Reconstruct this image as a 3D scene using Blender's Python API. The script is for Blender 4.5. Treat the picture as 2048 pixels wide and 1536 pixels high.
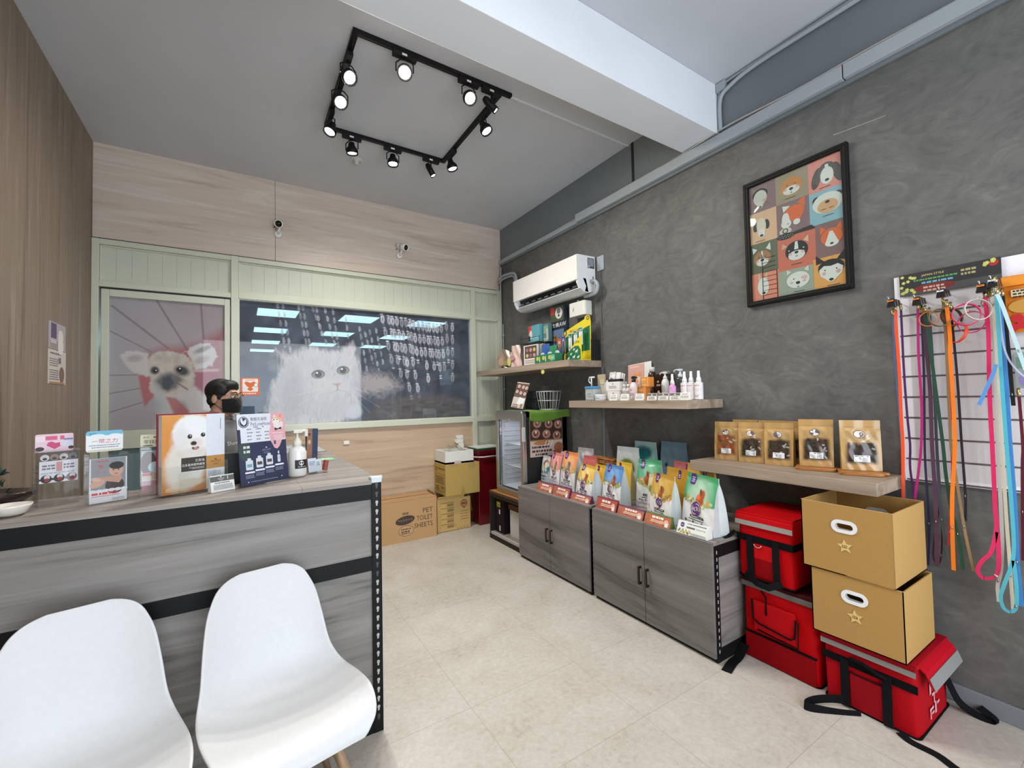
import bpy, math, random
import numpy as np
from mathutils import Vector, Matrix, Euler

for _o in list(bpy.data.objects):
    bpy.data.objects.remove(_o, do_unlink=True)
SC = bpy.context.scene
COL = SC.collection
R = math.radians
PI = math.pi
rnd = random.Random(7)

# ------------------------------------------------------------------ camera
cam_d = bpy.data.cameras.new('camera')
cam_d.sensor_width = 36.0
cam_d.lens = 36.0 * 865.3 / 2048.0
cam_d.clip_start = 0.02
cam = bpy.data.objects.new('camera', cam_d)
COL.objects.link(cam)
cam.matrix_world = Matrix(((0.84677302, 0.00082185, -0.53195374, -2.912),
                           (-0.53156362, -0.03701468, -0.84620921, -4.868),
                           (-0.02038556, 0.99931438, -0.03090617, 1.5),
                           (0, 0, 0, 1)))
SC.camera = cam

# ------------------------------------------------------------------ world, exposure, large lights
W = bpy.data.worlds.new('daylight')
SC.world = W
W.use_nodes = True
W.node_tree.nodes['Background'].inputs[0].default_value = (0.72, 0.86, 1.0, 1)
W.node_tree.nodes['Background'].inputs[1].default_value = 1.0
SC.view_settings.view_transform = 'Standard'
SC.view_settings.look = 'None'
SC.view_settings.gamma = 1.0
SC.view_settings.exposure = 0.55
SC.view_settings.use_curve_mapping = False
SC.cycles.max_bounces = 8
SC.cycles.diffuse_bounces = 5
SC.cycles.glossy_bounces = 4
SC.cycles.transmission_bounces = 8
SC.cycles.transparent_max_bounces = 24
SC.cycles.caustics_reflective = False
SC.cycles.caustics_refractive = False
SC.cycles.sample_clamp_indirect = 6.0


def area_light(name, loc, rot, sx, sy, power, col):
    d = bpy.data.lights.new(name, 'AREA')
    d.shape = 'RECTANGLE'
    d.size, d.size_y, d.energy, d.color = sx, sy, power, col
    o = bpy.data.objects.new(name, d)
    o.location, o.rotation_euler = loc, rot
    COL.objects.link(o)
    return o


# daylight through the open shop front behind the camera; ceiling lamps of the front half of the shop
area_light('shopfront_daylight', (-1.9, -6.75, 1.55), (R(90), 0, 0), 3.4, 2.7, 88, (0.86, 0.93, 1.0))
area_light('front_ceiling_lamp', (-2.5, -4.6, 3.62), (0, 0, 0), 1.6, 1.2, 14, (1.0, 0.97, 0.93))


# ------------------------------------------------------------------ colour and noise helpers
def lin(c):
    c = c / 255.0
    return c / 12.92 if c <= 0.04045 else ((c + 0.055) / 1.055) ** 2.4


def rgb(*c):
    """sRGB 0-255 -> linear rgba"""
    if len(c) == 1:
        c = c[0]
    a = c[3] if len(c) > 3 else 1.0
    return (lin(c[0]), lin(c[1]), lin(c[2]), a)


def vnoise(X, Y, seed=0, octaves=3):
    out = np.zeros_like(X, dtype=float)
    amp, tot = 1.0, 0.0
    r = np.random.RandomState(seed)
    for o in range(octaves):
        T = r.rand(64, 64)
        xi = np.floor(X).astype(int); yi = np.floor(Y).astype(int)
        fx = X - xi; fy = Y - yi
        fx = fx * fx * (3 - 2 * fx); fy = fy * fy * (3 - 2 * fy)
        a = T[yi % 64, xi % 64]; b = T[yi % 64, (xi + 1) % 64]
        c = T[(yi + 1) % 64, xi % 64]; d = T[(yi + 1) % 64, (xi + 1) % 64]
        out += amp * ((a * (1 - fx) + b * fx) * (1 - fy) + (c * (1 - fx) + d * fx) * fy)
        tot += amp; amp *= 0.5; X = X * 2.03; Y = Y * 2.03
    return out / tot


class Cv:
    """a picture painted on a fine grid: every shape is given in the metres of the printed sheet"""
    def __init__(s, x0, x1, y0, y1, nx, ny, bg):
        s.X, s.Y = np.meshgrid(np.linspace(x0, x1, nx), np.linspace(y0, y1, ny))
        s.nx, s.ny = nx, ny
        s.C = np.empty((ny, nx, 4)); s.C[:] = rgb(bg)

    def mix(s, m, col, a=1.0):
        m = np.clip(m, 0, 1)[..., None] * a
        s.C = s.C * (1 - m) + np.array(rgb(col)) * m

    def ell(s, cx, cy, rx, ry, col, soft=0.15, rot=0.0, a=1.0, wob=None):
        c, n = math.cos(rot), math.sin(rot)
        dx, dy = s.X - cx, s.Y - cy
        d = np.sqrt(((dx * c + dy * n) / rx) ** 2 + ((-dx * n + dy * c) / ry) ** 2)
        if wob is not None:
            d = d + wob
        s.mix((1 - d) / soft + 0.5, col, a)

    def sd(s, pts):
        P = np.array(pts, float); Q = np.roll(P, -1, 0)
        best = np.full(s.X.shape, 1e9); ins = np.zeros(s.X.shape, bool)
        for (ax, ay), (bx, by) in zip(P, Q):
            ex, ey = bx - ax, by - ay
            wx, wy = s.X - ax, s.Y - ay
            t = np.clip((wx * ex + wy * ey) / max(ex * ex + ey * ey, 1e-12), 0, 1)
            best = np.minimum(best, (wx - t * ex) ** 2 + (wy - t * ey) ** 2)
            if ay != by:
                cr = ((ay > s.Y) != (by > s.Y)) & (s.X < (bx - ax) * (s.Y - ay) / (by - ay) + ax)
                ins ^= cr
        d = np.sqrt(best)
        return np.where(ins, -d, d)

    def poly(s, pts, col, soft=0.006, a=1.0, wob=None):
        d = s.sd(pts)
        if wob is not None:
            d = d + wob
        s.mix(0.5 - d / soft, col, a)

    def line(s, p, q, w, col, a=1.0):
        ex, ey = q[0] - p[0], q[1] - p[1]
        wx, wy = s.X - p[0], s.Y - p[1]
        t = np.clip((wx * ex + wy * ey) / (ex * ex + ey * ey), 0, 1)
        d = np.sqrt((wx - t * ex) ** 2 + (wy - t * ey) ** 2)
        s.mix(0.5 + (w / 2 - d) / w, col, a)

    def rect(s, x0, x1, y0, y1, col, a=1.0, soft=0.002):
        s.mix(np.minimum(np.minimum(s.X - x0, x1 - s.X), np.minimum(s.Y - y0, y1 - s.Y)) / soft + 0.5, col, a)

    def n(s, sc, seed=0, octv=3, sy=None):
        return vnoise(s.X * sc + 50, s.Y * (sy or sc) + 50, seed, octv)


# ------------------------------------------------------------------ materials
MATS = {}


def _new(name):
    m = bpy.data.materials.new(name)
    m.use_nodes = True
    nt = m.node_tree
    return m, nt, nt.nodes['Principled BSDF'], nt.nodes['Material Output']


def _n(nt, typ, **kw):
    n = nt.nodes.new(typ)
    for k, v in kw.items():
        if k.startswith('i_'):
            n.inputs[k[2:].replace('_', ' ')].default_value = v
        else:
            setattr(n, k, v)
    return n


def _ramp(nt, fac, stops):
    r = nt.nodes.new('ShaderNodeValToRGB')
    e = r.color_ramp.elements
    while len(e) < len(stops):
        e.new(0.5)
    for el, (p, c) in zip(e, stops):
        el.position, el.color = p, c
    nt.links.new(fac, r.inputs[0])
    return r.outputs[0]


def _coords(nt, scale=(1, 1, 1), rot=(0, 0, 0)):
    tc = nt.nodes.new('ShaderNodeTexCoord')
    mp = nt.nodes.new('ShaderNodeMapping')
    mp.inputs['Scale'].default_value = scale
    mp.inputs['Rotation'].default_value = rot
    nt.links.new(tc.outputs['Object'], mp.inputs[0])
    return mp.outputs[0]


def _noise(nt, vec, scale, detail=4, rough=0.55, dist=0.0):
    n = nt.nodes.new('ShaderNodeTexNoise')
    n.inputs['Scale'].default_value = scale
    n.inputs['Detail'].default_value = detail
    n.inputs['Roughness'].default_value = rough
    n.inputs['Distortion'].default_value = dist
    nt.links.new(vec, n.inputs['Vector'])
    return n.outputs['Fac']


def _bump(nt, fac, bsdf, strength, dist=0.002):
    b = nt.nodes.new('ShaderNodeBump')
    b.inputs['Strength'].default_value = strength
    b.inputs['Distance'].default_value = dist
    nt.links.new(fac, b.inputs['Height'])
    nt.links.new(b.outputs[0], bsdf.inputs['Normal'])


def colmat(key, rough, metal=0.0, bump=0.0, bscale=60, coat=0.0, var=0.04, spec=0.5, sheen=0.0):
    """colour comes from the mesh's own colour attribute; a little procedural unevenness on top"""
    m, nt, b, out = _new(key)
    at = _n(nt, 'ShaderNodeAttribute', attribute_name='Col')
    nz = _noise(nt, _coords(nt), bscale, 3)
    mx = nt.nodes.new('ShaderNodeMixRGB'); mx.blend_type = 'MULTIPLY'
    mx.inputs[0].default_value = 1.0
    nt.links.new(at.outputs['Color'], mx.inputs[1])
    nt.links.new(_ramp(nt, nz, [(0.3, (1 - var, 1 - var, 1 - var, 1)), (0.7, (1, 1, 1, 1))]), mx.inputs[2])
    nt.links.new(mx.outputs[0], b.inputs['Base Color'])
    b.inputs['Roughness'].default_value = rough
    b.inputs['Metallic'].default_value = metal
    b.inputs['Coat Weight'].default_value = coat
    b.inputs['Coat Roughness'].default_value = 0.08
    b.inputs['Specular IOR Level'].default_value = spec
    b.inputs['Sheen Weight'].default_value = sheen
    if bump:
        _bump(nt, nz, b, bump)
    MATS[key] = m
    return m


colmat('print', 0.5)
colmat('gloss', 0.22, coat=0.15, bump=0.03, bscale=35)
colmat('foil', 0.28, bump=0.35, bscale=28, coat=0.3, var=0.06)
colmat('plastic', 0.35)
colmat('satin', 0.45)
colmat('paint', 0.6, bump=0.04, bscale=90)
colmat('metal', 0.32, metal=1.0)
colmat('powder', 0.5, bump=0.03, bscale=300, spec=0.22)
colmat('nylon', 0.7, bump=0.3, bscale=420, var=0.18, spec=0.12)
colmat('webbing', 0.85, bump=0.4, bscale=500, var=0.2, spec=0.1)
colmat('leather', 0.45, bump=0.12, bscale=250, var=0.1)
colmat('cloth', 0.9, bump=0.3, bscale=260, var=0.15, sheen=0.2)
colmat('skin', 0.5, bump=0.05, bscale=200, var=0.05)
colmat('hair', 0.62, bump=0.5, bscale=150, var=0.4)
colmat('kraft', 0.85, bump=0.06, bscale=180, var=0.10, spec=0.2)
colmat('ceramic', 0.15, coat=0.4)
colmat('foam', 0.8, bump=0.15, bscale=200)
colmat('leaf', 0.5, bump=0.1, bscale=80, var=0.3)


def wood(key, stops, along='X', sc=1.0, rough=0.45, fine=0.5, bump=0.05, stretch=14.0, dist=1.6, wav=0.5):
    m, nt, b, out = _new(key)
    s = {'X': (1.0 / stretch * 6, 6, 6), 'Y': (6, 6.0 / stretch, 6), 'Z': (6, 6, 6.0 / stretch)}[along]
    v = _coords(nt, tuple(k * sc for k in s))
    big = _noise(nt, v, 1.0, 5, 0.6, dist)
    s2 = {'X': (2, 90, 90), 'Y': (90, 2, 90), 'Z': (90, 90, 2)}[along]
    v2 = _coords(nt, tuple(k * sc for k in s2))
    fn = _noise(nt, v2, 1.0, 3, 0.6)
    ma = nt.nodes.new('ShaderNodeMath'); ma.operation = 'MULTIPLY_ADD'
    nt.links.new(fn, ma.inputs[0]); ma.inputs[1].default_value = fine * 0.35
    sub = nt.nodes.new('ShaderNodeMath'); sub.operation = 'SUBTRACT'
    nt.links.new(big, sub.inputs[0]); sub.inputs[1].default_value = fine * 0.175
    nt.links.new(sub.outputs[0], ma.inputs[2])
    # thin darker veins
    ab = nt.nodes.new('ShaderNodeMath'); ab.operation = 'PINGPONG'; ab.inputs[1].default_value = 0.09
    nt.links.new(big, ab.inputs[0])
    ve = nt.nodes.new('ShaderNodeMath'); ve.operation = 'MULTIPLY_ADD'
    nt.links.new(ab.outputs[0], ve.inputs[0]); ve.inputs[1].default_value = wav
    nt.links.new(ma.outputs[0], ve.inputs[2])
    c = _ramp(nt, ve.outputs[0], stops)
    nt.links.new(c, b.inputs['Base Color'])
    b.inputs['Roughness'].default_value = rough
    if bump:
        _bump(nt, fn, b, bump, 0.001)
    MATS[key] = m


wood('wood_grey', [(0.28, rgb(74, 70, 67)), (0.42, rgb(112, 108, 104)), (0.55, rgb(130, 125, 121)), (0.75, rgb(146, 142, 138))], 'X', sc=1.2, stretch=16)
wood('wood_grey_front', [(0.28, rgb(60, 58, 56)), (0.42, rgb(96, 93, 90)), (0.55, rgb(112, 109, 105)), (0.75, rgb(130, 127, 123))], 'Y', sc=1.0, stretch=13, dist=1.2)
wood('wood_grey_depth', [(0.28, rgb(80, 74, 68)), (0.42, rgb(118, 112, 106)), (0.55, rgb(138, 132, 126)), (0.75, rgb(152, 147, 142))], 'Y', sc=1.1, stretch=14)
wood('wood_top', [(0.30, rgb(88, 80, 73)), (0.45, rgb(122, 114, 106)), (0.58, rgb(138, 130, 122)), (0.75, rgb(154, 147, 140))], 'X', sc=2.0, stretch=26)
wood('wood_shelf', [(0.25, rgb(112, 94, 78)), (0.45, rgb(150, 132, 114)), (0.6, rgb(166, 149, 130)), (0.8, rgb(182, 166, 148))], 'Y', sc=1.5, stretch=18)
wood('wood_panel', [(0.25, rgb(172, 152, 136)), (0.45, rgb(200, 183, 168)), (0.6, rgb(210, 195, 181)), (0.8, rgb(220, 208, 196))], 'X', sc=1.0, stretch=12, dist=2.2)
wood('wood_warm', [(0.25, rgb(152, 126, 100)), (0.45, rgb(184, 158, 130)), (0.6, rgb(194, 170, 142)), (0.8, rgb(204, 183, 157))], 'X', sc=1.0, stretch=14, dist=1.8)
wood('wood_side', [(0.25, rgb(96, 80, 66)), (0.45, rgb(130, 113, 97)), (0.6, rgb(143, 127, 111)), (0.8, rgb(158, 143, 128))], 'Z', sc=1.6, stretch=18, rough=0.55)
wood('wood_leg', [(0.25, rgb(110, 84, 60)), (0.5, rgb(150, 120, 92)), (0.8, rgb(172, 142, 112))], 'Z', sc=4, stretch=10)
wood('wood_board', [(0.25, rgb(120, 70, 30)), (0.5, rgb(168, 108, 52)), (0.8, rgb(200, 145, 85))], 'X', sc=5, stretch=6)


def cement():
    m, nt, b, out = _new('cement')
    v = _coords(nt)
    a = _noise(nt, v, 2.2, 8, 0.62, 1.2)
    t = _noise(nt, _coords(nt, (1, 1.0, 1.7), (0.6, 0, 0)), 4.6, 6, 0.6, 3.0)
    mx = nt.nodes.new('ShaderNodeMath'); mx.operation = 'MULTIPLY_ADD'
    nt.links.new(t, mx.inputs[0]); mx.inputs[1].default_value = 0.5
    h = nt.nodes.new('ShaderNodeMath'); h.operation = 'MULTIPLY'; h.inputs[1].default_value = 0.5
    nt.links.new(a, h.inputs[0]); nt.links.new(h.outputs[0], mx.inputs[2])
    c = _ramp(nt, mx.outputs[0], [(0.33, rgb(78, 77, 76)), (0.47, rgb(94, 93, 91)), (0.56, rgb(102, 101, 98)), (0.68, rgb(117, 116, 112))])
    nt.links.new(c, b.inputs['Base Color'])
    b.inputs['Roughness'].default_value = 0.55
    _bump(nt, t, b, 0.10, 0.003)
    MATS['cement'] = m


cement()


def tiles():
    m, nt, b, out = _new('floor_tiles')
    tc = nt.nodes.new('ShaderNodeTexCoord')
    mp = nt.nodes.new('ShaderNodeMapping')
    mp.inputs['Location'].default_value = (1.965 + 6.46, 1.925 + 5.02, 0)
    nt.links.new(tc.outputs['Object'], mp.inputs[0])
    br = _n(nt, 'ShaderNodeTexBrick', offset=0.0, squash=1.0)
    br.inputs['Scale'].default_value = 1.0
    br.inputs['Brick Width'].default_value = 0.646
    br.inputs['Row Height'].default_value = 0.502
    br.inputs['Mortar Size'].default_value = 0.0016
    br.inputs['Mortar Smooth'].default_value = 0.3
    br.inputs['Bias'].default_value = 0.0
    br.inputs['Color1'].default_value = (0, 0, 0, 1)
    br.inputs['Color2'].default_value = (1, 1, 1, 1)
    br.inputs['Mortar'].default_value = (0.5, 0.5, 0.5, 1)
    nt.links.new(mp.outputs[0], br.inputs['Vector'])
    v = _coords(nt)
    a = _noise(nt, v, 3.0, 8, 0.6, 0.6)
    f = _noise(nt, v, 38.0, 6, 0.7, 0.4)
    s = nt.nodes.new('ShaderNodeMath'); s.operation = 'MULTIPLY_ADD'; s.inputs[1].default_value = 0.55
    nt.links.new(f, s.inputs[0])
    h = nt.nodes.new('ShaderNodeMath'); h.operation = 'MULTIPLY'; h.inputs[1].default_value = 0.45
    nt.links.new(a, h.inputs[0]); nt.links.new(h.outputs[0], s.inputs[2])
    t = nt.nodes.new('ShaderNodeMath'); t.operation = 'MULTIPLY_ADD'; t.inputs[1].default_value = 0.05
    bw = nt.nodes.new('ShaderNodeRGBToBW'); nt.links.new(br.outputs['Color'], bw.inputs[0])
    nt.links.new(bw.outputs[0], t.inputs[0]); nt.links.new(s.outputs[0], t.inputs[2])
    c = _ramp(nt, t.outputs[0], [(0.34, rgb(158, 149, 137)), (0.47, rgb(181, 173, 161)), (0.6, rgb(192, 185, 174)), (0.75, rgb(204, 198, 189))])
    mx = nt.nodes.new('ShaderNodeMixRGB')
    nt.links.new(br.outputs['Fac'], mx.inputs[0]); nt.links.new(c, mx.inputs[1])
    mx.inputs[2].default_value = rgb(160, 151, 139)
    nt.links.new(mx.outputs[0], b.inputs['Base Color'])
    b.inputs['Roughness'].default_value = 0.42
    _bump(nt, f, b, 0.05, 0.001)
    MATS['floor_tiles'] = m


tiles()


def ceiling_mat(key, c1, c2, rough=0.7):
    m, nt, b, out = _new(key)
    c = _ramp(nt, _noise(nt, _coords(nt), 1.6, 5, 0.5), [(0.3, c1), (0.7, c2)])
    nt.links.new(c, b.inputs['Base Color'])
    b.inputs['Roughness'].default_value = rough
    _bump(nt, _noise(nt, _coords(nt), 140, 2), b, 0.05, 0.001)
    MATS[key] = m


ceiling_mat('ceiling_paint', rgb(194, 197, 203), rgb(201, 204, 210))
ceiling_mat('beam_paint', rgb(222, 226, 231), rgb(228, 232, 237))
ceiling_mat('dark_paint', rgb(110, 117, 120), rgb(118, 125, 128), 0.5)
ceiling_mat('trunk_paint', rgb(158, 166, 171), rgb(166, 174, 179), 0.5)
ceiling_mat('skirt_paint', rgb(118, 122, 126), rgb(126, 130, 134), 0.5)
ceiling_mat('cream_paint', rgb(196, 198, 178), rgb(203, 205, 186), 0.28)
ceiling_mat('cream_board', rgb(192, 195, 176), rgb(198, 201, 183), 0.45)
ceiling_mat('backroom_paint', rgb(150, 165, 180), rgb(165, 180, 195), 0.6)
ceiling_mat('backroom_dark', rgb(45, 50, 58), rgb(60, 65, 72), 0.6)


def emis(key, col, st):
    m, nt, b, out = _new(key)
    e = nt.nodes.new('ShaderNodeEmission')
    e.inputs[0].default_value, e.inputs[1].default_value = col, st
    nt.links.new(e.outputs[0], out.inputs[0])
    MATS[key] = m


emis('lamp_glow', (1.0, 0.96, 0.88, 1), 22.0)
emis('panel_glow', (0.50, 0.84, 1.0, 1), 2.6)
emis('fridge_glow', (0.86, 0.9, 1.0, 1), .8)


def _refl(nt, gl):
    """share of light mirrored by a clear sheet: small face-on, strong at a glancing angle"""
    lw = nt.nodes.new('ShaderNodeLayerWeight'); lw.inputs[0].default_value = .5
    pw = nt.nodes.new('ShaderNodeMath'); pw.operation = 'POWER'; pw.inputs[1].default_value = 4.0
    nt.links.new(lw.outputs['Facing'], pw.inputs[0])
    ma = nt.nodes.new('ShaderNodeMath'); ma.operation = 'MULTIPLY_ADD'; ma.inputs[1].default_value = .7; ma.inputs[2].default_value = gl
    nt.links.new(pw.outputs[0], ma.inputs[0])
    return ma.outputs[0]


def clear(key, tint, rough=0.02, gl=0.04):
    """thin clear plastic or glass: mostly see-through with a fresnel reflection"""
    m, nt, b, out = _new(key)
    tr = nt.nodes.new('ShaderNodeBsdfTransparent'); tr.inputs[0].default_value = tint
    g = nt.nodes.new('ShaderNodeBsdfGlossy'); g.inputs['Roughness'].default_value = rough
    mx = nt.nodes.new('ShaderNodeMixShader')
    nt.links.new(_refl(nt, gl), mx.inputs[0])
    nt.links.new(tr.outputs[0], mx.inputs[1]); nt.links.new(g.outputs[0], mx.inputs[2])
    nt.links.new(mx.outputs[0], out.inputs[0])
    MATS[key] = m


clear('acrylic', (0.985, 0.99, 0.988, 1), gl=0.03)
clear('glass', (0.94, 0.97, 0.97, 1), gl=0.03)
clear('cellophane', (0.95, 0.95, 0.94, 1), 0.12, gl=0.10)


def film(key='film', gl=0.04):
    """printed picture film on glass: alpha of the print decides how much of the room behind shows"""
    m, nt, b, out = _new(key)
    at = _n(nt, 'ShaderNodeAttribute', attribute_name='Col')
    d = nt.nodes.new('ShaderNodeBsdfDiffuse'); nt.links.new(at.outputs['Color'], d.inputs[0])
    tr = nt.nodes.new('ShaderNodeBsdfTransparent'); tr.inputs[0].default_value = (0.8, 0.86, 0.92, 1)
    mx = nt.nodes.new('ShaderNodeMixShader')
    nt.links.new(at.outputs['Alpha'], mx.inputs[0])
    nt.links.new(tr.outputs[0], mx.inputs[1]); nt.links.new(d.outputs[0], mx.inputs[2])
    g = nt.nodes.new('ShaderNodeBsdfGlossy'); g.inputs['Roughness'].default_value = 0.02
    m2 = nt.nodes.new('ShaderNodeMixShader')
    nt.links.new(_refl(nt, gl), m2.inputs[0])
    nt.links.new(mx.outputs[0], m2.inputs[1]); nt.links.new(g.outputs[0], m2.inputs[2])
    nt.links.new(m2.outputs[0], out.inputs[0])
    MATS[key] = m


film()

# ------------------------------------------------------------------ mesh builder
_GL = {}


def glyphs(text):
    """outline of a line of text as (verts, faces), cap height about 1, from Blender's built-in fonts"""
    if text in _GL:
        return _GL[text]
    cu = bpy.data.curves.new('lettering', 'FONT')
    cu.body = text
    cu.resolution_u = 2
    o = bpy.data.objects.new('lettering', cu)
    COL.objects.link(o)
    dg = bpy.context.evaluated_depsgraph_get()
    me = bpy.data.meshes.new_from_object(o.evaluated_get(dg))
    v = [(p.co.x, p.co.y) for p in me.vertices]
    f = [tuple(p.vertices) for p in me.polygons]
    bpy.data.objects.remove(o); bpy.data.meshes.remove(me); bpy.data.curves.remove(cu)
    if v:
        x0 = min(p[0] for p in v); x1 = max(p[0] for p in v)
        y0 = min(p[1] for p in v); y1 = max(p[1] for p in v)
        k = 1.0 / max(y1 - y0, 1e-6)
        v = [((x - x0) * k, (y - y0) * k) for x, y in v]
    _GL[text] = (v, f)
    return _GL[text]


class MB:
    def __init__(s):
        s.v, s.f, s.fm, s.sm, s.c, s.mats = [], [], [], [], [], []
        s.M = Matrix.Identity(4)
        s.curved = False
        s.flat()

    def mi(s, k):
        if k not in s.mats:
            s.mats.append(k)
        return s.mats.index(k)

    def add(s, verts, faces, mat='paint', col=(200, 200, 200), smooth=False, raw=False):
        b = len(s.v)
        c = col if raw else [rgb(col)] * len(verts)
        s.c.extend(c)
        s.v.extend(s.M @ Vector(p) for p in verts)
        k = s.mi(mat)
        for f in faces:
            s.f.append(tuple(i + b for i in f)); s.fm.append(k); s.sm.append(smooth)
        return s

    def box(s, x0, x1, y0, y1, z0, z1, mat='paint', col=(200, 200, 200), top=None):
        t = top or 0
        vs = [(x0, y0, z0), (x1, y0, z0), (x1, y1, z0), (x0, y1, z0),
              (x0 + t, y0 + t, z1), (x1 - t, y0 + t, z1), (x1 - t, y1 - t, z1), (x0 + t, y1 - t, z1)]
        return s.add(vs, [(3, 2, 1, 0), (4, 5, 6, 7), (0, 1, 5, 4), (1, 2, 6, 5), (2, 3, 7, 6), (3, 0, 4, 7)], mat, col)

    def tube(s, pts, r, n=8, mat='paint', col=(200, 200, 200), caps=True, flat=1.0, up=None, smooth=True):
        """sweep; r number or list; flat squeezes the section along the second axis"""
        P = [Vector(p) for p in pts]
        m = len(P)
        rr = r if isinstance(r, (list, tuple)) else [r] * m
        vs, fs = [], []
        T = [(P[min(i + 1, m - 1)] - P[max(i - 1, 0)]).normalized() for i in range(m)]
        a = Vector(up) if up is not None else (Vector((0, 0, 1)) if abs(T[0].z) < 0.9 else Vector((1, 0, 0)))
        for i in range(m):
            a = a - T[i] * a.dot(T[i])
            if a.length < 1e-6:
                a = T[i].orthogonal()
            a.normalize()
            bb = T[i].cross(a)
            for k in range(n):
                w = 2 * PI * k / n
                vs.append(P[i] + a * (rr[i] * math.cos(w)) + bb * (rr[i] * flat * math.sin(w)))
        for i in range(m - 1):
            for k in range(n):
                k2 = (k + 1) % n
                fs.append((i * n + k, i * n + k2, (i + 1) * n + k2, (i + 1) * n + k))
        if caps:
            fs.append(tuple(range(n - 1, -1, -1))); fs.append(tuple((m - 1) * n + k for k in range(n)))
        return s.add(vs, fs, mat, col, smooth)

    def strap(s, pts, w, t, side, mat='webbing', col=(20, 20, 22)):
        """flat band along pts; side = direction of its width"""
        P = [Vector(p) for p in pts]
        S = Vector(side).normalized()
        m = len(P); vs = []; fs = []
        for i in range(m):
            T = (P[min(i + 1, m - 1)] - P[max(i - 1, 0)]).normalized()
            sd = (S - T * S.dot(T)).normalized()
            nn = T.cross(sd)
            for a, b in ((-1, -1), (1, -1), (1, 1), (-1, 1)):
                vs.append(P[i] + sd * (a * w / 2) + nn * (b * t / 2))
        for i in range(m - 1):
            for k in range(4):
                k2 = (k + 1) % 4
                fs.append((i * 4 + k, i * 4 + k2, i * 4 + 4 + k2, i * 4 + 4 + k))
        fs.append((3, 2, 1, 0)); fs.append(tuple((m - 1) * 4 + k for k in range(4)))
        return s.add(vs, fs, mat, col)

    def lathe(s, prof, c=(0, 0, 0), n=20, mat='plastic', col=(200, 200, 200), sx=1.0, sy=1.0, smooth=True):
        vs, fs = [], []
        m = len(prof)
        for r, z in prof:
            for k in range(n):
                w = 2 * PI * k / n
                vs.append((c[0] + sx * r * math.cos(w), c[1] + sy * r * math.sin(w), c[2] + z))
        for i in range(m - 1):
            for k in range(n):
                k2 = (k + 1) % n
                fs.append((i * n + k, i * n + k2, (i + 1) * n + k2, (i + 1) * n + k))
        if prof[0][0] > 1e-5:
            fs.append(tuple(range(n - 1, -1, -1)))
        if prof[-1][0] > 1e-5:
            fs.append(tuple((m - 1) * n + k for k in range(n)))
        return s.add(vs, fs, mat, col, smooth)

    def prism(s, poly, z0, z1, mat='paint', col=(200, 200, 200), mp=lambda x, y, z: (x, y, z), smooth=False):
        n = len(poly)
        vs = [mp(x, y, z0) for x, y in poly] + [mp(x, y, z1) for x, y in poly]
        fs = [tuple(range(n - 1, -1, -1)), tuple(range(n, 2 * n))]
        for k in range(n):
            k2 = (k + 1) % n
            fs.append((k, k2, n + k2, n + k))
        return s.add(vs, fs, mat, col, smooth)

    def sph(s, c, r, mat='plastic', col=(200, 200, 200), nu=14, nv=8, sc=(1, 1, 1), rot=None):
        vs, fs = [], []
        Q = rot or Matrix.Identity(3)
        for i in range(nv + 1):
            ph = PI * i / nv
            for k in range(nu):
                w = 2 * PI * k / nu
                p = Q @ Vector((r * sc[0] * math.sin(ph) * math.cos(w), r * sc[1] * math.sin(ph) * math.sin(w), r * sc[2] * math.cos(ph)))
                vs.append(Vector(c) + p)
        for i in range(nv):
            for k in range(nu):
                k2 = (k + 1) % nu
                fs.append((i * nu + k, (i + 1) * nu + k, (i + 1) * nu + k2, i * nu + k2))
        return s.add(vs, fs, mat, col, True)

    def surf(s, fn, nu, nv, mat, col=(200, 200, 200), smooth=True, flip=False, closeu=False):
        vs = [fn(i / nu, j / nv) for j in range(nv + 1) for i in range(nu + 1)]
        fs = []
        for j in range(nv):
            for i in range(nu):
                a = j * (nu + 1) + i
                q = (a, a + 1, a + nu + 2, a + nu + 1)
                fs.append(q[::-1] if flip else q)
        return s.add(vs, fs, mat, col, smooth)

    # ---- flat printed artwork on a plane (or any surface given by a mapping)
    def flat(s, o=(0, 0, 0), u=(1, 0, 0), v=(0, 0, 1), eps=0.00004):
        o, u, v = Vector(o), Vector(u), Vector(v)
        nn = u.cross(v).normalized()
        s.lay = 0
        s.map = lambda x, y, l: o + u * x + v * y + nn * (0.0004 + eps * l)
        return s

    def shp(s, pts, col, mat='print', keep=False):
        if not keep:
            s.lay += 1
        if s.curved and len(pts) > 3:
            # ring mesh that follows the curved surface (convex shapes)
            q = []
            for i, (x, y) in enumerate(pts):
                x2, y2 = pts[(i + 1) % len(pts)]
                k = max(1, int(math.hypot(x2 - x, y2 - y) / .012))
                q.extend((x + (x2 - x) * j / k, y + (y2 - y) * j / k) for j in range(k))
            n = len(q)
            cx = sum(p[0] for p in q) / n; cy = sum(p[1] for p in q) / n
            span = max(math.hypot(p[0] - cx, p[1] - cy) for p in q)
            rings = max(1, int(span / .012))
            vs, fs = [], []
            for j in range(rings):
                f = 1 - j / rings
                vs.extend(s.map(cx + (x - cx) * f, cy + (y - cy) * f, s.lay) for x, y in q)
            vs.append(s.map(cx, cy, s.lay))
            for j in range(rings - 1):
                fs.extend((j * n + i, j * n + (i + 1) % n, (j + 1) * n + (i + 1) % n, (j + 1) * n + i) for i in range(n))
            fs.extend(((rings - 1) * n + i, (rings - 1) * n + (i + 1) % n, rings * n) for i in range(n))
            return s.add(vs, fs, mat, col)
        return s.add([s.map(x, y, s.lay) for x, y in pts], [tuple(range(len(pts)))], mat, col)

    def rect(s, x, y, w, h, col, mat='print', keep=False):
        return s.shp([(x, y), (x + w, y), (x + w, y + h), (x, y + h)], col, mat, keep)

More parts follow.
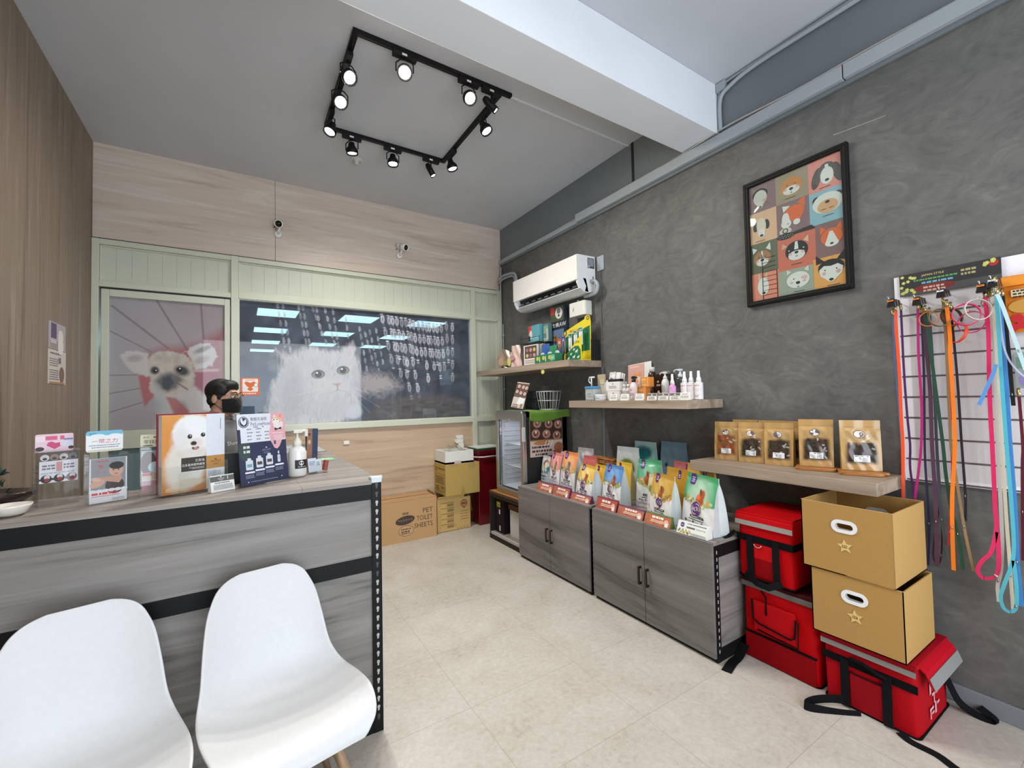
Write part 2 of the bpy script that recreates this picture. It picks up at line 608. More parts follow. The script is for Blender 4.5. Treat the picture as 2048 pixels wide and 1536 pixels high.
    def rrect(s, x, y, w, h, r, col, mat='print', keep=False):
        return s.shp(rr_pts(x, y, w, h, r), col, mat, keep)

    def ell(s, cx, cy, rx, ry, col, rot=0.0, n=18, mat='print', keep=False, a0=0.0, a1=2 * PI):
        c, d = math.cos(rot), math.sin(rot)
        pts = []
        full = abs(a1 - a0 - 2 * PI) < 1e-6
        for k in range(n if full else n + 1):
            w = a0 + (a1 - a0) * k / n
            x, y = rx * math.cos(w), ry * math.sin(w)
            pts.append((cx + x * c - y * d, cy + x * d + y * c))
        return s.shp(pts, col, mat, keep)

    def txt(s, t, x, y, h, col, align='l', maxw=None, mat='print', vert=False, squeeze=None):
        vs, fs = glyphs(t)
        if not vs:
            return s
        wd = max(p[0] for p in vs) * h
        kx = 1.0
        if maxw and (wd > maxw or squeeze):
            kx = maxw / wd
        wd *= kx
        x0 = x - (wd if align == 'r' else wd / 2 if align == 'c' else 0)
        s.lay += 1
        return s.add([s.map(x0 + p[0] * h * kx, y + p[1] * h, s.lay) for p in vs], fs, mat, col)

    def dashes(s, x, y, w, h, col, seed=0, lines=1, gap=1.8):
        """unreadable small print: rows of short marks"""
        r = random.Random(seed)
        s.lay += 1
        for k in range(lines):
            px = x
            while px < x + w - h:
                q = h * r.uniform(0.7, 2.2)
                q = min(q, x + w - px)
                s.rect(px, y - k * h * gap, q, h, col, keep=True)
                px += q + h * r.uniform(0.3, 0.5)
        return s

    def canvas(s, cv, mp=None, mat='print', lay=True):
        if lay:
            s.lay += 1
        f = mp or (lambda x, y: s.map(x, y, s.lay))
        X, Y = cv.X.ravel(), cv.Y.ravel()
        vs = [f(float(x), float(y)) for x, y in zip(X, Y)]
        fs = []
        for j in range(cv.ny - 1):
            a = j * cv.nx
            fs.extend((a + i, a + i + 1, a + cv.nx + i + 1, a + cv.nx + i) for i in range(cv.nx - 1))
        return s.add(vs, fs, mat, [tuple(c) for c in cv.C.reshape(-1, 4).tolist()], True, raw=True)

    def build(s, name, parent=None, bev=0, seg=2, loc=None, rz=0.0, solid=0, sub=0, off=-1):
        me = bpy.data.meshes.new(name)
        me.from_pydata([tuple(p) for p in s.v], [], s.f)
        me.polygons.foreach_set('material_index', s.fm)
        me.polygons.foreach_set('use_smooth', s.sm)
        at = me.color_attributes.new('Col', 'FLOAT_COLOR', 'POINT')
        at.data.foreach_set('color', np.array(s.c, dtype=np.float32).ravel())
        for k in s.mats:
            me.materials.append(MATS[k])
        me.update()
        o = bpy.data.objects.new(name, me)
        COL.objects.link(o)
        if parent is not None:
            o.parent = parent
        if loc is not None:
            o.location = loc
        if rz:
            o.rotation_euler = (0, 0, rz)
        if sub:
            q = o.modifiers.new('smooth', 'SUBSURF'); q.levels = q.render_levels = sub
        if solid:
            q = o.modifiers.new('thickness', 'SOLIDIFY'); q.thickness = solid; q.offset = off
        if bev:
            q = o.modifiers.new('edges', 'BEVEL'); q.width = bev; q.segments = seg
            q.limit_method = 'ANGLE'; q.angle_limit = R(50); q.use_clamp_overlap = True
        return o


def rr_pts(x, y, w, h, r, n=5):
    r = min(r, w / 2, h / 2)
    out = []
    for cx, cy, a in ((x + w - r, y + r, -90), (x + w - r, y + h - r, 0), (x + r, y + h - r, 90), (x + r, y + r, 180)):
        for k in range(n + 1):
            t = R(a + 90 * k / n)
            out.append((cx + r * math.cos(t), cy + r * math.sin(t)))
    return out


def cr(pts, n=6):
    """Catmull-Rom through 3-D or 2-D points"""
    P = [Vector(p) for p in pts]
    P = [P[0] * 2 - P[1]] + P + [P[-1] * 2 - P[-2]]
    out = []
    for i in range(1, len(P) - 2):
        for k in range(n):
            t = k / n
            out.append(0.5 * ((2 * P[i]) + (P[i + 1] - P[i - 1]) * t + (2 * P[i - 1] - 5 * P[i] + 4 * P[i + 1] - P[i + 2]) * t * t
                              + (3 * P[i] - P[i - 1] - 3 * P[i + 1] + P[i + 2]) * t ** 3))
    out.append(P[-2].copy())
    return out


def tag(o, label, cat, group=None, kind=None):
    o['label'] = label
    o['category'] = cat
    if group:
        o['group'] = group
    if kind:
        o['kind'] = kind
    return o


def thing(name, label, cat, loc=(0, 0, 0), rz=0.0, group=None):
    o = bpy.data.objects.new(name, None)
    o.empty_display_size = 0.05
    COL.objects.link(o)
    o.location = loc
    o.rotation_euler = (0, 0, rz)
    return tag(o, label, cat, group)


def dup(root, loc, rz, label, group=None):
    r = root.copy(); COL.objects.link(r); r.location = loc; r.rotation_euler = (0, 0, rz)
    r['label'] = label
    if group:
        r['group'] = group
    for ch in list(root.children):
        c = ch.copy(); COL.objects.link(c); c.parent = r
        for g in ch.children:
            d = g.copy(); COL.objects.link(d); d.parent = c
    return r


def struct(mb, name, label, cat, **kw):
    return tag(mb.build(name, **kw), label, cat, kind='structure')


# ================================================================== the setting
XL, ZC, YF = -3.952, 3.71, -6.7
struct(MB().box(XL - .1, .1, YF, .05, -.1, 0, 'floor_tiles'), 'floor', 'pale beige stone-look tile floor of the shop', 'floor')
struct(MB().box(XL - .1, .1, YF, .05, ZC, ZC + .1, 'ceiling_paint'), 'ceiling', 'grey painted ceiling of the shop', 'ceiling')
struct(MB().box(XL - .1, XL, YF, .05, 0, ZC, 'wood_side'), 'wall_left', 'left wall clad in dark vertical-grain wood laminate', 'wall')
m = MB().box(0, .1, YF, .05, 0, 3.245, 'cement')
m.box(0, .1, YF, .05, 3.245, ZC, 'dark_paint')
# dark vertical slot above the trunking
m.box(-.004, 0, -2.31, -2.285, 3.33, ZC, 'print', (18, 18, 16))
m.flat((-.0005, 0, 0), (0, -1, 0), (0, 0, 1))
m.shp([(3.79, 2.979), (4.03, 2.958), (4.03, 2.960), (3.79, 2.982)], (175, 176, 176))
struct(m, 'wall_right', 'right wall in mottled grey cement plaster with smooth dark top strip', 'wall')
m = MB().box(XL - .1, .1, YF - .1, YF, 2.9, ZC, 'beam_paint').box(XL - .1, XL + .25, YF - .1, YF, 0, 2.9, 'beam_paint').box(-.25, .1, YF - .1, YF, 0, 2.9, 'beam_paint')
struct(m, 'wall_front', 'white front wall around the open shop entrance', 'wall')
# upper wood cladding of the back wall
m = MB().box(XL, -2.617, -.02, .05, 2.905, ZC, 'wood_panel').box(-2.614, -.085, -.02, .05, 2.905, ZC, 'wood_panel')
m.box(-.083, 0, -.008, .05, 2.905, ZC, 'wood_panel')
m.box(XL, -.08, -.028, .05, 2.896, 2.906, 'print', (92, 72, 60))
struct(m, 'wall_back', 'upper back wall clad in light wood laminate with horizontal grain', 'wall', bev=.001)
struct(MB().box(XL, 0, -3.10, -2.81, 3.354, ZC, 'beam_paint'), 'ceiling_beam', 'broad white ceiling beam crossing the shop', 'beam', bev=.004)
struct(MB().box(-1.24, 0, -2.256, -2.244, ZC - .008, ZC, 'beam_paint'), 'trim_1', 'thin pale joint strip across the ceiling by the beam', 'trim')
m = MB().box(-.015, 0, YF, -1.0, 0, .085, 'skirt_paint')
struct(m, 'baseboard_right', 'low grey painted skirting along the right wall', 'baseboard', bev=.004)

struct(MB().box(-.010, 0, -1.868, -1.850, .67, 1.768, 'dark_paint').box(-.010, 0, -1.868, -1.850, 1.834, 2.688, 'cement'), 'trim_6', 'slim painted conduit running down the right wall from the cover plate', 'trim')
# ---- painted metal partition with panels, window and door
FY0, FY1 = -.045, .04
m = MB()
for x0, x1, z0, z1 in ((XL, -3.905, 0, 2.895), (-2.985, -2.925, 0, 2.895), (-.462, -.402, 0, 2.895), (-.075, -.015, 0, 2.895)):
    m.box(x0, x1, FY0, FY1, z0, z1, 'cream_paint')
for x0, x1, z0, z1 in ((-3.905, -2.985, 2.85, 2.895), (-2.925, -.462, 2.85, 2.895), (-.402, -.075, 2.845, 2.895), (-3.905, -2.985, 2.493, 2.54),
                       (-2.925, -.462, 2.493, 2.555), (-.402, -.075, 2.488, 2.533), (-2.925, -.462, 1.205, 1.268), (-.402, -.075, 1.206, 1.272)):
    m.box(x0, x1, FY0 + .004, FY1, z0, z1, 'cream_paint')
# raised beads round the panels
for x0, x1, z0, z1 in ((-3.905, -2.985, 2.54, 2.85), (-2.925, -.462, 2.555, 2.85), (-.402, -.075, 2.533, 2.845), (-.402, -.075, 1.272, 2.488)):
    t = .014
    for b in ((x0, x0 + t, z0, z1), (x1 - t, x1, z0, z1), (x0 + t, x1 - t, z0, z0 + t), (x0 + t, x1 - t, z1 - t, z1)):
        m.box(b[0], b[1], -.018, .02, b[2], b[3], 'cream_paint')
struct(m, 'trim_2', 'cream painted metal partition framing of the back wall', 'trim', bev=.004)
m = MB()
for x0, x1, z0, z1 in ((-3.905, -2.985, 2.54, 2.85), (-2.925, -.462, 2.555, 2.85), (-.402, -.075, 2.533, 2.845), (-.402, -.075, 1.272, 2.488), (-.402, -.075, 0, 1.206)):
    n = max(1, round((x1 - x0) / .105))
    for k in range(n):
        a = x0 + (x1 - x0) * k / n
        b = x0 + (x1 - x0) * (k + 1) / n
        m.box(a + .0012, b - .0012, -.004, .012, z0, z1, 'cream_board')
    m.box(x0, x1, 0, .012, z0, z1, 'cream_board')
struct(m, 'trim_3', 'pale cream grooved infill panels of the partition', 'trim')
m = MB().box(-2.925, -.462, -.012, .02, 0, 1.205, 'wood_warm')
struct(m, 'wall_back_lower', 'warm wood laminate panel under the window', 'wall')

# ---- window with a printed film of a white cat under bead strings
c = Cv(-2.923, -.464, 1.268, 2.493, 380, 190, (92, 98, 112, .55))
n1 = c.n(9, 1, 4)
c.C[..., :3] *= (0.6 + 0.8 * n1)[..., None]
c.C[..., 3] = .46 + .25 * n1
r_ = np.random.RandomState(3)
def strand(x0, z0, x1, z1, w, a, step, col=(205, 208, 216)):
    L = math.hypot(x1 - x0, z1 - z0)
    k = 0; t = 0.0
    while t < L:
        f = t / L
        x, z = x0 + (x1 - x0) * f, z0 + (z1 - z0) * f
        big = (k % 3 == 2)
        rr_ = (w * 1.0, w * 2.1) if big else (w * .9, w * .45)
        sh = .7 + .3 * r_.rand(); cc = tuple(int(v * sh) for v in col) + (1.0,)
        c.ell(x, z, rr_[0], rr_[1], cc, .5, a=a)
        if big:
            c.ell(x, z, w * .45, w * 1.4, (90, 95, 108, .8), .6, a=a * .8)
        t += (rr_[1] * 2 + w * .45); k += 1
for (x0, z0), (x1, z1) in (((-2.60, 2.49), (-2.53, 2.04)), ((-2.55, 2.49), (-2.48, 2.0)), ((-2.41, 2.49), (-2.335, 2.09)), ((-2.37, 2.49), (-2.30, 2.06)), ((-2.28, 2.48), (-2.14, 2.1)), ((-2.24, 2.48), (-2.19, 2.2)),
                           ((-2.16, 2.48), (-2.06, 2.1)), ((-2.08, 2.47), (-2.02, 2.05)), ((-1.95, 2.4), (-1.92, 2.15)), ((-1.81, 2.31), (-1.73, 1.83)), ((-1.70, 2.28), (-1.60, 1.83)), ((-1.63, 2.3), (-1.55, 1.9)), ((-1.75, 2.25), (-1.66, 1.9))):
    c.line((x0, z0), (x1, z1), .006, (120, 124, 136, .85), .45); strand(x0, z0, x1, z1, .012, .68, 0)
for k, ((x0, z0), (x1, z1)) in enumerate((((-1.565, 2.464), (-1.437, 1.857)), ((-1.491, 2.455), (-1.333, 1.708)), ((-1.40, 2.448), (-1.226, 1.494)), ((-1.292, 2.441), (-1.131, 1.507)),
                           ((-1.198, 2.418), (-1.141, 1.909)), ((-1.085, 2.411), (-1.014, 1.661)), ((-1.003, 2.401), (-.944, 1.882)), ((-.903, 2.393), (-.862, 1.74)), ((-.782, 2.434), (-.756, 1.918)), ((-.70, 2.425), (-.707, 1.741)),
                           ((-1.45, 2.45), (-1.36, 1.95)), ((-1.34, 2.44), (-1.26, 1.8)), ((-1.24, 2.43), (-1.19, 1.95)), ((-.95, 2.4), (-.90, 1.9)), ((-.85, 2.4), (-.81, 1.85)), ((-1.14, 2.41), (-1.09, 1.95)), ((-1.04, 2.4), (-.98, 1.95)))):
    c.line((x0, z0), (x1, z1), .010, (150, 154, 164, .9), .5); strand(x0, z0, x1, z1, .021, .9, 0, (222, 224, 230))
# table top and blurred tail
wb = (c.n(22, 5) - .5)
c.poly([(-1.79, 1.29), (-1.6, 1.52), (-1.2, 1.56), (-.70, 1.545), (-.56, 1.50), (-.5, 1.268), (-1.79, 1.268)], (104, 98, 96, .95), .08, .75, wob=wb * .05)
for k in range(60):
    c.ell(-1.6 + r_.rand() * 1.0, 1.29 + r_.rand() * .2, .02 + .05 * r_.rand(), .008 + .016 * r_.rand(), (75 + 50 * (k % 7) / 7,) * 3 + (.95,), .8, a=.5)
c.poly([(-1.82, 1.78), (-1.645, 1.80), (-1.52, 1.79), (-1.40, 1.72), (-1.36, 1.66), (-1.46, 1.60), (-1.62, 1.56), (-1.82, 1.56)], (172, 166, 166, 1), .13, .85, wob=(c.n(40, 9) - .5) * .10)
# cat
cat_ = [(-2.69, 1.25), (-2.696, 1.472), (-2.668, 1.627), (-2.61, 1.744), (-2.558, 1.876), (-2.581, 1.955), (-2.615, 2.026), (-2.53, 1.985), (-2.457, 1.985), (-2.36, 2.036), (-2.261, 2.061), (-2.134, 2.039), (-2.0, 2.045), (-1.935, 2.09), (-1.880, 2.138), (-1.86, 2.064), (-1.834, 1.951), (-1.793, 1.807), (-1.788, 1.692), (-1.823, 1.592), (-1.83, 1.521), (-1.79, 1.433), (-1.80, 1.348), (-1.928, 1.30), (-2.061, 1.25)]
fur = (c.n(60, 11, 2, 14) - .5)
c.poly(cat_, (170, 170, 173, 1), .05, 1.0, wob=fur * .07)
inner = c.sd(cat_) < .01
for k in range(160):
    x = -2.66 + r_.rand() * .85; z = 1.3 + r_.rand() * .75
    c.ell(x, z, .012 + .02 * r_.rand(), .03 + .05 * r_.rand(), tuple([150 + 40 * (k % 9) / 9] * 3) + (1,), 1.0, rot=-.6 + 1.2 * (x + 2.2), a=.18 if -2.66 < x < -1.85 else .05)
c.poly([(-2.585, 2.0), (-2.545, 1.92), (-2.48, 1.975), (-2.54, 1.985)], (168, 150, 152, 1), .03, .5)
c.poly([(-1.89, 2.12), (-1.97, 2.03), (-1.88, 1.97)], (170, 156, 158, 1), .03, .5)
for k in range(420):
    x = -2.66 + r_.rand() * .84; z = 1.28 + r_.rand() * .80
    g_ = 128 + 75 * r_.rand()
    w_ = np.clip(.5 - c.sd(cat_) / .03, 0, 1) if k == 0 else w_
    dx, dz = c.X - x, c.Y - z
    a_ = -1.2 * (x + 2.15) * (1 if z > 1.6 else .6)
    u_ = dx * math.cos(a_) + dz * math.sin(a_); v_ = -dx * math.sin(a_) + dz * math.cos(a_)
    c.mix(np.clip(1 - np.sqrt((u_ / .008) ** 2 + (v_ / .045) ** 2), 0, 1) * w_, (g_, g_, g_ + 4, 1), .5)
c.ell(-2.13, 1.66, .16, .10, (182, 182, 183, 1), .8, a=.6)
c.ell(-2.46, 1.6, .09, .25, (146, 147, 154, 1), .9, a=.5)
c.ell(-1.83, 1.70, .05, .16, (146, 146, 152, 1), .9, a=.5)
for ex, ez in ((-2.225, 1.781), (-1.98, 1.826)):
    c.ell(ex, ez, .064, .046, (52, 50, 50, 1), .12, rot=.1)
    c.ell(ex, ez - .004, .054, .038, (120, 122, 108, 1), .15, rot=.1)
    c.ell(ex, ez, .034, .034, (20, 20, 24, 1), .2)
    c.ell(ex - .012, ez + .014, .010, .008, (235, 240, 245, 1), .4)
c.poly([(-2.084, 1.683), (-1.998, 1.692), (-2.036, 1.647)], (172, 128, 128, 1), .012)
c.line((-2.038, 1.65), (-2.038, 1.615), .008, (112, 98, 98, 1))
c.line((-2.038, 1.615), (-2.10, 1.585), .005, (132, 122, 122, 1), .7); c.line((-2.038, 1.615), (-1.95, 1.60), .005, (132, 122, 122, 1), .7)
for (a, b) in (((-1.93, 1.66), (-1.55, 1.52)), ((-1.93, 1.64), (-1.60, 1.42)), ((-1.94, 1.62), (-1.70, 1.36)), ((-2.16, 1.64), (-2.46, 1.56)), ((-2.16, 1.62), (-2.42, 1.46))):
    c.line(a, b, .006, (206, 206, 210, 1), .32)
c.ell(-1.87, 1.38, .085, .075, (176, 178, 185, 1), .4, a=.9)
c.ell(-2.36, 1.31, .075, .055, (180, 180, 184, 1), .4, a=.8)
c.line((-2.43, 1.27), (-2.42, 1.33), .012, (140, 140, 146, 1), .6); c.line((-2.31, 1.27), (-2.30, 1.33), .012, (140, 140, 146, 1), .6)
wf = MB()
for x0, x1, z0, z1 in ((-2.925, -2.917, 1.268, 2.493), (-.47, -.462, 1.268, 2.493), (-2.917, -.47, 1.268, 1.276), (-2.917, -.47, 2.485, 2.493)):
    wf.box(x0, x1, -.03, .03, z0, z1, 'cream_paint')
win = struct(wf, 'window_1', 'large window with printed film of a white cat and bead strings', 'window')
m = MB(); m.flat((0, .004, 0), (1, 0, 0), (0, 0, 1)); m.canvas(c, mat='film')
m.build('pane', win)

# ---- door with a printed film of a small dog
c = Cv(-3.842, -3.037, 1.284, 2.418, 200, 270, (168, 164, 168, .93))
c.mix((c.X + 3.84) / 1.2 + (c.n(3, 2) - .5) * .5, (148, 130, 132, .93), .75)
for p, q in (((-3.829, 2.342), (-3.454, 1.997)), ((-3.541, 2.43), (-3.318, 1.992)), ((-3.219, 2.43), (-3.194, 2.049)), ((-3.84, 2.128), (-3.57, 1.962)), ((-3.84, 1.753), (-3.659, 1.759)), ((-3.84, 1.60), (-3.644, 1.643)), ((-3.84, 1.442), (-3.629, 1.522))):
    c.line(p, q, .013 if p[1] > 2.2 else .008, (108, 96, 100, .95), .75)
c.poly([(-3.593, 1.951), (-3.478, 2.006), (-3.318, 2.023), (-3.236, 2.058), (-3.034, 2.20), (-3.034, 1.60), (-3.252, 1.605), (-3.285, 1.85), (-3.57, 1.85)], (152, 88, 94, .95), .09, .8)
c.poly([(-3.656, 1.755), (-3.58, 1.76), (-3.546, 1.579), (-3.613, 1.482), (-3.636, 1.609)], (172, 92, 96, .95), .02, .9)
c.poly([(-3.26, 1.78), (-3.06, 1.80), (-3.06, 1.60), (-3.25, 1.62)], (150, 84, 100, .95), .02, .7)
c.line((-3.262, 1.80), (-3.09, 1.81), .02, (200, 178, 180, .95), .8)
dw = (c.n(45, 4, 2) - .5) * .025
c.poly([(-3.569, 1.62), (-3.268, 1.66), (-3.185, 1.573), (-3.07, 1.44), (-3.07, 1.25), (-3.55, 1.25), (-3.50, 1.5)], (188, 184, 182, .95), .03, .95, wob=dw)
c.ell(-3.36, 1.42, .05, .10, (120, 112, 110, .95), .7, a=.7)
c.poly([(-3.773, 1.916), (-3.734, 1.956), (-3.668, 1.963), (-3.593, 1.951), (-3.585, 1.873), (-3.569, 1.765), (-3.60, 1.75), (-3.674, 1.774), (-3.74, 1.831)], (192, 188, 186, .95), .015, 1, wob=dw)
c.ell(-3.68, 1.90, .05, .03, (150, 142, 140, .95), .8, rot=.2, a=.6)
c.poly([(-3.326, 1.971), (-3.294, 2.014), (-3.219, 2.048), (-3.151, 2.057), (-3.108, 2.011), (-3.095, 1.938), (-3.134, 1.854), (-3.202, 1.816), (-3.26, 1.81), (-3.285, 1.891)], (192, 190, 190, .95), .015, 1, wob=dw)
c.ell(-3.20, 2.0, .07, .022, (110, 102, 100, .95), .8, rot=.5, a=.7)
c.ell(-3.21, 1.90, .06, .03, (150, 120, 122, .95), .8, rot=.5, a=.5)
c.poly([(-3.585, 1.912), (-3.547, 1.953), (-3.478, 1.976), (-3.399, 1.969), (-3.334, 1.941), (-3.285, 1.881), (-3.264, 1.758), (-3.268, 1.677), (-3.309, 1.616), (-3.398, 1.581), (-3.492, 1.578), (-3.561, 1.598), (-3.584, 1.648), (-3.569, 1.726), (-3.592, 1.824)], (186, 178, 168, .95), .015, 1, wob=dw)
c.ell(-3.44, 1.91, .07, .04, (158, 146, 132, .95), .9, a=.5)
for k in range(150):
    x = -3.58 + r_.rand() * .32; z = 1.6 + r_.rand() * .36
    g_ = 150 + 60 * r_.rand()
    if ((x + 3.425) / .165) ** 2 + ((z - 1.78) / .19) ** 2 < 1:
        c.ell(x, z, .007 + .010 * r_.rand(), .016 + .02 * r_.rand(), (g_, g_ * .96, g_ * .90, .95), .9, rot=-1.5 * (x + 3.43) * 4, a=.30)
c.ell(-3.545, 1.80, .030, .034, (70, 68, 70, .95), .6)
c.ell(-3.355, 1.80, .055, .042, (76, 74, 76, .95), .7, rot=-.5)
c.ell(-3.54, 1.795, .016, .016, (24, 24, 28, .95), .3); c.ell(-3.375, 1.81, .02, .02, (24, 24, 28, .95), .3)
c.ell(-3.536, 1.80, .005, .005, (230, 235, 240, .95), .4); c.ell(-3.37, 1.818, .006, .006, (230, 235, 240, .95), .4)
c.poly([(-3.546, 1.706), (-3.50, 1.765), (-3.438, 1.79), (-3.37, 1.757), (-3.33, 1.697), (-3.38, 1.647), (-3.453, 1.61), (-3.515, 1.637)], (92, 90, 92, .95), .04, .9)
c.poly([(-3.493, 1.735), (-3.438, 1.755), (-3.41, 1.69), (-3.453, 1.622), (-3.50, 1.647)], (58, 68, 78, .95), .02, .9)
c.ell(-3.33, 1.66, .055, .05, (184, 176, 166, .95), .6, a=.8)
c.line((-3.40, 1.70), (-3.315, 1.63), .01, (104, 96, 92, .95))
c.poly([(-3.469, 1.568), (-3.398, 1.556), (-3.301, 1.433), (-3.333, 1.38), (-3.405, 1.40)], (166, 100, 98, .95), .02, .9)
c.poly([(-3.545, 1.70), (-3.50, 1.66), (-3.46, 1.43), (-3.54, 1.43)], (168, 178, 184, .9), .03, .55)
df = MB()
for x0, x1, z0, z1 in ((-3.893, -3.842, .012, 2.478), (-3.037, -2.992, .012, 2.478), (-3.842, -3.037, 2.418, 2.478), (-3.842, -3.037, 1.133, 1.284), (-3.842, -3.037, .012, .11)):
    df.box(x0, x1, -.03, .02, z0, z1, 'cream_paint')
dr = struct(df, 'door_1', 'cream glazed door with printed film of a pale small dog', 'door', bev=.004)
m = MB(); m.flat((0, -.004, 0), (1, 0, 0), (0, 0, 1)); m.canvas(c, mat='film'); m.build('pane', dr)
c = Cv(-3.842, -3.037, .11, 1.133, 60, 60, (124, 146, 150, .9))
c.C[..., :3] *= (0.9 + .2 * c.n(4, 3))[..., None]
for k in range(9):
    c.line((-3.8 + .1 * k, .1), (-3.8 + .1 * k, 1.2), .012, (150, 168, 172, .9), .6)
m = MB(); m.flat((0, -.004, 0), (1, 0, 0), (0, 0, 1)); m.canvas(c, mat='film'); m.build('lower_pane', dr)
hd = MB().tube([(-3.015, -.03, 1.2), (-3.015, -.06, 1.2)], .011, 10, 'metal', (190, 190, 185)).tube([(-3.015, -.06, 1.2), (-3.10, -.06, 1.2)], .009, 10, 'metal', (190, 190, 185))
hd.build('door_handle', dr)
struct(MB().box(-3.90, -2.99, -.02, .02, 2.478, 2.493, 'print', (15, 15, 14)), 'trim_4', 'dark gap above the glazed door leaf', 'trim')

# ---- the lit back room seen through the window
struct(MB().box(-4.3, 1.6, .06, 9.3, -.05, -.01, 'backroom_dark'), 'floor_back_room', 'dark floor of the back room behind the window', 'floor')
struct(MB().box(-4.3, 1.6, .06, 9.3, 2.80, 2.9, 'backroom_dark'), 'ceiling_back_room', 'dim ceiling of the back room behind the window', 'ceiling')
struct(MB().box(-4.3, 1.6, 9.2, 9.3, 0, 2.9, 'backroom_paint'), 'wall_back_room', 'far wall of the back room behind the window', 'wall')
struct(MB().box(-4.4, -4.3, .06, 9.3, 0, 2.9, 'backroom_dark'), 'wall_back_room_left', 'left wall of the back room', 'wall')
struct(MB().box(1.6, 1.7, .06, 9.3, 0, 2.9, 'backroom_dark'), 'wall_back_room_right', 'right wall of the back room', 'wall')
struct(MB().box(-4.3, 1.6, .05, .06, 2.56, 2.9, 'backroom_dark').box(-4.3, XL, .05, .06, 0, 2.9, 'backroom_dark').box(-.01, 1.6, .05, .06, 0, 2.9, 'backroom_dark'), 'wall_back_room_near', 'near wall of the back room above the partition', 'wall')
rows = ['nearest row', 'second row', 'third row', 'farthest row']
cols_ = ['left column', 'middle column', 'right column']
for j in range(4):
    for i in range(3):
        if j == 3 and i == 2:
            continue
        x, y = -2.45 + 1.13 * i, 2.2 + 1.76 * j
        t = thing('ceiling_panel_light', 'square blue-white ceiling panel light behind the window, %s, %s' % (rows[j], cols_[i]), 'ceiling light', (x, y, 2.80), group='panel lights in the back room')
        MB().box(-.27, .27, -.30, .30, -.012, 0, 'satin', (210, 215, 220)).build('frame', t)
        MB().box(-.255, .255, -.285, .285, -.016, -.011, 'panel_glow').build('diffuser', t)
        d = bpy.data.lights.new('panel_lamp', 'AREA'); d.shape = 'SQUARE'; d.size = .5; d.energy = 7; d.color = (.6, .86, 1)
        o = bpy.data.objects.new('panel_lamp', d); o.location = (0, 0, -.02); COL.objects.link(o); o.parent = t
for k, (z0, z1) in enumerate(((2.02, 2.30), (1.70, 1.95))):
    t = thing('wall_cupboard', 'pale wall cupboard in the back room, %s of the two' % ('upper', 'lower')[k], 'cupboard', (-.2, 1.3, z0), group='back room cupboards')
    MB().box(-.02, .30, -.25, .25, 0, z1 - z0, 'paint', (150, 165, 170)).build('body', t, bev=.004)
    MB().box(-.035, -.02, -.24, .24, .01, z1 - z0 - .01, 'paint', (160, 176, 180)).build('door', t, bev=.003)
t = thing('grooming_table', 'dark grooming table in the back room behind the window', 'table', (-1.0, 1.6, 0))
MB().box(-.75, .75, -.35, .35, .95, 1.0, 'paint', (70, 76, 84)).build('table_top', t, bev=.005)
for sx in (-1, 1):
    for sy in (-1, 1):
        MB().box(sx * .68 - .02, sx * .68 + .02, sy * .3 - .02, sy * .3 + .02, -.01, .95, 'metal', (120, 125, 130)).build('leg', t)

# ---- cable trunking and conduits along the right wall
m = MB().box(-.035, 0, -1.57, -.03, 3.246, 3.286, 'trunk_paint').box(-.05, 0, -3.86, -1.57, 3.25, 3.33, 'trunk_paint').box(-.05, 0, YF, -3.866, 3.25, 3.33, 'trunk_paint')
m.box(-.02, 0, YF, -.03, 3.225, 3.25, 'dark_paint')
struct(m, 'trim_5', 'grey cable trunking running along the top of the right wall', 'trim', bev=.003)
t = tag(MB().tube(cr([(-.025, -4.62, 3.375), (-.02, -4.36, 3.345), (-.02, -4.0, 3.352), (-.03, -3.6, 3.343), (-.02, -3.2, 3.37), (-.04, -2.95, 3.345), (-.02, -2.7, 3.345), (-.02, -2.0, 3.338), (-.02, -1.5, 3.30), (-.02, -.6, 3.295), (-.02, -.05, 3.295)]), .007, 6, 'plastic', (196, 192, 186)).build('wall_cable'),
        'pale thin cable lying on top of the grey wall trunking', 'cable')
tag(MB().tube([(-.028, -4.45, 3.335), (-.028, -3.3, 3.338), (-.028, -2.6, 3.338)], .006, 6, 'plastic', (150, 52, 52)).build('red_wire'), 'dark red wire lying on the grey trunking near the beam', 'cable')
m = MB().tube(cr([(-.02, -4.9, 3.66), (-.02, -4.3, 3.655), (-.02, -3.9, 3.66), (-.02, -3.4, 3.67), (-.02, -3.2, 3.64), (-.02, -3.125, 3.58), (-.02, -3.12, 3.36)]), .014, 8, 'trunk_paint')
m.tube(cr([(-.012, -4.9, 3.685), (-.012, -3.9, 3.685), (-.015, -3.25, 3.69), (-.015, -3.13, 3.66), (-.015, -3.108, 3.5), (-.012, -3.108, 3.36)]), .008, 6, 'trunk_paint')
m.box(-.035, 0, -3.17, -3.105, 3.64, 3.70, 'trunk_paint')
tag(m.build('conduit_pipe'), 'grey painted conduit bending down beside the ceiling beam', 'pipe')
m = MB().tube([(-.016, -.025, 1.35), (-.016, -.025, 2.65), (-.02, -.03, 2.95), (-.02, -.05, 3.2)], .014, 8, 'trunk_paint')
m.tube(cr([(-.03, -.03, 2.5), (-.035, -.03, 2.7), (-.03, -.02, 2.85), (-.03, -.03, 3.0)]), .009, 6, 'plastic', (50, 52, 52))
m.tube([(-.014, -.07, 1.3), (-.014, -.07, 2.45)], .008, 6, 'trunk_paint')
for z in (2.1, 2.3, 1.6):
    m.box(-.035, 0, -.075, -.005, z, z + .02, 'trunk_paint')
tag(m.build('corner_conduit'), 'grey conduits and cables running down the back right corner', 'pipe')
m = MB().tube(cr([(-.055, -.06, 3.03), (-.05, -.15, 3.06), (-.04, -.38, 3.04), (-.05, -.46, 2.97), (-.05, -.50, 2.85), (-.05, -.672, 2.8)]), .018, 8, 'trunk_paint')
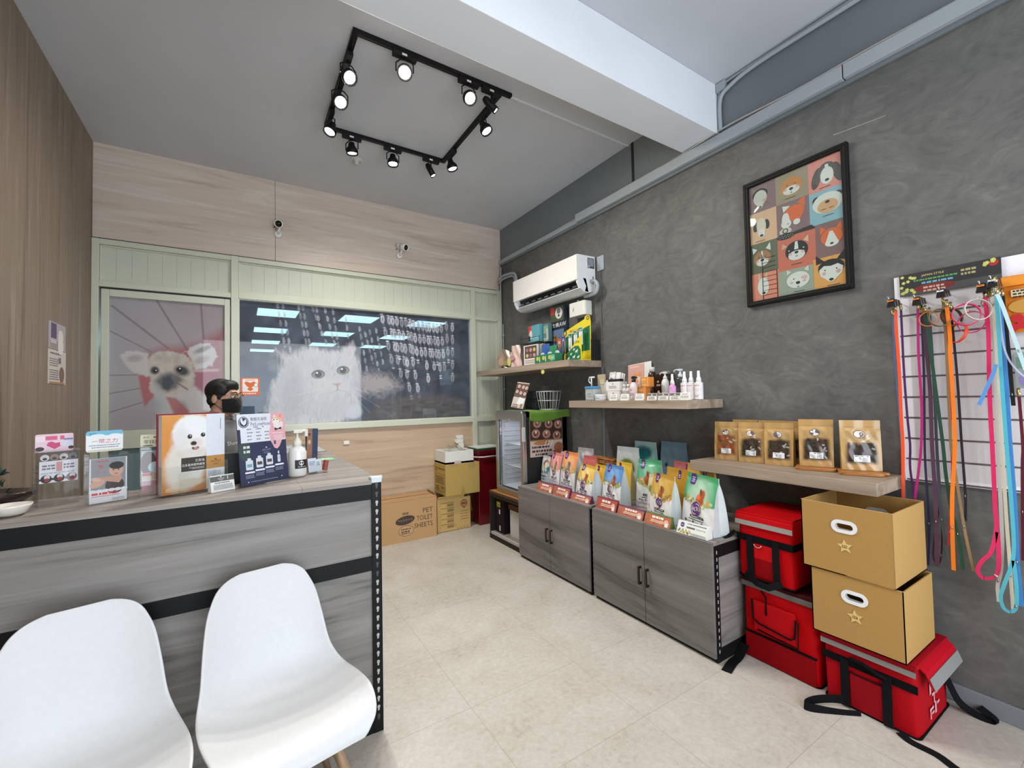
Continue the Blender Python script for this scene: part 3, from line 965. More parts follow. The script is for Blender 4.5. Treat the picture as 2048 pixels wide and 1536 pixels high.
m.tube(cr([(-.055, -.06, 2.985), (-.05, -.15, 3.02), (-.04, -.36, 3.01), (-.05, -.44, 2.93), (-.05, -.50, 2.82), (-.05, -.672, 2.78)]), .012, 8, 'trunk_paint')
tag(m.build('refrigerant_pipe'), 'grey wrapped pipes running from the corner into the air conditioner', 'pipe')
# ================================================================== track lights
K1, K2 = (15, 15, 17), (24, 24, 26)
t = thing('lighting_track', 'black rectangular lighting track fixed under the grey ceiling', 'lighting track', (-1.82, -1.75, ZC))
for x0, x1, y0, y1 in ((-2.345, -1.235, -2.285, -2.25), (-2.335, -1.30, -1.235, -1.20)):
    m = MB().box(x0 + 1.82, x1 + 1.82, y0 + 1.75, y1 + 1.75, -.024, 0, 'powder', K1)
    m.box(x0 + 1.85, x1 + 1.79, y0 + 1.762, y1 + 1.738, -.027, -.02, 'print', (6, 6, 7)); m.build('rail', t, bev=.002)
for x0, x1, y0, y1 in ((-2.345, -2.31, -2.25, -1.235), (-1.335, -1.30, -2.25, -1.235)):
    m = MB().box(x0 + 1.82, x1 + 1.82, y0 + 1.75, y1 + 1.75, -.024, 0, 'powder', K1)
    m.box(x0 + 1.832, x1 + 1.808, y0 + 1.78, y1 + 1.72, -.027, -.02, 'print', (6, 6, 7)); m.build('rail', t, bev=.002)


def spot(x, y, ax, aim, label, small=False, power=50, warm=(1.0, .97, .93)):
    """track spotlight: adapter on the rail, yoke, lamp can with a glowing face; aim = direction of the beam"""
    t = thing('track_spotlight', label, 'spotlight', (x, y, ZC - .027), group='spotlights on the ceiling track')
    L = .075
    ad = MB()
    if ax == 'x':
        ad.box(-L, L, -.017, .017, -.03, 0, 'powder', K2)
        ad.box(-.02, .012, -.0178, -.017, -.022, -.008, 'print', (225, 225, 222))
    else:
        ad.box(-.017, .017, -L, L, -.03, 0, 'powder', K2)
    ad.build('adapter', t, bev=.002)
    D = Vector(aim).normalized()
    c = Vector((0, 0, -.115))
    side = D.cross(Vector((0, 0, 1)))
    side = side.normalized() if side.length > .05 else Vector((1, 0, 0))
    rr = .026 if small else .047
    ln = .075 if small else .05
    yk = MB()
    w = rr + .006
    pts = [c + side * w, c + side * w + Vector((0, 0, .055)), c + Vector((0, 0, .078)) + side * w * .5, c + Vector((0, 0, .078)) - side * w * .5, c - side * w + Vector((0, 0, .055)), c - side * w]
    yk.tube(pts, .0045, 6, 'powder', K1)
    yk.tube([c + Vector((0, 0, .078)), (0, 0, -.03)], .008, 8, 'powder', K1)
    yk.build('yoke', t)
    q = D.to_track_quat('Z', 'Y').to_matrix()
    h = MB(); h.M = Matrix.Translation(c) @ q.to_4x4()
    if small:
        h.lathe([(.0, -ln), (.018, -ln), (rr, -ln * .7), (rr, ln * .6), (rr * .86, ln * .6), (rr * .8, ln * .5)], (0, 0, 0), 20, 'powder', K1)
    else:
        h.lathe([(.0, -ln * 1.1), (.022, -ln * 1.1), (.028, -ln * .5), (rr * .92, -ln * .1), (rr, ln * .1), (rr, ln * .7), (rr * .93, ln * .7), (rr * .9, ln * .5)], (0, 0, 0), 24, 'powder', K1)
    h.build('lamp_can', t)
    g = MB(); g.M = h.M.copy()
    g.lathe([(.0, ln * .56), (rr * .6, ln * .55), (rr * .92, ln * .45)], (0, 0, 0), 20, 'lamp_glow')
    g.build('bulb', t)
    ld = bpy.data.lights.new('spot_beam', 'SPOT'); ld.energy = power * (.45 if small else 1) * 1.1; ld.color = warm
    ld.spot_size = R(146 if D.z < -.85 else 132); ld.spot_blend = 1.0; ld.shadow_soft_size = .04
    lo = bpy.data.objects.new('spot_beam', ld); COL.objects.link(lo); lo.parent = t
    lo.location = c + D * (ln * .9); lo.rotation_euler = D.to_track_quat('-Z', 'Y').to_euler()
    return t


spot(-2.03, -2.267, 'x', (-.25, -.75, -.75), 'bright spotlight on the rail nearest the beam, left one', power=27)
spot(-1.58, -2.267, 'x', (.05, -.75, -.8), 'bright spotlight on the rail nearest the beam, right one', power=22)
spot(-1.40, -2.267, 'x', (.75, -.3, -.8), 'small warm spotlight at the corner of the track by the beam', True, 18, (1, .86, .6))
spot(-2.327, -2.05, 'y', (.25, -.7, -.75), 'glaring spotlight on the left rail, nearest the camera', power=30)
spot(-2.327, -1.78, 'y', (.05, -.72, -.75), 'glaring spotlight on the left rail, middle of three', power=33)
spot(-2.327, -1.42, 'y', (-.35, -.15, -.95), 'spotlight on the left rail seen from the side, farthest of three', power=52)
spot(-2.13, -1.218, 'x', (.1, .12, -1), 'spotlight on the far rail, left one with label on adapter', power=56)
spot(-1.79, -1.218, 'x', (.0, -.08, -1), 'spotlight on the far rail, middle one with label on adapter', power=56)
spot(-1.44, -1.218, 'x', (.45, -.2, -.95), 'small dark spotlight hanging from the far rail', True, 28)
spot(-1.318, -1.40, 'y', (.25, -.1, -.95), 'bright spotlight on the right rail near the far corner', power=26)
spot(-1.318, -2.02, 'y', (.35, -.35, -.9), 'bright spotlight on the right rail nearer the beam', power=15)

t = thing('sprinkler_head', 'small white sprinkler head on the ceiling behind the track', 'sprinkler', (-2.005, -.82, ZC))
MB().lathe([(.0, -.006), (.055, -.006), (.06, 0)], (0, 0, 0), 24, 'plastic', (205, 205, 202)).build('flange', t)
MB().lathe([(.0, -.045), (.018, -.045), (.02, -.02), (.034, -.014), (.034, -.004)], (0, 0, 0), 20, 'plastic', (198, 198, 196)).build('nozzle', t)

# ================================================================== security cameras on the wood cladding
for x, z, yaw, lab in ((-2.59, 3.175, -14, 'white bullet security camera over the door and window joint, the left of two'), (-1.36, 3.155, 24, 'white bullet security camera above the window, the right of two')):
    t = thing('security_camera', lab, 'security camera', (x, -.02, z), group='security cameras')
    m = MB(); m.M = Matrix.Rotation(R(90), 4, 'X')
    m.lathe([(.0, .026), (.02, .026), (.034, .02), (.04, 0)], (0, 0, 0), 24, 'plastic', (226, 226, 222)); m.build('mount_base', t)
    MB().tube([(0, -.02, 0), (.003, -.055, .02), (.008, -.075, .055)], .012, 10, 'plastic', (226, 226, 222)).build('arm', t)
    D = Vector((math.sin(R(yaw)), -math.cos(R(yaw)), -.38)).normalized()
    c = Vector((.008, -.09, .078))
    q = Matrix.Translation(c) @ D.to_track_quat('Z', 'Y').to_matrix().to_4x4()
    b = MB(); b.M = q
    b.lathe([(.0, -.075), (.028, -.075), (.033, -.06), (.033, .055)], (0, 0, 0), 20, 'plastic', (230, 230, 226)); b.build('body', t)
    h = MB(); h.M = q
    h.lathe([(.034, -.02), (.036, -.02), (.037, .068), (.031, .068), (.031, .05)], (0, 0, 0), 20, 'plastic', (232, 232, 228)); h.build('sun_hood', t)
    f = MB(); f.M = q
    f.lathe([(.0, .058), (.031, .058)], (0, 0, 0), 20, 'gloss', (16, 15, 15)); f.lathe([(.0, .062), (.011, .061), (.013, .057)], (0, 0, 0), 14, 'gloss', (40, 34, 32))
    for k in range(10):
        w = 2 * PI * k / 10
        f.lathe([(.0, .0605), (.004, .059)], (.021 * math.cos(w), .021 * math.sin(w), 0), 8, 'gloss', (96, 70, 58))
    f.build('lens', t)
    MB().tube([(-.02, -.03, .08), (-.035, -.01, .07), (-.04, 0, .06)], .003, 6, 'plastic', (30, 30, 30)).build('wire', t)

# ================================================================== air conditioner
t = thing('air_conditioner', 'white wall split air conditioner with open louver above the high shelf', 'air conditioner', (0, -1.245, 2.66))
hw = .555
prof = [(-.005, -.165), (-.11, -.178), (-.155, -.172), (-.135, -.12), (-.17, -.05), (-.235, -.045), (-.236, .165), (-.225, .178), (-.005, .182)]
m = MB().prism(prof, -hw, hw, 'satin', (238, 239, 240), mp=lambda x, z, y: (x, y, z))
m.build('body', t, bev=.006, seg=3)
m = MB().box(-.246, -.234, -hw - .002, hw + .002, -.068, .172, 'gloss', (240, 238, 232)); m.flat((-.246, 0, 0), (0, -1, 0), (0, 0, 1)); m.rect(-.05, -.005, .04, .008, (225, 223, 216))
m.build('front_panel', t, bev=.006, seg=3)
m = MB()
m.prism([(-.168, -.052), (-.137, -.12), (-.153, -.166), (-.158, -.166), (-.142, -.12), (-.173, -.052)], -hw + .025, hw - .025, 'print', (14, 14, 15), mp=lambda x, z, y: (x, y, z))
m.build('air_outlet', t)
for sy in (-1, 1):
    MB().prism([(-.236, -.045), (-.232, -.09), (-.205, -.145), (-.15, -.176), (-.10, -.176), (-.13, -.045)], sy * hw - (.024 if sy > 0 else 0), sy * hw + (0 if sy > 0 else .024), 'satin', (236, 238, 240), mp=lambda x, z, y: (x, y, z)).build('end_cheek', t)
m = MB()
for k in range(9):
    y = -.46 + .115 * k
    m.box(-.192, -.186, y - .03, y + .03, -.112, -.104, 'plastic', (150, 152, 152))
m.tube([(-.186, -hw + .03, -.122), (-.186, hw - .03, -.122)], .006, 6, 'plastic', (60, 60, 62))
m.build('louver', t)
m = MB().prism([(-.203, -.142), (-.15, -.176), (-.147, -.168), (-.198, -.134)], -hw + .012, hw - .012, 'plastic', (226, 228, 230), mp=lambda x, z, y: (x, y, z)); m.build('lower_flap', t)
m = MB(); m.flat((-.10, -hw - .001, 0), (1, 0, 0), (0, 0, 1))
m.rect(-.005, .06, .085, .10, (70, 76, 84)); m.dashes(.004, .145, .068, .007, (200, 205, 210), 3, 6); m.rect(.0, .067, .022, .022, (180, 186, 192)); m.rect(.055, -.09, .012, .075, (90, 96, 104)); m.rect(.03, -.085, .004, .045, (200, 204, 208))
m.build('rating_label', t)
tag(MB().tube(cr([(-.075, -1.822, 2.585), (-.075, -1.86, 2.585), (-.07, -1.893, 2.54), (-.07, -1.87, 2.475), (-.075, -1.80, 2.462), (-.08, -1.72, 2.462)]), .016, 10, 'trunk_paint').build('drain_hose'),
    'grey drain hose curling out of the right end of the air conditioner', 'hose')
t = thing('drain_pump', 'small white drain pump box under the air conditioner', 'pump', (-.0, -1.63, 2.285))
MB().prism(rr_pts(-.115, -.12, .115, .24, .03), .0, .14, 'plastic', (226, 226, 216)).build('body', t, bev=.006)
MB().flat((-.1155, .05, .03), (0, -1, 0), (0, 0, 1)).shp([(0, .03), (.012, .03), (.02, .07), (.012, .055)], (60, 60, 60)).dashes(-.01, .02, .035, .004, (150, 150, 146), 2).build('mark', t)
MB().tube([(-.06, .03, .14), (-.06, .03, .17)], .01, 8, 'plastic', (200, 200, 195)).build('inlet', t)
tag(MB().box(-.012, 0, -1.915, -1.83, 2.69, 2.83, 'trunk_paint').build('blank_cover_plate', bev=.003), 'grey painted blank cover plate beside the air conditioner', 'cover plate')

# ================================================================== framed dog poster
PY0, PY1, PZ0, PZ1 = -3.27, -3.862, 2.07, 2.90
t = thing('framed_poster', 'black framed poster of twelve painted dog faces on cement wall', 'framed poster', (0, -3.566, 2.485))
hw, hh = .296, .415
m = MB()
fw = .032
for (a0, a1, b0, b1) in ((-hw, hw, hh - fw, hh), (-hw, hw, -hh, -hh + fw), (-hw, -hw + fw, -hh + fw, hh - fw), (hw - fw, hw, -hh + fw, hh - fw)):
    m.box(-.034, -.002, a0, a1, b0, b1, 'powder', (20, 19, 18))
for (a0, a1, b0, b1) in ((-hw + .006, hw - .006, hh - .018, hh - .008), (-hw + .006, hw - .006, -hh + .008, -hh + .018), (-hw + .008, -hw + .018, -hh + .018, hh - .018), (hw - .018, hw - .008, -hh + .018, hh - .018)):
    m.box(-.038, -.03, a0, a1, b0, b1, 'powder', (26, 25, 24))
m.build('frame', t, bev=.003)
m = MB().box(-.016, -.004, -hw + fw, hw - fw, -hh + fw, hh - fw, 'print', (90, 70, 66))
m.flat((-.0162, 0, 0), (0, -1, 0), (0, 0, 1), eps=.00002)
# columns of the patchwork; coordinates on the sheet: x to the right, y up
ML, MAUVE, OLIVE, CORAL, PEACH, TEAL, DGREEN, RED, PLUM, SALM, SAGE, ORNG = (150, 110, 106), (112, 76, 82), (142, 122, 92), (226, 122, 104), (224, 168, 124), (122, 174, 186), (66, 72, 44), (206, 84, 58), (110, 72, 74), (232, 120, 88), (140, 152, 132), (232, 148, 54)
ML, MAUVE, OLIVE, CORAL, PEACH, TEAL, DGREEN, RED, PLUM, SALM, SAGE, ORNG = [tuple(int(v * .8 + w * .2) for v, w in zip(q, (235, 222, 210))) for q in (ML, MAUVE, OLIVE, CORAL, PEACH, TEAL, DGREEN, RED, PLUM, SALM, SAGE, ORNG)]
xa, xb, xl, xr = -.096, .092, -.264, .264
m.rect(xl, .20, xa - xl, .383 - .20, MAUVE); m.rect(xl, -.004, xa - xl, .204, PEACH); m.rect(xl, -.204, xa - xl, .20, DGREEN); m.rect(xl, -.383, xa - xl, .18, SALM)
m.rect(xa, .198, xb - xa, .185, OLIVE); m.rect(xa, -.012, xb - xa, .21, MAUVE); m.rect(xa, -.228, .215, .22, RED); m.rect(xa, -.383, .195, .156, SAGE)
m.rect(xb, .192, xr - xb, .191, CORAL); m.rect(xb, -.002, xr - xb, .194, TEAL); m.rect(.117, -.203, xr - .117, .20, PLUM); m.rect(.10, -.383, xr - .10, .18, ORNG)
m.shp([(xa + .03, -.005), (.10, .012), (.118, -.01), (.118, -.016), (xa + .03, -.016)], (40, 32, 30))
WH, BK, DK = (226, 222, 212), (36, 32, 32), (60, 50, 48)
def face(x, y, rx, ry, col, muz=None, muzr=(.5, .35), muzy=-.35, nose=(0, -.3), ns=.012, ears=(), cheeks=True, rot=0.0):
    for (ex, ey, erx, ery, er, ec) in ears:
        m.ell(x + ex, y + ey, erx, ery, ec, er)
    m.ell(x, y, rx, ry, col, rot, 26)
    if muz:
        m.ell(x, y + muzy * ry, rx * muzr[0], ry * muzr[1], muz, rot, 22)
    if cheeks:
        m.ell(x - rx * .55, y - ry * .25, rx * .16, ry * .14, (214, 178, 168)); m.ell(x + rx * .55, y - ry * .25, rx * .16, ry * .14, (214, 178, 168))
    for s_ in (-1, 1):
        m.ell(x + s_ * rx * .36, y + ry * .18, .0045, .0035, BK, n=8)
    m.ell(x + nose[0] * rx, y + nose[1] * ry, ns, ns * .7, BK, n=10)
    m.rect(x + nose[0] * rx - .0008, y + nose[1] * ry - ns * 1.8, .0016, ns * 1.2, BK)
    m.ell(x + nose[0] * rx, y + nose[1] * ry - ns * 2.0, ns * .7, .0022, BK, n=8)
def tri(x, y, a, b, c_, col):
    m.shp([(x + a[0], y + a[1]), (x + b[0], y + b[1]), (x + c_[0], y + c_[1])], col)
# row by row
tri(-.193, .297, (-.045, .03), (-.02, .05), (-.048, .075), (150, 120, 112)); tri(-.193, .297, (.02, .05), (.045, .03), (.04, .075), (150, 120, 112))
m.ell(-.193, .315, .05, .038, BK); m.ell(-.193, .292, .043, .05, (206, 202, 188)); m.ell(-.193, .255, .022, .03, (206, 202, 188)); m.ell(-.193, .232, .007, .005, BK, n=8); m.ell(-.165, .27, .012, .012, (206, 168, 152))
face(-.004, .290, .064, .056, (206, 134, 66), WH, (.74, .46), -.42, (0, -.28))
for s_ in (-1, 1):
    m.ell(.189 + s_ * .054, .272, .024, .062, (84, 72, 64), s_ * .25)
m.ell(.189, .30, .046, .05, (94, 80, 66)); m.ell(.189, .272, .034, .05, WH); m.shp([(.174, .27), (.204, .27), (.197, .338), (.181, .338)], WH); m.ell(.189, .246, .011, .008, BK)
for s_ in (-1, 1):
    m.ell(-.192 + s_ * .036, .107, .016, .032, BK, s_ * .1); tri(-.192, .10, (s_ * .006, .045), (s_ * .026, .045), (s_ * .024, .085), (214, 180, 140))
m.ell(-.192, .105, .03, .054, (222, 208, 182)); m.ell(-.192, .06, .022, .03, WH); m.ell(-.192, .042, .011, .008, BK)
tri(.008, .12, (-.062, .02), (-.022, .05), (-.068, .06), WH); tri(.008, .12, (.02, .055), (.06, .02), (.062, .085), (226, 104, 50))
m.ell(.008, .125, .058, .042, (226, 104, 50)); tri(.008, .12, (-.04, -.02), (.05, -.02), (.016, -.075), (226, 104, 50)); m.ell(.02, .06, .02, .018, WH)
m.ell(-.052, .10, .012, .035, WH, -.15); m.ell(-.032, .10, .011, .034, WH, .15); m.ell(-.04, .065, .03, .028, WH); m.ell(-.03, .062, .007, .007, (214, 170, 164)); m.ell(-.046, .02, .036, .022, (206, 196, 180))
m.ell(-.047, -.012, .054, .02, (34, 32, 34)); m.ell(-.047, .022, .017, .016, (34, 32, 34)); m.ell(-.047, .022, .011, .011, (206, 196, 180))
for k in range(16):
    m.ell(-.09 + .0057 * k, -.012 + .009 * math.sin(k * 2.1), .002, .002, WH, n=6, keep=True)
for s_ in (-1, 1):
    m.ell(.186 + s_ * .056, .14, .021, .023, BK)
m.ell(.186, .112, .077, .06, (224, 220, 208)); m.ell(.186, .092, .053, .040, (216, 164, 116)); m.ell(.186, .117, .012, .008, BK); m.ell(.165, .078, .016, .002, BK); m.ell(.205, .078, .014, .002, BK)
tri(-.193, -.10, (-.058, .03), (-.03, .055), (-.062, .075), WH); tri(-.193, -.10, (.025, .05), (.055, .03), (.052, .085), WH)
face(-.193, -.11, .056, .052, (166, 116, 76), WH, (.66, .5), -.45, (0, -.2)); m.shp([(-.199, -.10), (-.187, -.10), (-.189, -.06), (-.197, -.06)], WH)
tri(.012, -.12, (-.085, .025), (-.05, .04), (-.08, .065), (214, 170, 140)); tri(.012, -.12, (.04, .055), (.068, .035), (.068, .08), (224, 190, 160))
face(.012, -.118, .064, .06, BK, WH, (.74, .5), -.48, (0, -.18)); m.shp([(.0, -.11), (.024, -.11), (.02, -.062), (.006, -.062)], WH); m.ell(-.03, -.11, .004, .004, WH); m.ell(.052, -.11, .004, .004, WH)
tri(.20, -.09, (-.06, .02), (-.025, .045), (-.055, .07), (226, 108, 58)); tri(.20, -.09, (.025, .045), (.055, .02), (.05, .075), (226, 108, 58))
m.ell(.20, -.093, .056, .05, (226, 108, 58)); m.shp([(.19, -.06), (.206, -.06), (.232, -.125), (.198, -.15), (.168, -.125)], WH); m.ell(.20, -.13, .035, .02, WH); m.ell(.20, -.132, .009, .006, BK)
m.ell(-.214, -.235, .009, .03, (222, 180, 160), .15); m.ell(-.172, -.235, .009, .03, (222, 180, 160), -.1)
m.ell(-.193, -.295, .036, .058, WH); m.ell(-.190, -.338, .011, .008, BK)
for s_ in (-1, 1):
    tri(.014, -.29, (s_ * .035, .045), (s_ * .062, .03), (s_ * .062, .065), (222, 214, 200))
face(.014, -.30, .064, .050, WH, None, nose=(0, -.35), ns=.013); m.ell(.052, -.292, .016, .013, (222, 180, 172))
tri(.19, -.27, (-.075, .03), (-.03, .04), (-.075, .085), BK); tri(.19, -.27, (.03, .04), (.072, .03), (.07, .09), BK)
m.ell(.19, -.268, .066, .046, BK); m.shp([(.13, -.275), (.155, -.255), (.19, -.262), (.225, -.255), (.25, -.275), (.245, -.31), (.20, -.352), (.18, -.352), (.135, -.31)], WH); m.ell(.19, -.34, .012, .008, BK); m.ell(.155, -.30, .01, .01, (214, 170, 160)); m.ell(.226, -.30, .012, .012, (214, 170, 160)); m.ell(.16, -.282, .004, .004, BK); m.ell(.218, -.282, .004, .004, BK)
for x0, y1 in ((-.197, -.084), (-.108, -.204)):
    m.rect(x0, -.383, .005, y1 + .383, BK)
for k in range(9):
    y = -.355 + .03 * k
    m.rect(-.193, y, .087 if y < -.2 else .08, .0028, BK, keep=(k > 0))
for (x, y) in ((-.20, .006), (-.01, .218), (.18, .205), (.19, .035), (.01, -.202), (.20, -.375), (.02, -.372)):
    m.dashes(x - .03, y, .06, .004, (70, 50, 46), int(abs(x * 999)))
m.build('print', t)
m = MB().box(-.0205, -.0195, -hw + fw, hw - fw, -hh + fw, hh - fw, 'glass'); m.build('glazing', t)

# ================================================================== three floating shelves
for lab, y0, y1, z0, z1, d in (('high floating wood shelf under the air conditioner', -1.845, -.075, 1.77, 1.832, .405), ('middle floating wood shelf crowded with bottles and jars', -3.055, -1.83, 1.398, 1.458, .40), ('low floating wood shelf holding five treat pouches', -4.035, -3.03, .993, 1.056, .362)):
    tag(MB().box(-d, -.001, y0, y1, z0, z1, 'wood_shelf').build('wall_shelf', bev=.002), lab, 'shelf', 'floating wall shelves')

# ---- small things on the back and left walls
t = thing('window_sticker', 'square orange and white sticker on the window beside the person', 'sticker', (-2.83, -.0005, 1.657))
m = MB().flat((0, -.0005, 0), (1, 0, 0), (0, 0, 1))
m.rrect(-.078, -.085, .156, .17, .016, (232, 112, 62)); m.rrect(-.064, -.052, .128, .125, .008, (240, 238, 232))
m.shp([(-.05, .035), (-.03, .048), (0, .035), (.03, .048), (.05, .035), (.028, .0), (.012, -.008), (.026, -.028), (0, -.045), (-.026, -.028), (-.012, -.008), (-.028, .0)], (228, 108, 44))
m.dashes(-.04, .058, .08, .006, (190, 120, 90), 4); m.dashes(-.062, -.074, .124, .011, (250, 225, 205), 8)
m.ell(.048, .012, .018, .022, (150, 150, 150), n=14); m.ell(.047, .013, .014, .018, (240, 238, 232), n=14)
m.build('print', t)
t = thing('pinned_card', 'postcard with purple corner and white dog on the left wood wall', 'card', (XL, -.80, 1.95))
m = MB().flat((.002, 0, 0), (0, 1, 0), (0, 0, 1))
MB().box(0, .002, -.155, .155, -.07, .107, 'print', (178, 172, 172)).build('sheet', t)
m.rect(-.155, -.07, .31, .177, (176, 170, 172)); m.rect(-.12, .0, .10, .10, (92, 76, 112)); m.ell(.06, .02, .05, .05, (222, 216, 208)); m.ell(.06, -.04, .055, .06, (226, 220, 212)); m.rect(-.13, -.065, .14, .05, (160, 140, 132)); m.dashes(-.12, -.02, .1, .006, (230, 230, 230), 2, 2)
m.build('print', t)
t = thing('pinned_card', 'pale leaflet pinned below the purple postcard on the left wall', 'card', (XL, -.80, 1.745))
MB().box(0, .002, -.16, .165, -.095, .13, 'print', (206, 200, 190)).build('sheet', t)
m = MB().flat((.002, 0, 0), (0, 1, 0), (0, 0, 1)); m.rect(-.16, -.095, .325, .225, (206, 201, 192)); m.dashes(-.13, .10, .22, .012, (96, 90, 86), 5, 1); m.dashes(-.14, .065, .16, .008, (110, 104, 98), 6, 4); m.dashes(-.14, -.01, .17, .008, (110, 104, 98), 9, 5); m.ell(.085, -.03, .05, .055, (128, 96, 74)); m.rect(.02, .045, .05, .04, (120, 112, 104)); m.rect(-.14, -.095, .28, .014, (170, 130, 90))
m.build('print', t)
t = thing('wall_socket', 'white electric plate on the wood panel under the window', 'socket', (-1.957, -.012, 1.055))
MB().box(-.03, .03, -.012, 0, -.018, .018, 'plastic', (232, 230, 224)).build('plate', t, bev=.003)
# ================================================================== cabinets along the right wall
def cabinet(y1, y0, label, end=False):
    """two-door cabinet: y1 = far end, y0 = near end; origin at the far front foot"""
    wd = y1 - y0
    t = thing('low_cabinet', label, 'cabinet', (-.668, y1, 0), group='low two-door cabinets')
    BL = (16, 16, 17)
    m = MB().box(.022, .64, -wd, 0, .06, .64, 'wood_grey')
    m.build('carcass', t)
    m = MB().box(.0, .66, -wd, 0, .642, .663, 'wood_grey_depth'); m.build('top_board', t, bev=.001)
    m = MB()
    for y in (-wd + .018, -.018):
        m.box(.004, .022, y - .018, y + .018, 0, .642, 'powder', BL)
    m.box(.006, .022, -wd + .03, -.03, 0, .05, 'powder', BL)
    for z0, z1 in ((.575, .642), (.0, .075)):
        m.box(.022, .62, -wd - .003, -wd + .01, z0, z1, 'powder', BL)
        m.box(.022, .62, -.01, .003, z0, z1, 'powder', BL)
    m.box(.0, .035, -wd - .004, -wd + .012, .0, .642, 'powder', BL)
    m.box(.585, .62, -wd - .004, -wd + .012, .0, .642, 'powder', BL)
    m.flat((.017, -wd - .004, 0), (1, 0, 0), (0, 0, 1))
    for k in range(15):
        z = .05 + .039 * k
        m.shp([(-.004, z), (.003, z), (.005, z + .012), (.003, z + .02), (-.004, z + .02)], (172, 170, 165))
    m.build('metal_frame', t)
    hw = wd / 2
    for s in (0, 1):
        ya, yb = (-.001, -hw + .002) if s == 0 else (-hw - .002, -wd + .001)
        d = MB().box(-.018, .0, yb, ya, .025, .660, 'wood_grey_front').build('door', t, bev=.0015)
        # the laminate pattern differs from door to door: shift the mesh origin
        yh = -hw + .03 if s == 0 else -hw - .03
        h = MB().box(-.046, -.034, yh - .006, yh + .006, .262, .378, 'metal', (78, 70, 62))
        h.box(-.036, -.017, yh - .006, yh + .006, .262, .276, 'metal', (78, 70, 62)); h.box(-.036, -.017, yh - .006, yh + .006, .364, .378, 'metal', (78, 70, 62))
        h.build('handle', d, bev=.002)
    return t


cabinet(-1.395, -2.372, 'grey wood-grain two-door cabinet next to the drinks fridge')
cabinet(-2.412, -3.385, 'grey wood-grain two-door cabinet next to the red delivery bags')


# ================================================================== stand-up pouches
PURP, PURD = (84, 44, 116), (66, 34, 96)


def pouch(name, label, cat, loc, rz, w, h, d, cv=None, art=None, col=(225, 224, 222), mat='foil', group=None, seal=.90, lean=0.0, seed=0, side=None, part='film_front', taper=.05, nx=34, ny=40, topcol=None):
    """side-gusset pouch standing on its base, front facing -Y; cv paints the front, art(m) adds lettering"""
    r = np.random.RandomState(seed + 1)
    ph = r.rand(6) * 6

    def D(v):
        q = max(0.0, 1 - (v / seal) ** 1.7) if v < seal else 0.0
        return d / 2 * (q ** .75) + .0022

    def HW(v):
        return w / 2 * (1 - taper * v)

    def crump(u, v):
        return .0025 * math.sin(9 * u + ph[0] + 5 * v) * math.sin(7 * v + ph[1]) + .0012 * math.sin(23 * v + 11 * u + ph[2])

    def F(x, y, off=0.0):
        v = min(max(y / h, 0), 1); u = x / (w / 2)
        u = min(max(u, -1), 1)
        yy = -D(v) * (.90 + .16 * (1 - u * u)) + (crump(u, v) if v < seal - .03 else 0.002 * math.sin(6 * u + ph[3])) * (1 - u ** 4)
        return Vector((u * HW(v), yy - off + lean * v * h, y))

    t = thing(name, label, cat, loc, rz, group)
    m = MB()
    if cv is None:
        cv = Cv(-w / 2, w / 2, 0, h, nx, ny, col)
    m.canvas(cv, lambda x, y: F(x, y), mat, lay=False)
    m.lay, m.curved = 0, True
    m.map = lambda x, y, l: F(x, y, .0018 + .00003 * l)
    if art:
        art(m)
    m.build(part, t)
    b = MB()
    sc = side or col
    def back(i, j):
        p = F(-w / 2 + w * i, h * j)
        return (p.x, -(p.y - lean * j * h) + lean * j * h, p.z)
    b.surf(back, 10, 24, mat, col if topcol is None else topcol, flip=True)
    for s in (-1, 1):
        def gus(i, j, s=s):
            v = j; x = s * HW(v); D_ = F(s * w / 2, v * h).y - lean * v * h
            a = -1 + 2 * i
            fold = (1 - abs(a)) * min(.03, abs(D_) * .5) * (0.25 + .75 * v)
            return (x - s * fold, D_ * -a + lean * v * h, v * h)
        b.surf(gus, 4, 24, mat, sc, smooth=False, flip=(s > 0))
    D0 = abs(F(w / 2, 0).y)
    b.add([(-w / 2, -D0, 0.0005), (w / 2, -D0, .0005), (w / 2, D0, .0005), (-w / 2, D0, .0005)], [(3, 2, 1, 0)], mat, sc)
    b.build('film_back', t)
    return t


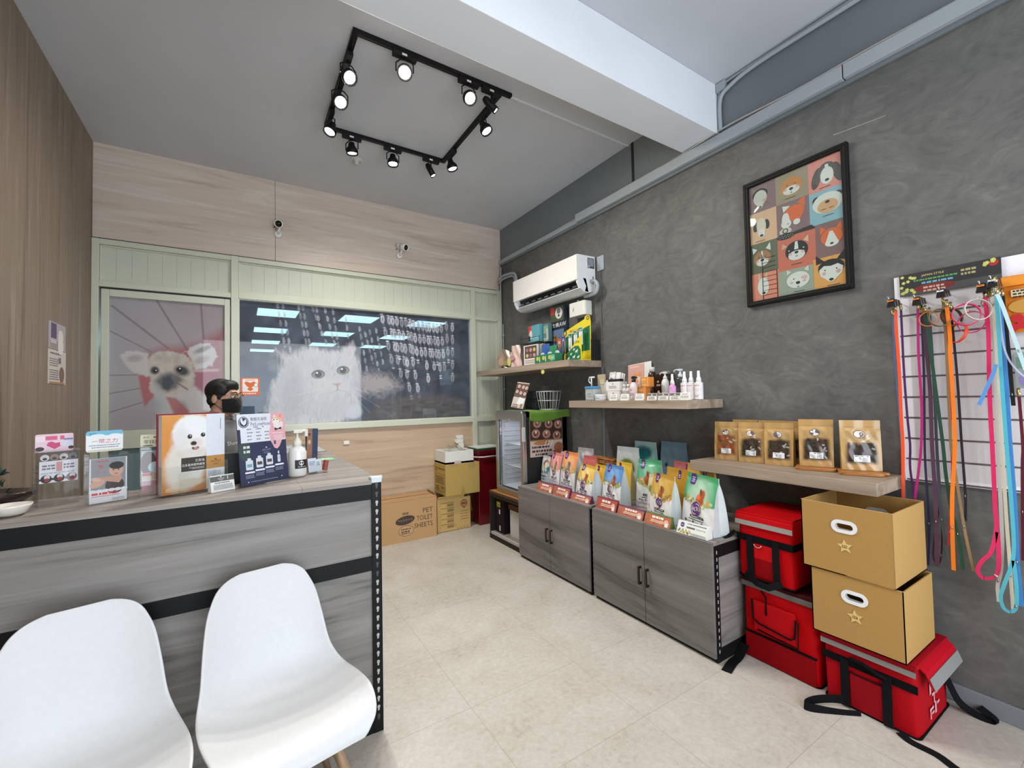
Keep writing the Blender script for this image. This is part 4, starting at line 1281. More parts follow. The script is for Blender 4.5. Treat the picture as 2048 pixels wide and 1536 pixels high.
def petfood(loc, rz, w, h, d, top, top2, animal, label, seed=0, band=(206, 200, 214), tagl=True, logo=True, lean=0.0):
    """pet-food pouch: coloured upper half, animal, heap of vegetables, round purple logo, white lower half"""
    k = h / .30
    cv = Cv(-w / 2, w / 2, 0, h, 44, 52, (232, 231, 230))
    r = np.random.RandomState(seed)
    cv.mix((cv.Y - h * .40 - .10 * h * np.abs(cv.X / (w / 2)) + .02 * (cv.n(30, seed) - .5)) / .006, top)
    cv.ell(0, h * .66, w * .34, h * .26, top2, .9, a=.8)
    for q in range(34):
        x = (r.rand() - .5) * w * .9
        y = h * (.42 + .10 * abs(x / (w / 2)) + .10 * r.rand())
        c = [(122, 150, 66), (206, 176, 92), (214, 136, 72), (150, 172, 110), (226, 214, 178), (92, 120, 60), (222, 196, 150)][r.randint(7)]
        cv.ell(x, y, w * (.03 + .05 * r.rand()), h * (.015 + .03 * r.rand()), c, .5, rot=r.rand() * 3)
    a, ax = animal
    cv.ell(ax * w, h * .56, w * .115, h * .10, a, .25, rot=.2)
    cv.ell((ax + .05) * w, h * .66, w * .085, h * .085, a, .25)
    cv.ell((ax + .0) * w, h * .70, w * .035, h * .06, tuple(int(v * .75) for v in a), .3, rot=.3)
    cv.ell((ax - .05) * w, h * .61, w * .05, h * .05, tuple(min(255, int(v * 1.35)) for v in a), .5)
    cv.rect(-w / 2, w / 2, h * .06, h * .13, band, .7)
    cv.rect(-w / 2, w / 2, h * .955, h, top)
    def art(m):
        if tagl:
            m.rrect(-w * .36, h * .80, w * .17, h * .20, w * .05, PURP)
            for q in range(3):
                m.rect(-w * .325, h * (.85 + .035 * q), w * .10, h * .018, (206, 186, 220))
        if logo:
            cx, cy, rr = -w * .02, h * .40, w * .155
            m.ell(cx, cy, rr * 1.06, rr * 1.06, (214, 198, 170), n=26)
            m.ell(cx, cy, rr, rr, PURP, n=26)
            m.txt('HALO', cx, cy - rr * .24, rr * .46, (240, 236, 244), 'c', rr * 1.7)
            m.dashes(cx - rr * .25, cy + rr * .55, rr * .5, rr * .12, (180, 150, 200), 3)
        m.rrect(-w * .20, h * .235, w * .44, h * .046, h * .02, (62, 66, 62))
        m.dashes(-w * .15, h * .248, w * .34, h * .02, (206, 206, 202), seed)
        m.dashes(-w * .24, h * .195, w * .48, h * .018, (96, 96, 98), seed + 1, 1)
        for q in range(3):
            m.ell(-w * .34 + w * .26 * q, h * .155, w * .032, w * .032, (84, 84, 88), n=12)
            m.dashes(-w * .29 + w * .26 * q, h * .152, w * .15, h * .012, (140, 138, 142), seed + 5 + q, 2)
        m.dashes(-w * .40, h * .085, w * .7, h * .012, (170, 164, 178), seed + 9, 2)
    return pouch('pet_food_bag', label, 'pet food bag', loc, rz, w, h, d, cv, art, (228, 228, 226), seed=seed, group='pet food bags on the cabinets', side=(196, 202, 202), topcol=top, lean=lean)


def ctr(L, Rr, d):
    """centre of a pouch whose front base edge runs L -> R and is d deep; plus its turn"""
    a = math.atan2(Rr[1] - L[1], Rr[0] - L[0])
    mx, my = (L[0] + Rr[0]) / 2, (L[1] + Rr[1]) / 2
    nx_, ny_ = -math.sin(a), math.cos(a)
    return (mx + nx_ * d / 2, my + ny_ * d / 2, .6635), a, math.hypot(Rr[0] - L[0], Rr[1] - L[1])


BR, GY, RB = (150, 78, 44), (128, 116, 110), (150, 84, 62)
def pf(L, Rr, h, d, top, top2, an, label, seed, **kw):
    c, a, w = ctr(L, Rr, d)
    return petfood(c, a, w, h, d, top, top2, an, label, seed, **kw)


# front row, left to right
pf((-.412, -1.512), (-.432, -1.695), .305, .11, (232, 138, 130), (240, 170, 160), (GY, .05), 'pink topped pet food bag with grey cat, far left of the front row', 1)
pf((-.426, -1.700), (-.470, -1.955), .335, .12, (238, 142, 78), (246, 190, 130), (GY, .0), 'orange topped pet food bag with grey cat beside the pink one', 2)
pf((-.525, -2.035), (-.577, -2.280), .270, .13, (226, 180, 62), (240, 214, 130), (BR, .06), 'yellow topped pet food bag with brown dog near the cabinet gap', 3, band=(190, 206, 168))
pf((-.489, -2.310), (-.520, -2.535), .295, .11, (86, 138, 196), (130, 176, 220), (RB, .08), 'blue topped pet food bag in the middle of the front row', 4)
pf((-.375, -2.560), (-.320, -2.740), .345, .12, (74, 160, 110), (150, 204, 170), (BR, -.05), 'green topped pet food bag turned beside the blue one', 5, logo=False)
pf((-.550, -2.832), (-.600, -3.045), .305, .10, (196, 152, 56), (216, 180, 96), (BR, .0), 'gold topped pet food bag with brown dog left of the big green one', 6, band=(184, 208, 150))
pf((-.525, -3.070), (-.603, -3.340), .335, .12, (70, 168, 112), (196, 222, 200), ((176, 84, 44), .06), 'big green topped pet food bag with red-brown dog at cabinet end', 7)
# behind them
def plain(L, Rr, h, d, top, base, label, seed, split=.45, blobs=(), mat='foil', tagp=None):
    c, a, w = ctr(L, Rr, d)
    cv = Cv(-w / 2, w / 2, 0, h, 26, 30, base)
    cv.mix((cv.Y - h * split + .03 * (cv.n(20, seed) - .5)) / .008, top)
    for (x, y, rx, ry, col) in blobs:
        cv.ell(x * w, y * h, rx * w, ry * h, col, .4)
    def art(m):
        if tagp:
            m.rrect(tagp * w, h * .80, w * .13, h * .17, w * .03, PURP); m.dashes(tagp * w + w * .03, h * .86, w * .08, h * .02, (200, 180, 214), 2, 2)
        m.dashes(-w * .3, h * .2, w * .55, h * .02, (140, 140, 140), seed, 3)
    return pouch('pet_food_bag', label, 'pet food bag', c, a, w, h, d, cv, art, base, mat, 'pet food bags on the cabinets', seed=seed, topcol=top)


def petfit():
    L, Rr, h, d = (-.40, -1.37), (-.40, -1.50), .255, .07
    c, a, w = ctr(L, Rr, d)
    cv = Cv(-w / 2, w / 2, 0, h, 34, 40, (186, 192, 194))
    cv.mix((cv.Y - h * .55) / .03, (206, 206, 206)); cv.ell(.01, h * .70, w * .36, h * .17, (150, 110, 88), .3); cv.ell(.02, h * .66, w * .26, h * .12, (222, 214, 204), .3)
    cv.ell(-.03, h * .58, w * .2, h * .06, (206, 188, 110), .4); cv.ell(.05, h * .53, w * .22, h * .09, (58, 128, 126), .3)
    cv.rect(-w / 2, w / 2, h * .10, h * .26, (172, 186, 190)); cv.rect(-w / 2, .01, h * .22, h * .27, (62, 78, 88))
    def art(m):
        m.txt('be.Petfit', -w * .44, h * .36, h * .11, (40, 44, 50), 'l', w * .85)
        m.dashes(-w * .4, h * .15, w * .5, h * .02, (120, 130, 136), 2, 2)
    pouch('pet_food_bag', 'grey pet food bag with teal mark beside the fridge', 'pet food bag', c, a, w, h, d, cv, art, (200, 204, 206), group='pet food bags on the cabinets', seed=14)


petfit()
plain((-.29, -1.84), (-.28, -2.0), .295, .09, (200, 104, 104), (214, 150, 146), 'dull red pet food bag behind the orange one', 21, .3)
plain((-.375, -2.09), (-.38, -2.24), .255, .07, (230, 184, 60), (238, 214, 140), 'yellow pet food bag standing behind the front yellow bag', 22, .3, [(.1, .6, .12, .2, (214, 170, 60))], tagp=-.25)
plain((-.28, -2.25), (-.29, -2.43), .29, .06, (232, 190, 70), (240, 220, 150), 'bright yellow pet food bag behind the blue topped one', 23, .3, tagp=-.3)
plain((-.185, -2.17), (-.165, -2.40), .40, .055, (206, 214, 214), (206, 212, 210), 'silvery clear bag with green leaf picture, tall, in the back row', 24, .9, [(0, .62, .32, .14, (104, 128, 44)), (.15, .55, .2, .1, (80, 108, 40)), (-.2, .52, .16, .1, (206, 180, 80))])
plain((-.075, -2.27), (-.07, -2.50), .445, .05, (166, 200, 192), (150, 190, 184), 'mint green bag with teal swoosh in the back row', 25, .9, [(-.1, .80, .42, .12, (40, 110, 116)), (-.2, .6, .35, .14, (48, 130, 126))])
plain((-.05, -2.52), (-.045, -2.76), .46, .06, (112, 140, 158), (116, 146, 164), 'grey-blue bag with dark lettering in the back row', 26, .9, [(.2, .55, .22, .05, (56, 34, 84)), (-.25, .6, .06, .03, (30, 30, 34))])
plain((-.16, -2.71), (-.20, -2.90), .335, .08, (206, 112, 116), (196, 120, 118), 'rose pink pet food bag behind the gold ones', 27, .5, tagp=.2)
plain((-.43, -2.715), (-.455, -2.825), .265, .05, (226, 214, 170), (228, 226, 222), 'white pet food bag half hidden left of the gold one', 28, .6, [(-.1, .62, .35, .1, (120, 150, 70)), (.2, .56, .2, .1, (206, 110, 60))])
plain((-.42, -2.86), (-.45, -3.06), .335, .06, (190, 146, 52), (200, 160, 70), 'gold pet food bag directly behind the front gold one', 29, .3, tagp=.06)
plain((-.29, -2.92), (-.33, -3.16), .355, .08, (200, 156, 58), (204, 164, 76), 'gold pet food bag at the very back of the gold row', 30, .3, tagp=.12)
plain((-.13, -1.58), (-.12, -1.80), .335, .08, (172, 172, 170), (166, 166, 164), 'shiny silver-grey bag lying in the back near the fridge', 31, .9, [(.1, .8, .3, .1, (206, 206, 206))])
t = thing('snack_box', 'pale pink carton standing behind the pink pet food bag', 'box', (-.27, -1.66, .6635), R(-90))
m = MB().box(-.09, .09, -.03, .03, 0, .305, 'print', (206, 170, 170)); m.flat((0, -.03, 0), (1, 0, 0), (0, 0, 1)); m.rect(-.085, .16, .17, .14, (214, 180, 182)); m.dashes(-.06, .26, .1, .016, (96, 60, 84), 2, 3); m.rect(-.07, .18, .06, .05, (120, 80, 100)); m.rect(.0, .18, .06, .05, (150, 100, 110))
m.build('carton', t, bev=.002)
t = thing('basket_tray', 'brown woven tray rim behind the orange pet food bag', 'basket', (-.125, -1.985, .6635), R(-90))
m = MB()
for k in range(7):
    z = .03 + .04 * k
    m.tube([(-.14, -.035, z), (.14, -.035, z), (.14, .035, z), (-.14, .035, z), (-.14, -.035, z)], .01, 6, 'wood_board')
m.box(-.135, .135, -.03, .03, 0, .02, 'wood_board')
for x in (-.13, -.045, .045, .13):
    m.box(x - .006, x + .006, -.05, -.036, 0, .27, 'wood_board')
m.build('weave', t)


# ================================================================== price strips in front
def strip(y0, y1, xf, label, body=(172, 100, 78), top=(104, 52, 92), white=False, h=.075):
    w = y0 - y1
    t = thing('price_strip', label, 'price sign', (xf, (y0 + y1) / 2, .6635), R(-90), 'price strips along the cabinet edge')
    m = MB().prism([(-.022, 0), (.03, 0), (.02, h), (.004, h)], -w / 2, w / 2, 'gloss', top if not white else (226, 228, 222), mp=lambda y, z, x: (x, y, z))
    v = Vector((0, .026, h)).normalized()
    m.flat((0, -.0225, 0), (1, 0, 0), tuple(v))
    L = math.hypot(.026, h)
    if white:
        m.rect(-w / 2, 0, w, L, (224, 226, 218)); m.ell(-w * .34, L * .72, w * .07, w * .07, PURP); m.txt('HALO', -w * .34, L * .67, L * .10, (236, 232, 240), 'c')
        m.dashes(-w * .18, L * .84, w * .6, L * .075, (76, 70, 84), 3); m.rrect(-w * .2, L * .52, w * .28, L * .14, .004, (96, 100, 96)); m.dashes(w * .12, L * .55, w * .3, L * .08, (150, 160, 150), 5)
        for k in range(12):
            m.ell(-w * .44 + w * .035 * k, L * (.2 + .12 * math.sin(k * 2)), w * .028, L * .1, [(120, 150, 66), (92, 120, 60), (206, 176, 92), (214, 150, 90)][k % 4], n=8)
        m.dashes(-w * .02, L * .16, w * .48, L * .05, (120, 124, 116), 9, 3)
    else:
        m.rect(-w / 2, 0, w, L, body)
        for k in range(14):
            m.ell(-w * .46 + w * .07 * k, L * (.2 + .5 * ((k * 7) % 5) / 5), w * .05, L * .12, tuple(min(255, int(c * (0.86 + .08 * (k % 5)))) for c in body), n=8)
        m.dashes(-w * .22, L * .62, w * .46, L * .17, (240, 232, 226), int(abs(y0 * 100)))
        m.dashes(-w * .25, L * .40, w * .52, L * .07, (240, 214, 190), 4, 2)
        m.ell(w * .34, L * .42, w * .09, L * .26, (222, 176, 150), n=14); m.rect(w * .30, L * .08, w * .12, L * .32, (226, 224, 220))
        m.rect(-w / 2, L * .90, w, L * .1, top)
    m.build('printed_card', t)


strip(-1.645, -1.872, -.625, 'orange price strip at the fridge end of the cabinets', h=.078)
strip(-1.882, -2.095, -.628, 'orange price strip below the orange topped bag', h=.082)
strip(-2.10, -2.330, -.615, 'orange price strip below the yellow topped bag', h=.055)
strip(-2.418, -2.622, -.632, 'red-orange price strip below the blue topped bag', (166, 84, 68), (132, 54, 62), h=.082)
strip(-2.64, -2.868, -.635, 'orange price strip with purple top right of the blue bag', h=.062)
strip(-2.89, -3.09, -.645, 'orange price strip below the gold topped bag', (178, 104, 72), (88, 112, 56), h=.068)
strip(-3.14, -3.345, -.645, 'white price strip below the big green topped bag', white=True, top=PURP, h=.068)
# ================================================================== helpers for shelf goods
def bottle(name, label, cat, loc, prof, col, cap, capcol, lab=None, mat='gloss', group=None, n=20, sx=1.0, sy=1.0, extra=None):
    t = thing(name, label, cat, loc, R(-90), group)
    MB().lathe(prof, (0, 0, 0), n, mat, col, sx, sy).build('body', t)
    if cap:
        MB().lathe(cap, (0, 0, 0), n, 'satin', capcol).build('cap', t)
    if lab:
        z0, z1, lc, rr, fn = lab
        m = MB()
        m.surf(lambda i, j: (sx * rr * math.sin((i - .5) * 2.6), -sy * rr * math.cos((i - .5) * 2.6), z0 + (z1 - z0) * j), 14, 1, 'print', lc)
        m.lay = 0
        m.map = lambda x, y, l: Vector((sx * (rr + .0006 + .00004 * l) * math.sin(x / rr), -sy * (rr + .0006 + .00004 * l) * math.cos(x / rr), z0 + y))
        if fn:
            fn(m, rr, z1 - z0)
        m.build('label', t)
    if extra:
        extra(t)
    return t


def pump(t, z, col=(232, 230, 224), s=1.0, rz=0.0):
    m = MB(); m.M = Matrix.Translation((0, 0, z)) @ Matrix.Rotation(rz, 4, 'Z')
    m.lathe([(.016 * s, 0), (.016 * s, .022 * s), (.008 * s, .026 * s), (.006 * s, .05 * s)], (0, 0, 0), 16, 'satin', col)
    m.box(-.012 * s, .012 * s, -.012 * s, .012 * s, .048 * s, .062 * s, 'satin', col)
    m.tube([(0, 0, .056 * s), (.03 * s, 0, .058 * s), (.05 * s, 0, .052 * s), (.052 * s, 0, .04 * s)], .005 * s, 8, 'satin', col)
    m.build('pump_head', t)


def cardtent(y, x, z, w, h, label, head=None, rz=R(-90), group='price cards on the middle shelf'):
    t = thing('price_card', label, 'price card', (x, y, z), rz, group)
    v = Vector((0, .012, h)).normalized()
    m = MB().prism([(-.012, 0), (.012, 0), (.001, h), (-.001, h)], -w / 2, w / 2, 'print', (232, 230, 224), mp=lambda yy, zz, xx: (xx, yy, zz))
    m.flat((0, -.0125, 0), (1, 0, 0), tuple(v))
    if head:
        m.rect(-w / 2, h * .62, w, h * .38, head); m.ell(0, h * .82, h * .11, h * .09, (220, 216, 206), n=10); m.dashes(-w * .15, h * .68, w * .3, h * .06, (206, 202, 194), 2)
        m.dashes(-w * .36, h * .42, w * .74, h * .08, (120, 116, 110), 3, 3)
    else:
        m.dashes(-w * .3, h * .76, w * .6, h * .09, (110, 104, 100), int(w * 1e4) % 97); m.dashes(-w * .38, h * .52, w * .78, h * .07, (150, 146, 140), 5, 3)
    m.build('card', t)
    return t


def carton(name, label, cat, loc, rz, w, d, h, col, art=None, mat='print', group=None):
    t = thing(name, label, cat, loc, rz, group)
    m = MB().box(-w / 2, w / 2, -d / 2, d / 2, 0, h, mat, col).flat((0, -d / 2, 0), (1, 0, 0), (0, 0, 1))
    if art:
        art(m)
    m.build('carton', t, bev=.0015)
    return t


# ================================================================== middle shelf
SZ = 1.459
t = thing('spray_jug', 'clear jug with blue lid and white pump at the left end of the middle shelf', 'jug', (-.335, -2.075, SZ), R(-90))
MB().box(-.055, .055, -.038, .038, 0, .10, 'gloss', (170, 178, 176)).flat((0, -.038, 0), (1, 0, 0), (0, 0, 1)).rect(-.035, .015, .07, .06, (186, 192, 188)).dashes(-.028, .06, .056, .006, (120, 126, 124), 2, 4).build('body', t, bev=.006)
MB().box(-.058, .058, -.041, .041, .10, .122, 'satin', (76, 140, 184)).build('lid', t, bev=.004)
MB().tube(cr([(-.055, 0, .09), (-.082, 0, .085), (-.086, 0, .045), (-.055, 0, .012)]), .005, 8, 'satin', (206, 206, 200)).build('jug_handle', t)
m = MB().tube([(-.012, 0, .12), (-.012, 0, .195)], .006, 8, 'satin', (225, 224, 220)).tube([(-.036, 0, .20), (.025, 0, .20)], .007, 8, 'satin', (225, 224, 220)).tube(cr([(-.036, 0, .20), (-.045, 0, .17), (-.02, 0, .145)]), .005, 8, 'satin', (214, 212, 206))
m.build('pump_head', t)
carton('display_card', 'tall beige display card behind the blue-lidded jug', 'card', (-.10, -1.945, SZ), R(-90), .10, .012, .235, (196, 182, 152), lambda m: (m.ell(.01, .17, .03, .025, (222, 206, 160)), m.ell(0, .10, .04, .04, (214, 204, 186)), m.rect(-.04, .03, .08, .03, (206, 196, 176))))
bottle('cream_jar', 'small white jar at the shelf edge beside the blue-lidded jug', 'jar', (-.352, -2.185, SZ), [(.0, 0), (.042, 0), (.045, .004), (.045, .034)], (228, 226, 222), [(.046, .034), (.046, .05), (.0, .051)], (232, 230, 228), (.006, .03, (206, 210, 216), .0455, lambda m, r, h: m.dashes(-.03, h * .4, .06, .006, (120, 130, 150), 3)))
t = thing('refill_pouch', 'white spouted pouch leaning by the white cartons', 'pouch', (-.22, -2.16, SZ), R(-90))
MB().prism([(-.055, 0), (.05, 0), (.052, .11), (.03, .155), (-.02, .175), (-.055, .13)], -.012, .012, 'gloss', (226, 224, 220), mp=lambda x, z, y: (x, y, z)).build('pouch_body', t, bev=.006)
MB().tube([(-.06, 0, .145), (-.115, 0, .148)], .004, 8, 'satin', (220, 218, 212)).build('spout', t)
for k, (z, w, lab) in enumerate(((0, .135, 'lower white carton of the two stacked on the middle shelf'), (.078, .155, 'upper white carton of the two stacked on the middle shelf'))):
    carton('white_carton', lab, 'carton', (-.235, -2.265 + .005 * k, SZ + z), R(-90), w, .09, .076, (234, 232, 228), lambda m: (m.ell(0, .058, .008, .007, (150, 150, 160), n=10), m.dashes(-.045, .034, .09, .007, (150, 140, 150), 4, 2)))
t = thing('leaflet_holder', 'small dark holder of folded leaflets on top of the white cartons', 'leaflet holder', (-.235, -2.24, SZ + .155), R(-90))
MB().box(-.06, .075, -.02, .025, 0, .022, 'gloss', (40, 38, 38)).build('stand', t)
for k, (x, c1) in enumerate(((-.03, (206, 202, 198)), (.03, (228, 226, 222)), (.045, (222, 220, 214)), (.058, (226, 222, 218)))):
    m = MB(); m.M = Matrix.Rotation(R(-12), 4, 'X') @ Matrix.Rotation(R(8 * k), 4, 'Z')
    w = .036 if k == 0 else .022
    m.box(x - w, x + w, -.006 + .003 * k, -.003 + .003 * k, .006, .085 - .004 * k, 'print', c1).flat((x, -.006 + .003 * k, 0), (1, 0, 0), (0, 0, 1))
    if k == 0:
        m.ell(-.005, .025, .018, .012, (120, 110, 110)); m.ell(.01, .05, .022, .02, (230, 228, 226))
    m.build('leaflet', t)
for k, y in enumerate((-2.352, -2.398)):
    bottle('supplement_bottle', 'squat white bottle beside the white cartons, %s of two' % ('left', 'right')[k], 'bottle', (-.24, y, SZ), [(.0, 0), (.02, 0), (.022, .004), (.022, .085), (.014, .10), (.013, .104)], (232, 231, 228), [(.015, .102), (.015, .128), (.0, .129)], (236, 235, 232), (.02, .08, (226, 226, 224), .0224, lambda m, r, h: (m.dashes(-.018, h * .8, .036, .004, (130, 126, 124), 3, 3), m.rect(-.018, h * .1, .036, .008, (190, 190, 188)))), group='squat white supplement bottles')
t = bottle('spray_bottle', 'white and pink spray bottle with black trigger on the middle shelf', 'spray bottle', (-.315, -2.515, SZ), [(.0, 0), (.026, 0), (.028, .005), (.028, .10), (.022, .125), (.012, .14), (.012, .145)], (232, 220, 220), None, None, (.03, .10, (226, 200, 204), .0284, lambda m, r, h: (m.ell(0, h * .7, .008, .008, (190, 140, 150)), m.rect(-.02, -.02, .035, .014, (60, 50, 50)), m.dashes(-.02, h * .3, .04, .004, (160, 130, 134), 3, 3))))
MB().lathe([(.013, .14), (.013, .155), (.009, .16), (.009, .17)], (0, 0, 0), 14, 'satin', (22, 22, 22)).prism([(-.012, .165), (.035, .168), (.036, .18), (.005, .188), (-.014, .182)], -.008, .008, 'satin', (24, 22, 22), mp=lambda x, z, y: (x, y, z)).prism([(.018, .166), (.026, .166), (.020, .14), (.015, .142)], -.004, .004, 'satin', (24, 22, 22), mp=lambda x, z, y: (x, y, z)).build('trigger', t)
# pink cat board
t = thing('display_board', 'tilted pink display board with orange kitten at the back of the middle shelf', 'display board', (-.06, -2.345, SZ), R(-90))
m = MB(); m.M = Matrix.Rotation(R(-8), 4, 'X') @ Matrix.Rotation(R(-5), 4, 'Y')
m.box(-.125, .125, 0, .006, .0, .315, 'print', (232, 230, 226)).flat((0, 0, 0), (1, 0, 0), (0, 0, 1))
cv = Cv(-.125, .055, .0, .31, 50, 80, (214, 164, 150))
cv.ell(-.02, .13, .06, .07, (234, 226, 216), .2); cv.ell(-.02, .19, .042, .036, (222, 150, 84), .2); cv.poly([(-.055, .20), (-.058, .245), (-.03, .222)], (222, 150, 84), .004); cv.poly([(.015, .20), (.02, .245), (-.01, .222)], (222, 150, 84), .004); cv.ell(-.018, .178, .026, .024, (240, 234, 226), .3)
cv.ell(-.034, .194, .005, .005, (30, 26, 24), .4); cv.ell(-.003, .194, .005, .005, (30, 26, 24), .4); cv.ell(-.018, .178, .004, .003, (206, 120, 110), .4)
m.canvas(cv); m.dashes(.07, .18, .04, .006, (190, 186, 180), 3, 4); m.dashes(-.10, .285, .1, .008, (236, 214, 204), 4)
m.build('print', t)
for k, (y, z, w, h, lab) in enumerate(((-2.565, 0, .075, .10, 'orange carton at the front, bottom left of the orange stack'), (-2.60, .101, .08, .075, 'orange carton on top of the orange stack'))):
    carton('orange_carton', lab, 'carton', (-.25, y, SZ + z), R(-90), w, .05, h, (226, 142, 62), lambda m, w=w, h=h: (m.rect(-w / 2, h * .1, w * .55, h * .75, (240, 190, 110)), m.dashes(-w * .4, h * .6, w * .5, h * .06, (190, 110, 50), 3, 4), m.rect(w * .22, h * .05, w * .04, h * .9, (236, 226, 206))), group='orange cartons on the middle shelf')
carton('orange_carton', 'pale carton with orange pictures left of the orange stack top', 'carton', (-.25, -2.515, SZ + .101), R(-90), .07, .05, .08, (230, 206, 190), lambda m: (m.ell(-.005, .045, .02, .02, (226, 160, 120)), m.dashes(-.03, .015, .05, .006, (200, 130, 90), 4, 2)), group='orange cartons on the middle shelf')
carton('orange_carton', 'carton with yellow tile pattern under the pale orange carton', 'carton', (-.25, -2.49, SZ), R(-90), .058, .05, .10, (236, 190, 120), lambda m: [m.rect(-.027 + .018 * i, .01 + .022 * j, .015, .018, (240, 150 + 14 * ((i + j) % 3), 70)) for i in range(3) for j in range(4)], group='orange cartons on the middle shelf')
bottle('shampoo_bottle', 'tall dark brown bottle with pale cap on the middle shelf', 'bottle', (-.10, -2.52, SZ), [(.0, 0), (.032, 0), (.034, .006), (.034, .185), (.028, .215), (.016, .225)], (46, 28, 18), [(.021, .224), (.021, .262), (.0, .263)], (206, 204, 198), (.04, .17, (56, 36, 24), .0343, lambda m, r, h: (m.ell(0, h * .8, .008, .008, (190, 170, 140)), m.dashes(-.02, h * .6, .04, .006, (150, 130, 110), 2, 5))))
carton('shampoo_carton', 'dark brown carton with white dog mark beside the brown bottle', 'carton', (-.115, -2.612, SZ), R(-90), .076, .05, .20, (44, 22, 18), lambda m: (m.ell(0, .05, .014, .022, (224, 216, 206)), m.ell(0, .03, .018, .01, (224, 216, 206)), m.ell(-.004, .14, .01, .008, (180, 160, 150)), m.dashes(-.018, .115, .036, .005, (206, 196, 186), 2, 2)), 'gloss')
bottle('tin_can', 'dark round tin standing behind the dark brown carton', 'tin', (-.04, -2.615, SZ), [(.0, 0), (.030, 0), (.030, .20)], (60, 50, 46), [(.031, .20), (.031, .225), (.0, .226)], (140, 134, 126))
t = bottle('pump_bottle', 'white pump bottle between the brown carton and pink spray', 'pump bottle', (-.155, -2.688, SZ), [(.0, 0), (.026, 0), (.028, .005), (.028, .135), (.018, .155), (.014, .158)], (232, 232, 230), None, None, (.03, .12, (224, 226, 226), .0284, lambda m, r, h: m.dashes(-.018, h * .8, .036, .006, (150, 160, 170), 3, 5)))
pump(t, .156, s=.9, rz=PI)
bottle('spray_bottle', 'slim pink spray bottle with white nozzle on the middle shelf', 'spray bottle', (-.285, -2.852, SZ), [(.0, 0), (.022, 0), (.024, .005), (.024, .095), (.014, .11)], (222, 150, 204), [(.015, .108), (.014, .13), (.009, .145), (.008, .185), (.0, .186)], (236, 234, 234), (.012, .09, (226, 160, 210), .0244, lambda m, r, h: m.dashes(-.016, h * .7, .032, .005, (244, 214, 236), 3, 4)))
t = bottle('pump_bottle', 'smoky grey pump bottle with white pump at the shelf back', 'pump bottle', (-.09, -2.775, SZ), [(.0, 0), (.034, 0), (.036, .006), (.036, .155), (.03, .165), (.016, .168)], (56, 62, 62), None, None, (.02, .12, (50, 56, 56), .0363, lambda m, r, h: m.dashes(-.02, h * .6, .04, .006, (90, 96, 96), 3, 3)))
pump(t, .166, (226, 232, 234), 1.05, PI)
for k, (y, x, lab) in enumerate(((-2.905, -.22, 'left'), (-2.952, -.21, 'middle'), (-3.015, -.215, 'right'))):
    bottle('spray_bottle', 'white spray bottle with red label at the right end of the shelf, %s of three' % lab, 'spray bottle', (x, y, SZ), [(.0, 0), (.026, 0), (.028, .005), (.028, .115), (.016, .125)], (234, 232, 232), [(.017, .122), (.016, .145), (.010, .16), (.0085, .20), (.0, .201)], (240, 240, 240), (.004, .118, (234, 230, 230), .0284, lambda m, r, h: (m.rect(-.03, h * .50, .06, h * .22, (190, 44, 66)), m.rect(-.03, h * .93, .06, h * .06, (190, 60, 70)), m.dashes(-.02, h * .57, .04, .006, (240, 210, 214), 3, 2), m.dashes(-.02, h * .8, .04, .005, (206, 120, 130), 4), m.dashes(-.016, h * .2, .032, .005, (170, 166, 170), 6, 2))), group='three white spray bottles with red labels')
for y, lab, hd in ((-2.364, 'white price card in front of the white cartons', None), (-2.482, 'white price card in front of the pink spray bottle', None), (-2.630, 'cream price card in front of the orange cartons', None), (-2.745, 'grey headed price card, left of the three grey headed ones', (96, 94, 88)), (-2.845, 'grey headed price card, middle of the three grey headed ones', (96, 94, 88)), (-2.942, 'grey headed price card, right of the three grey headed ones', (96, 94, 88)), (-3.020, 'white price card at the right end of the middle shelf', None)):
    cardtent(y, -.375, SZ, .082, .05, lab, hd)
# ================================================================== high shelf
HZ = 1.833
t = thing('treat_bag', 'crumpled pouch of dried treats at the left end of the high shelf', 'treat bag', (-.28, -.62, HZ), R(-75))
m = MB()
rr = random.Random(5)
m.surf(lambda i, j: ((i - .5) * .30 * (1 - .25 * j), -.03 - .03 * math.sin(PI * i) * (1 - j) + .012 * math.sin(11 * i + 7 * j), .01 + .20 * j + .02 * math.sin(6 * i)), 14, 10, 'foil', (150, 128, 110))
m.surf(lambda i, j: ((i - .5) * .30 * (1 - .25 * j), .03 * (1 - j), .01 + .20 * j + .02 * math.sin(6 * i)), 10, 6, 'foil', (140, 120, 106), flip=True)
m.flat((0, -.075, 0), (1, 0, 0), (0, 0, 1)); m.ell(.02, .06, .06, .03, (150, 150, 96)); m.ell(-.05, .08, .04, .05, (186, 150, 120)); m.ell(.07, .09, .03, .04, (170, 146, 120))
m.build('pouch_film', t)
t = thing('treat_bag', 'pale pink fluffy treat pouch beside the photo box on the high shelf', 'treat bag', (-.345, -.885, HZ), R(-84))
m = MB().surf(lambda i, j: ((i - .5) * .20 * (1 - .3 * j * j), -.04 * math.sin(PI * i) * (1 - .8 * j) - .01 + .008 * math.sin(13 * i + 9 * j), .235 * j), 14, 12, 'foil', (206, 176, 164))
m.surf(lambda i, j: ((i - .5) * .20 * (1 - .3 * j * j), .03 * math.sin(PI * i) * (1 - j), .235 * j), 10, 8, 'foil', (196, 170, 160), flip=True)
m.flat((0, -.055, 0), (1, 0, 0), (0, 0, 1)); m.ell(-.02, .17, .012, .012, (60, 50, 48)); m.ell(-.06, .06, .03, .05, (206, 196, 120)); m.ell(.0, .10, .04, .03, (190, 140, 140))
m.build('pouch_film', t)
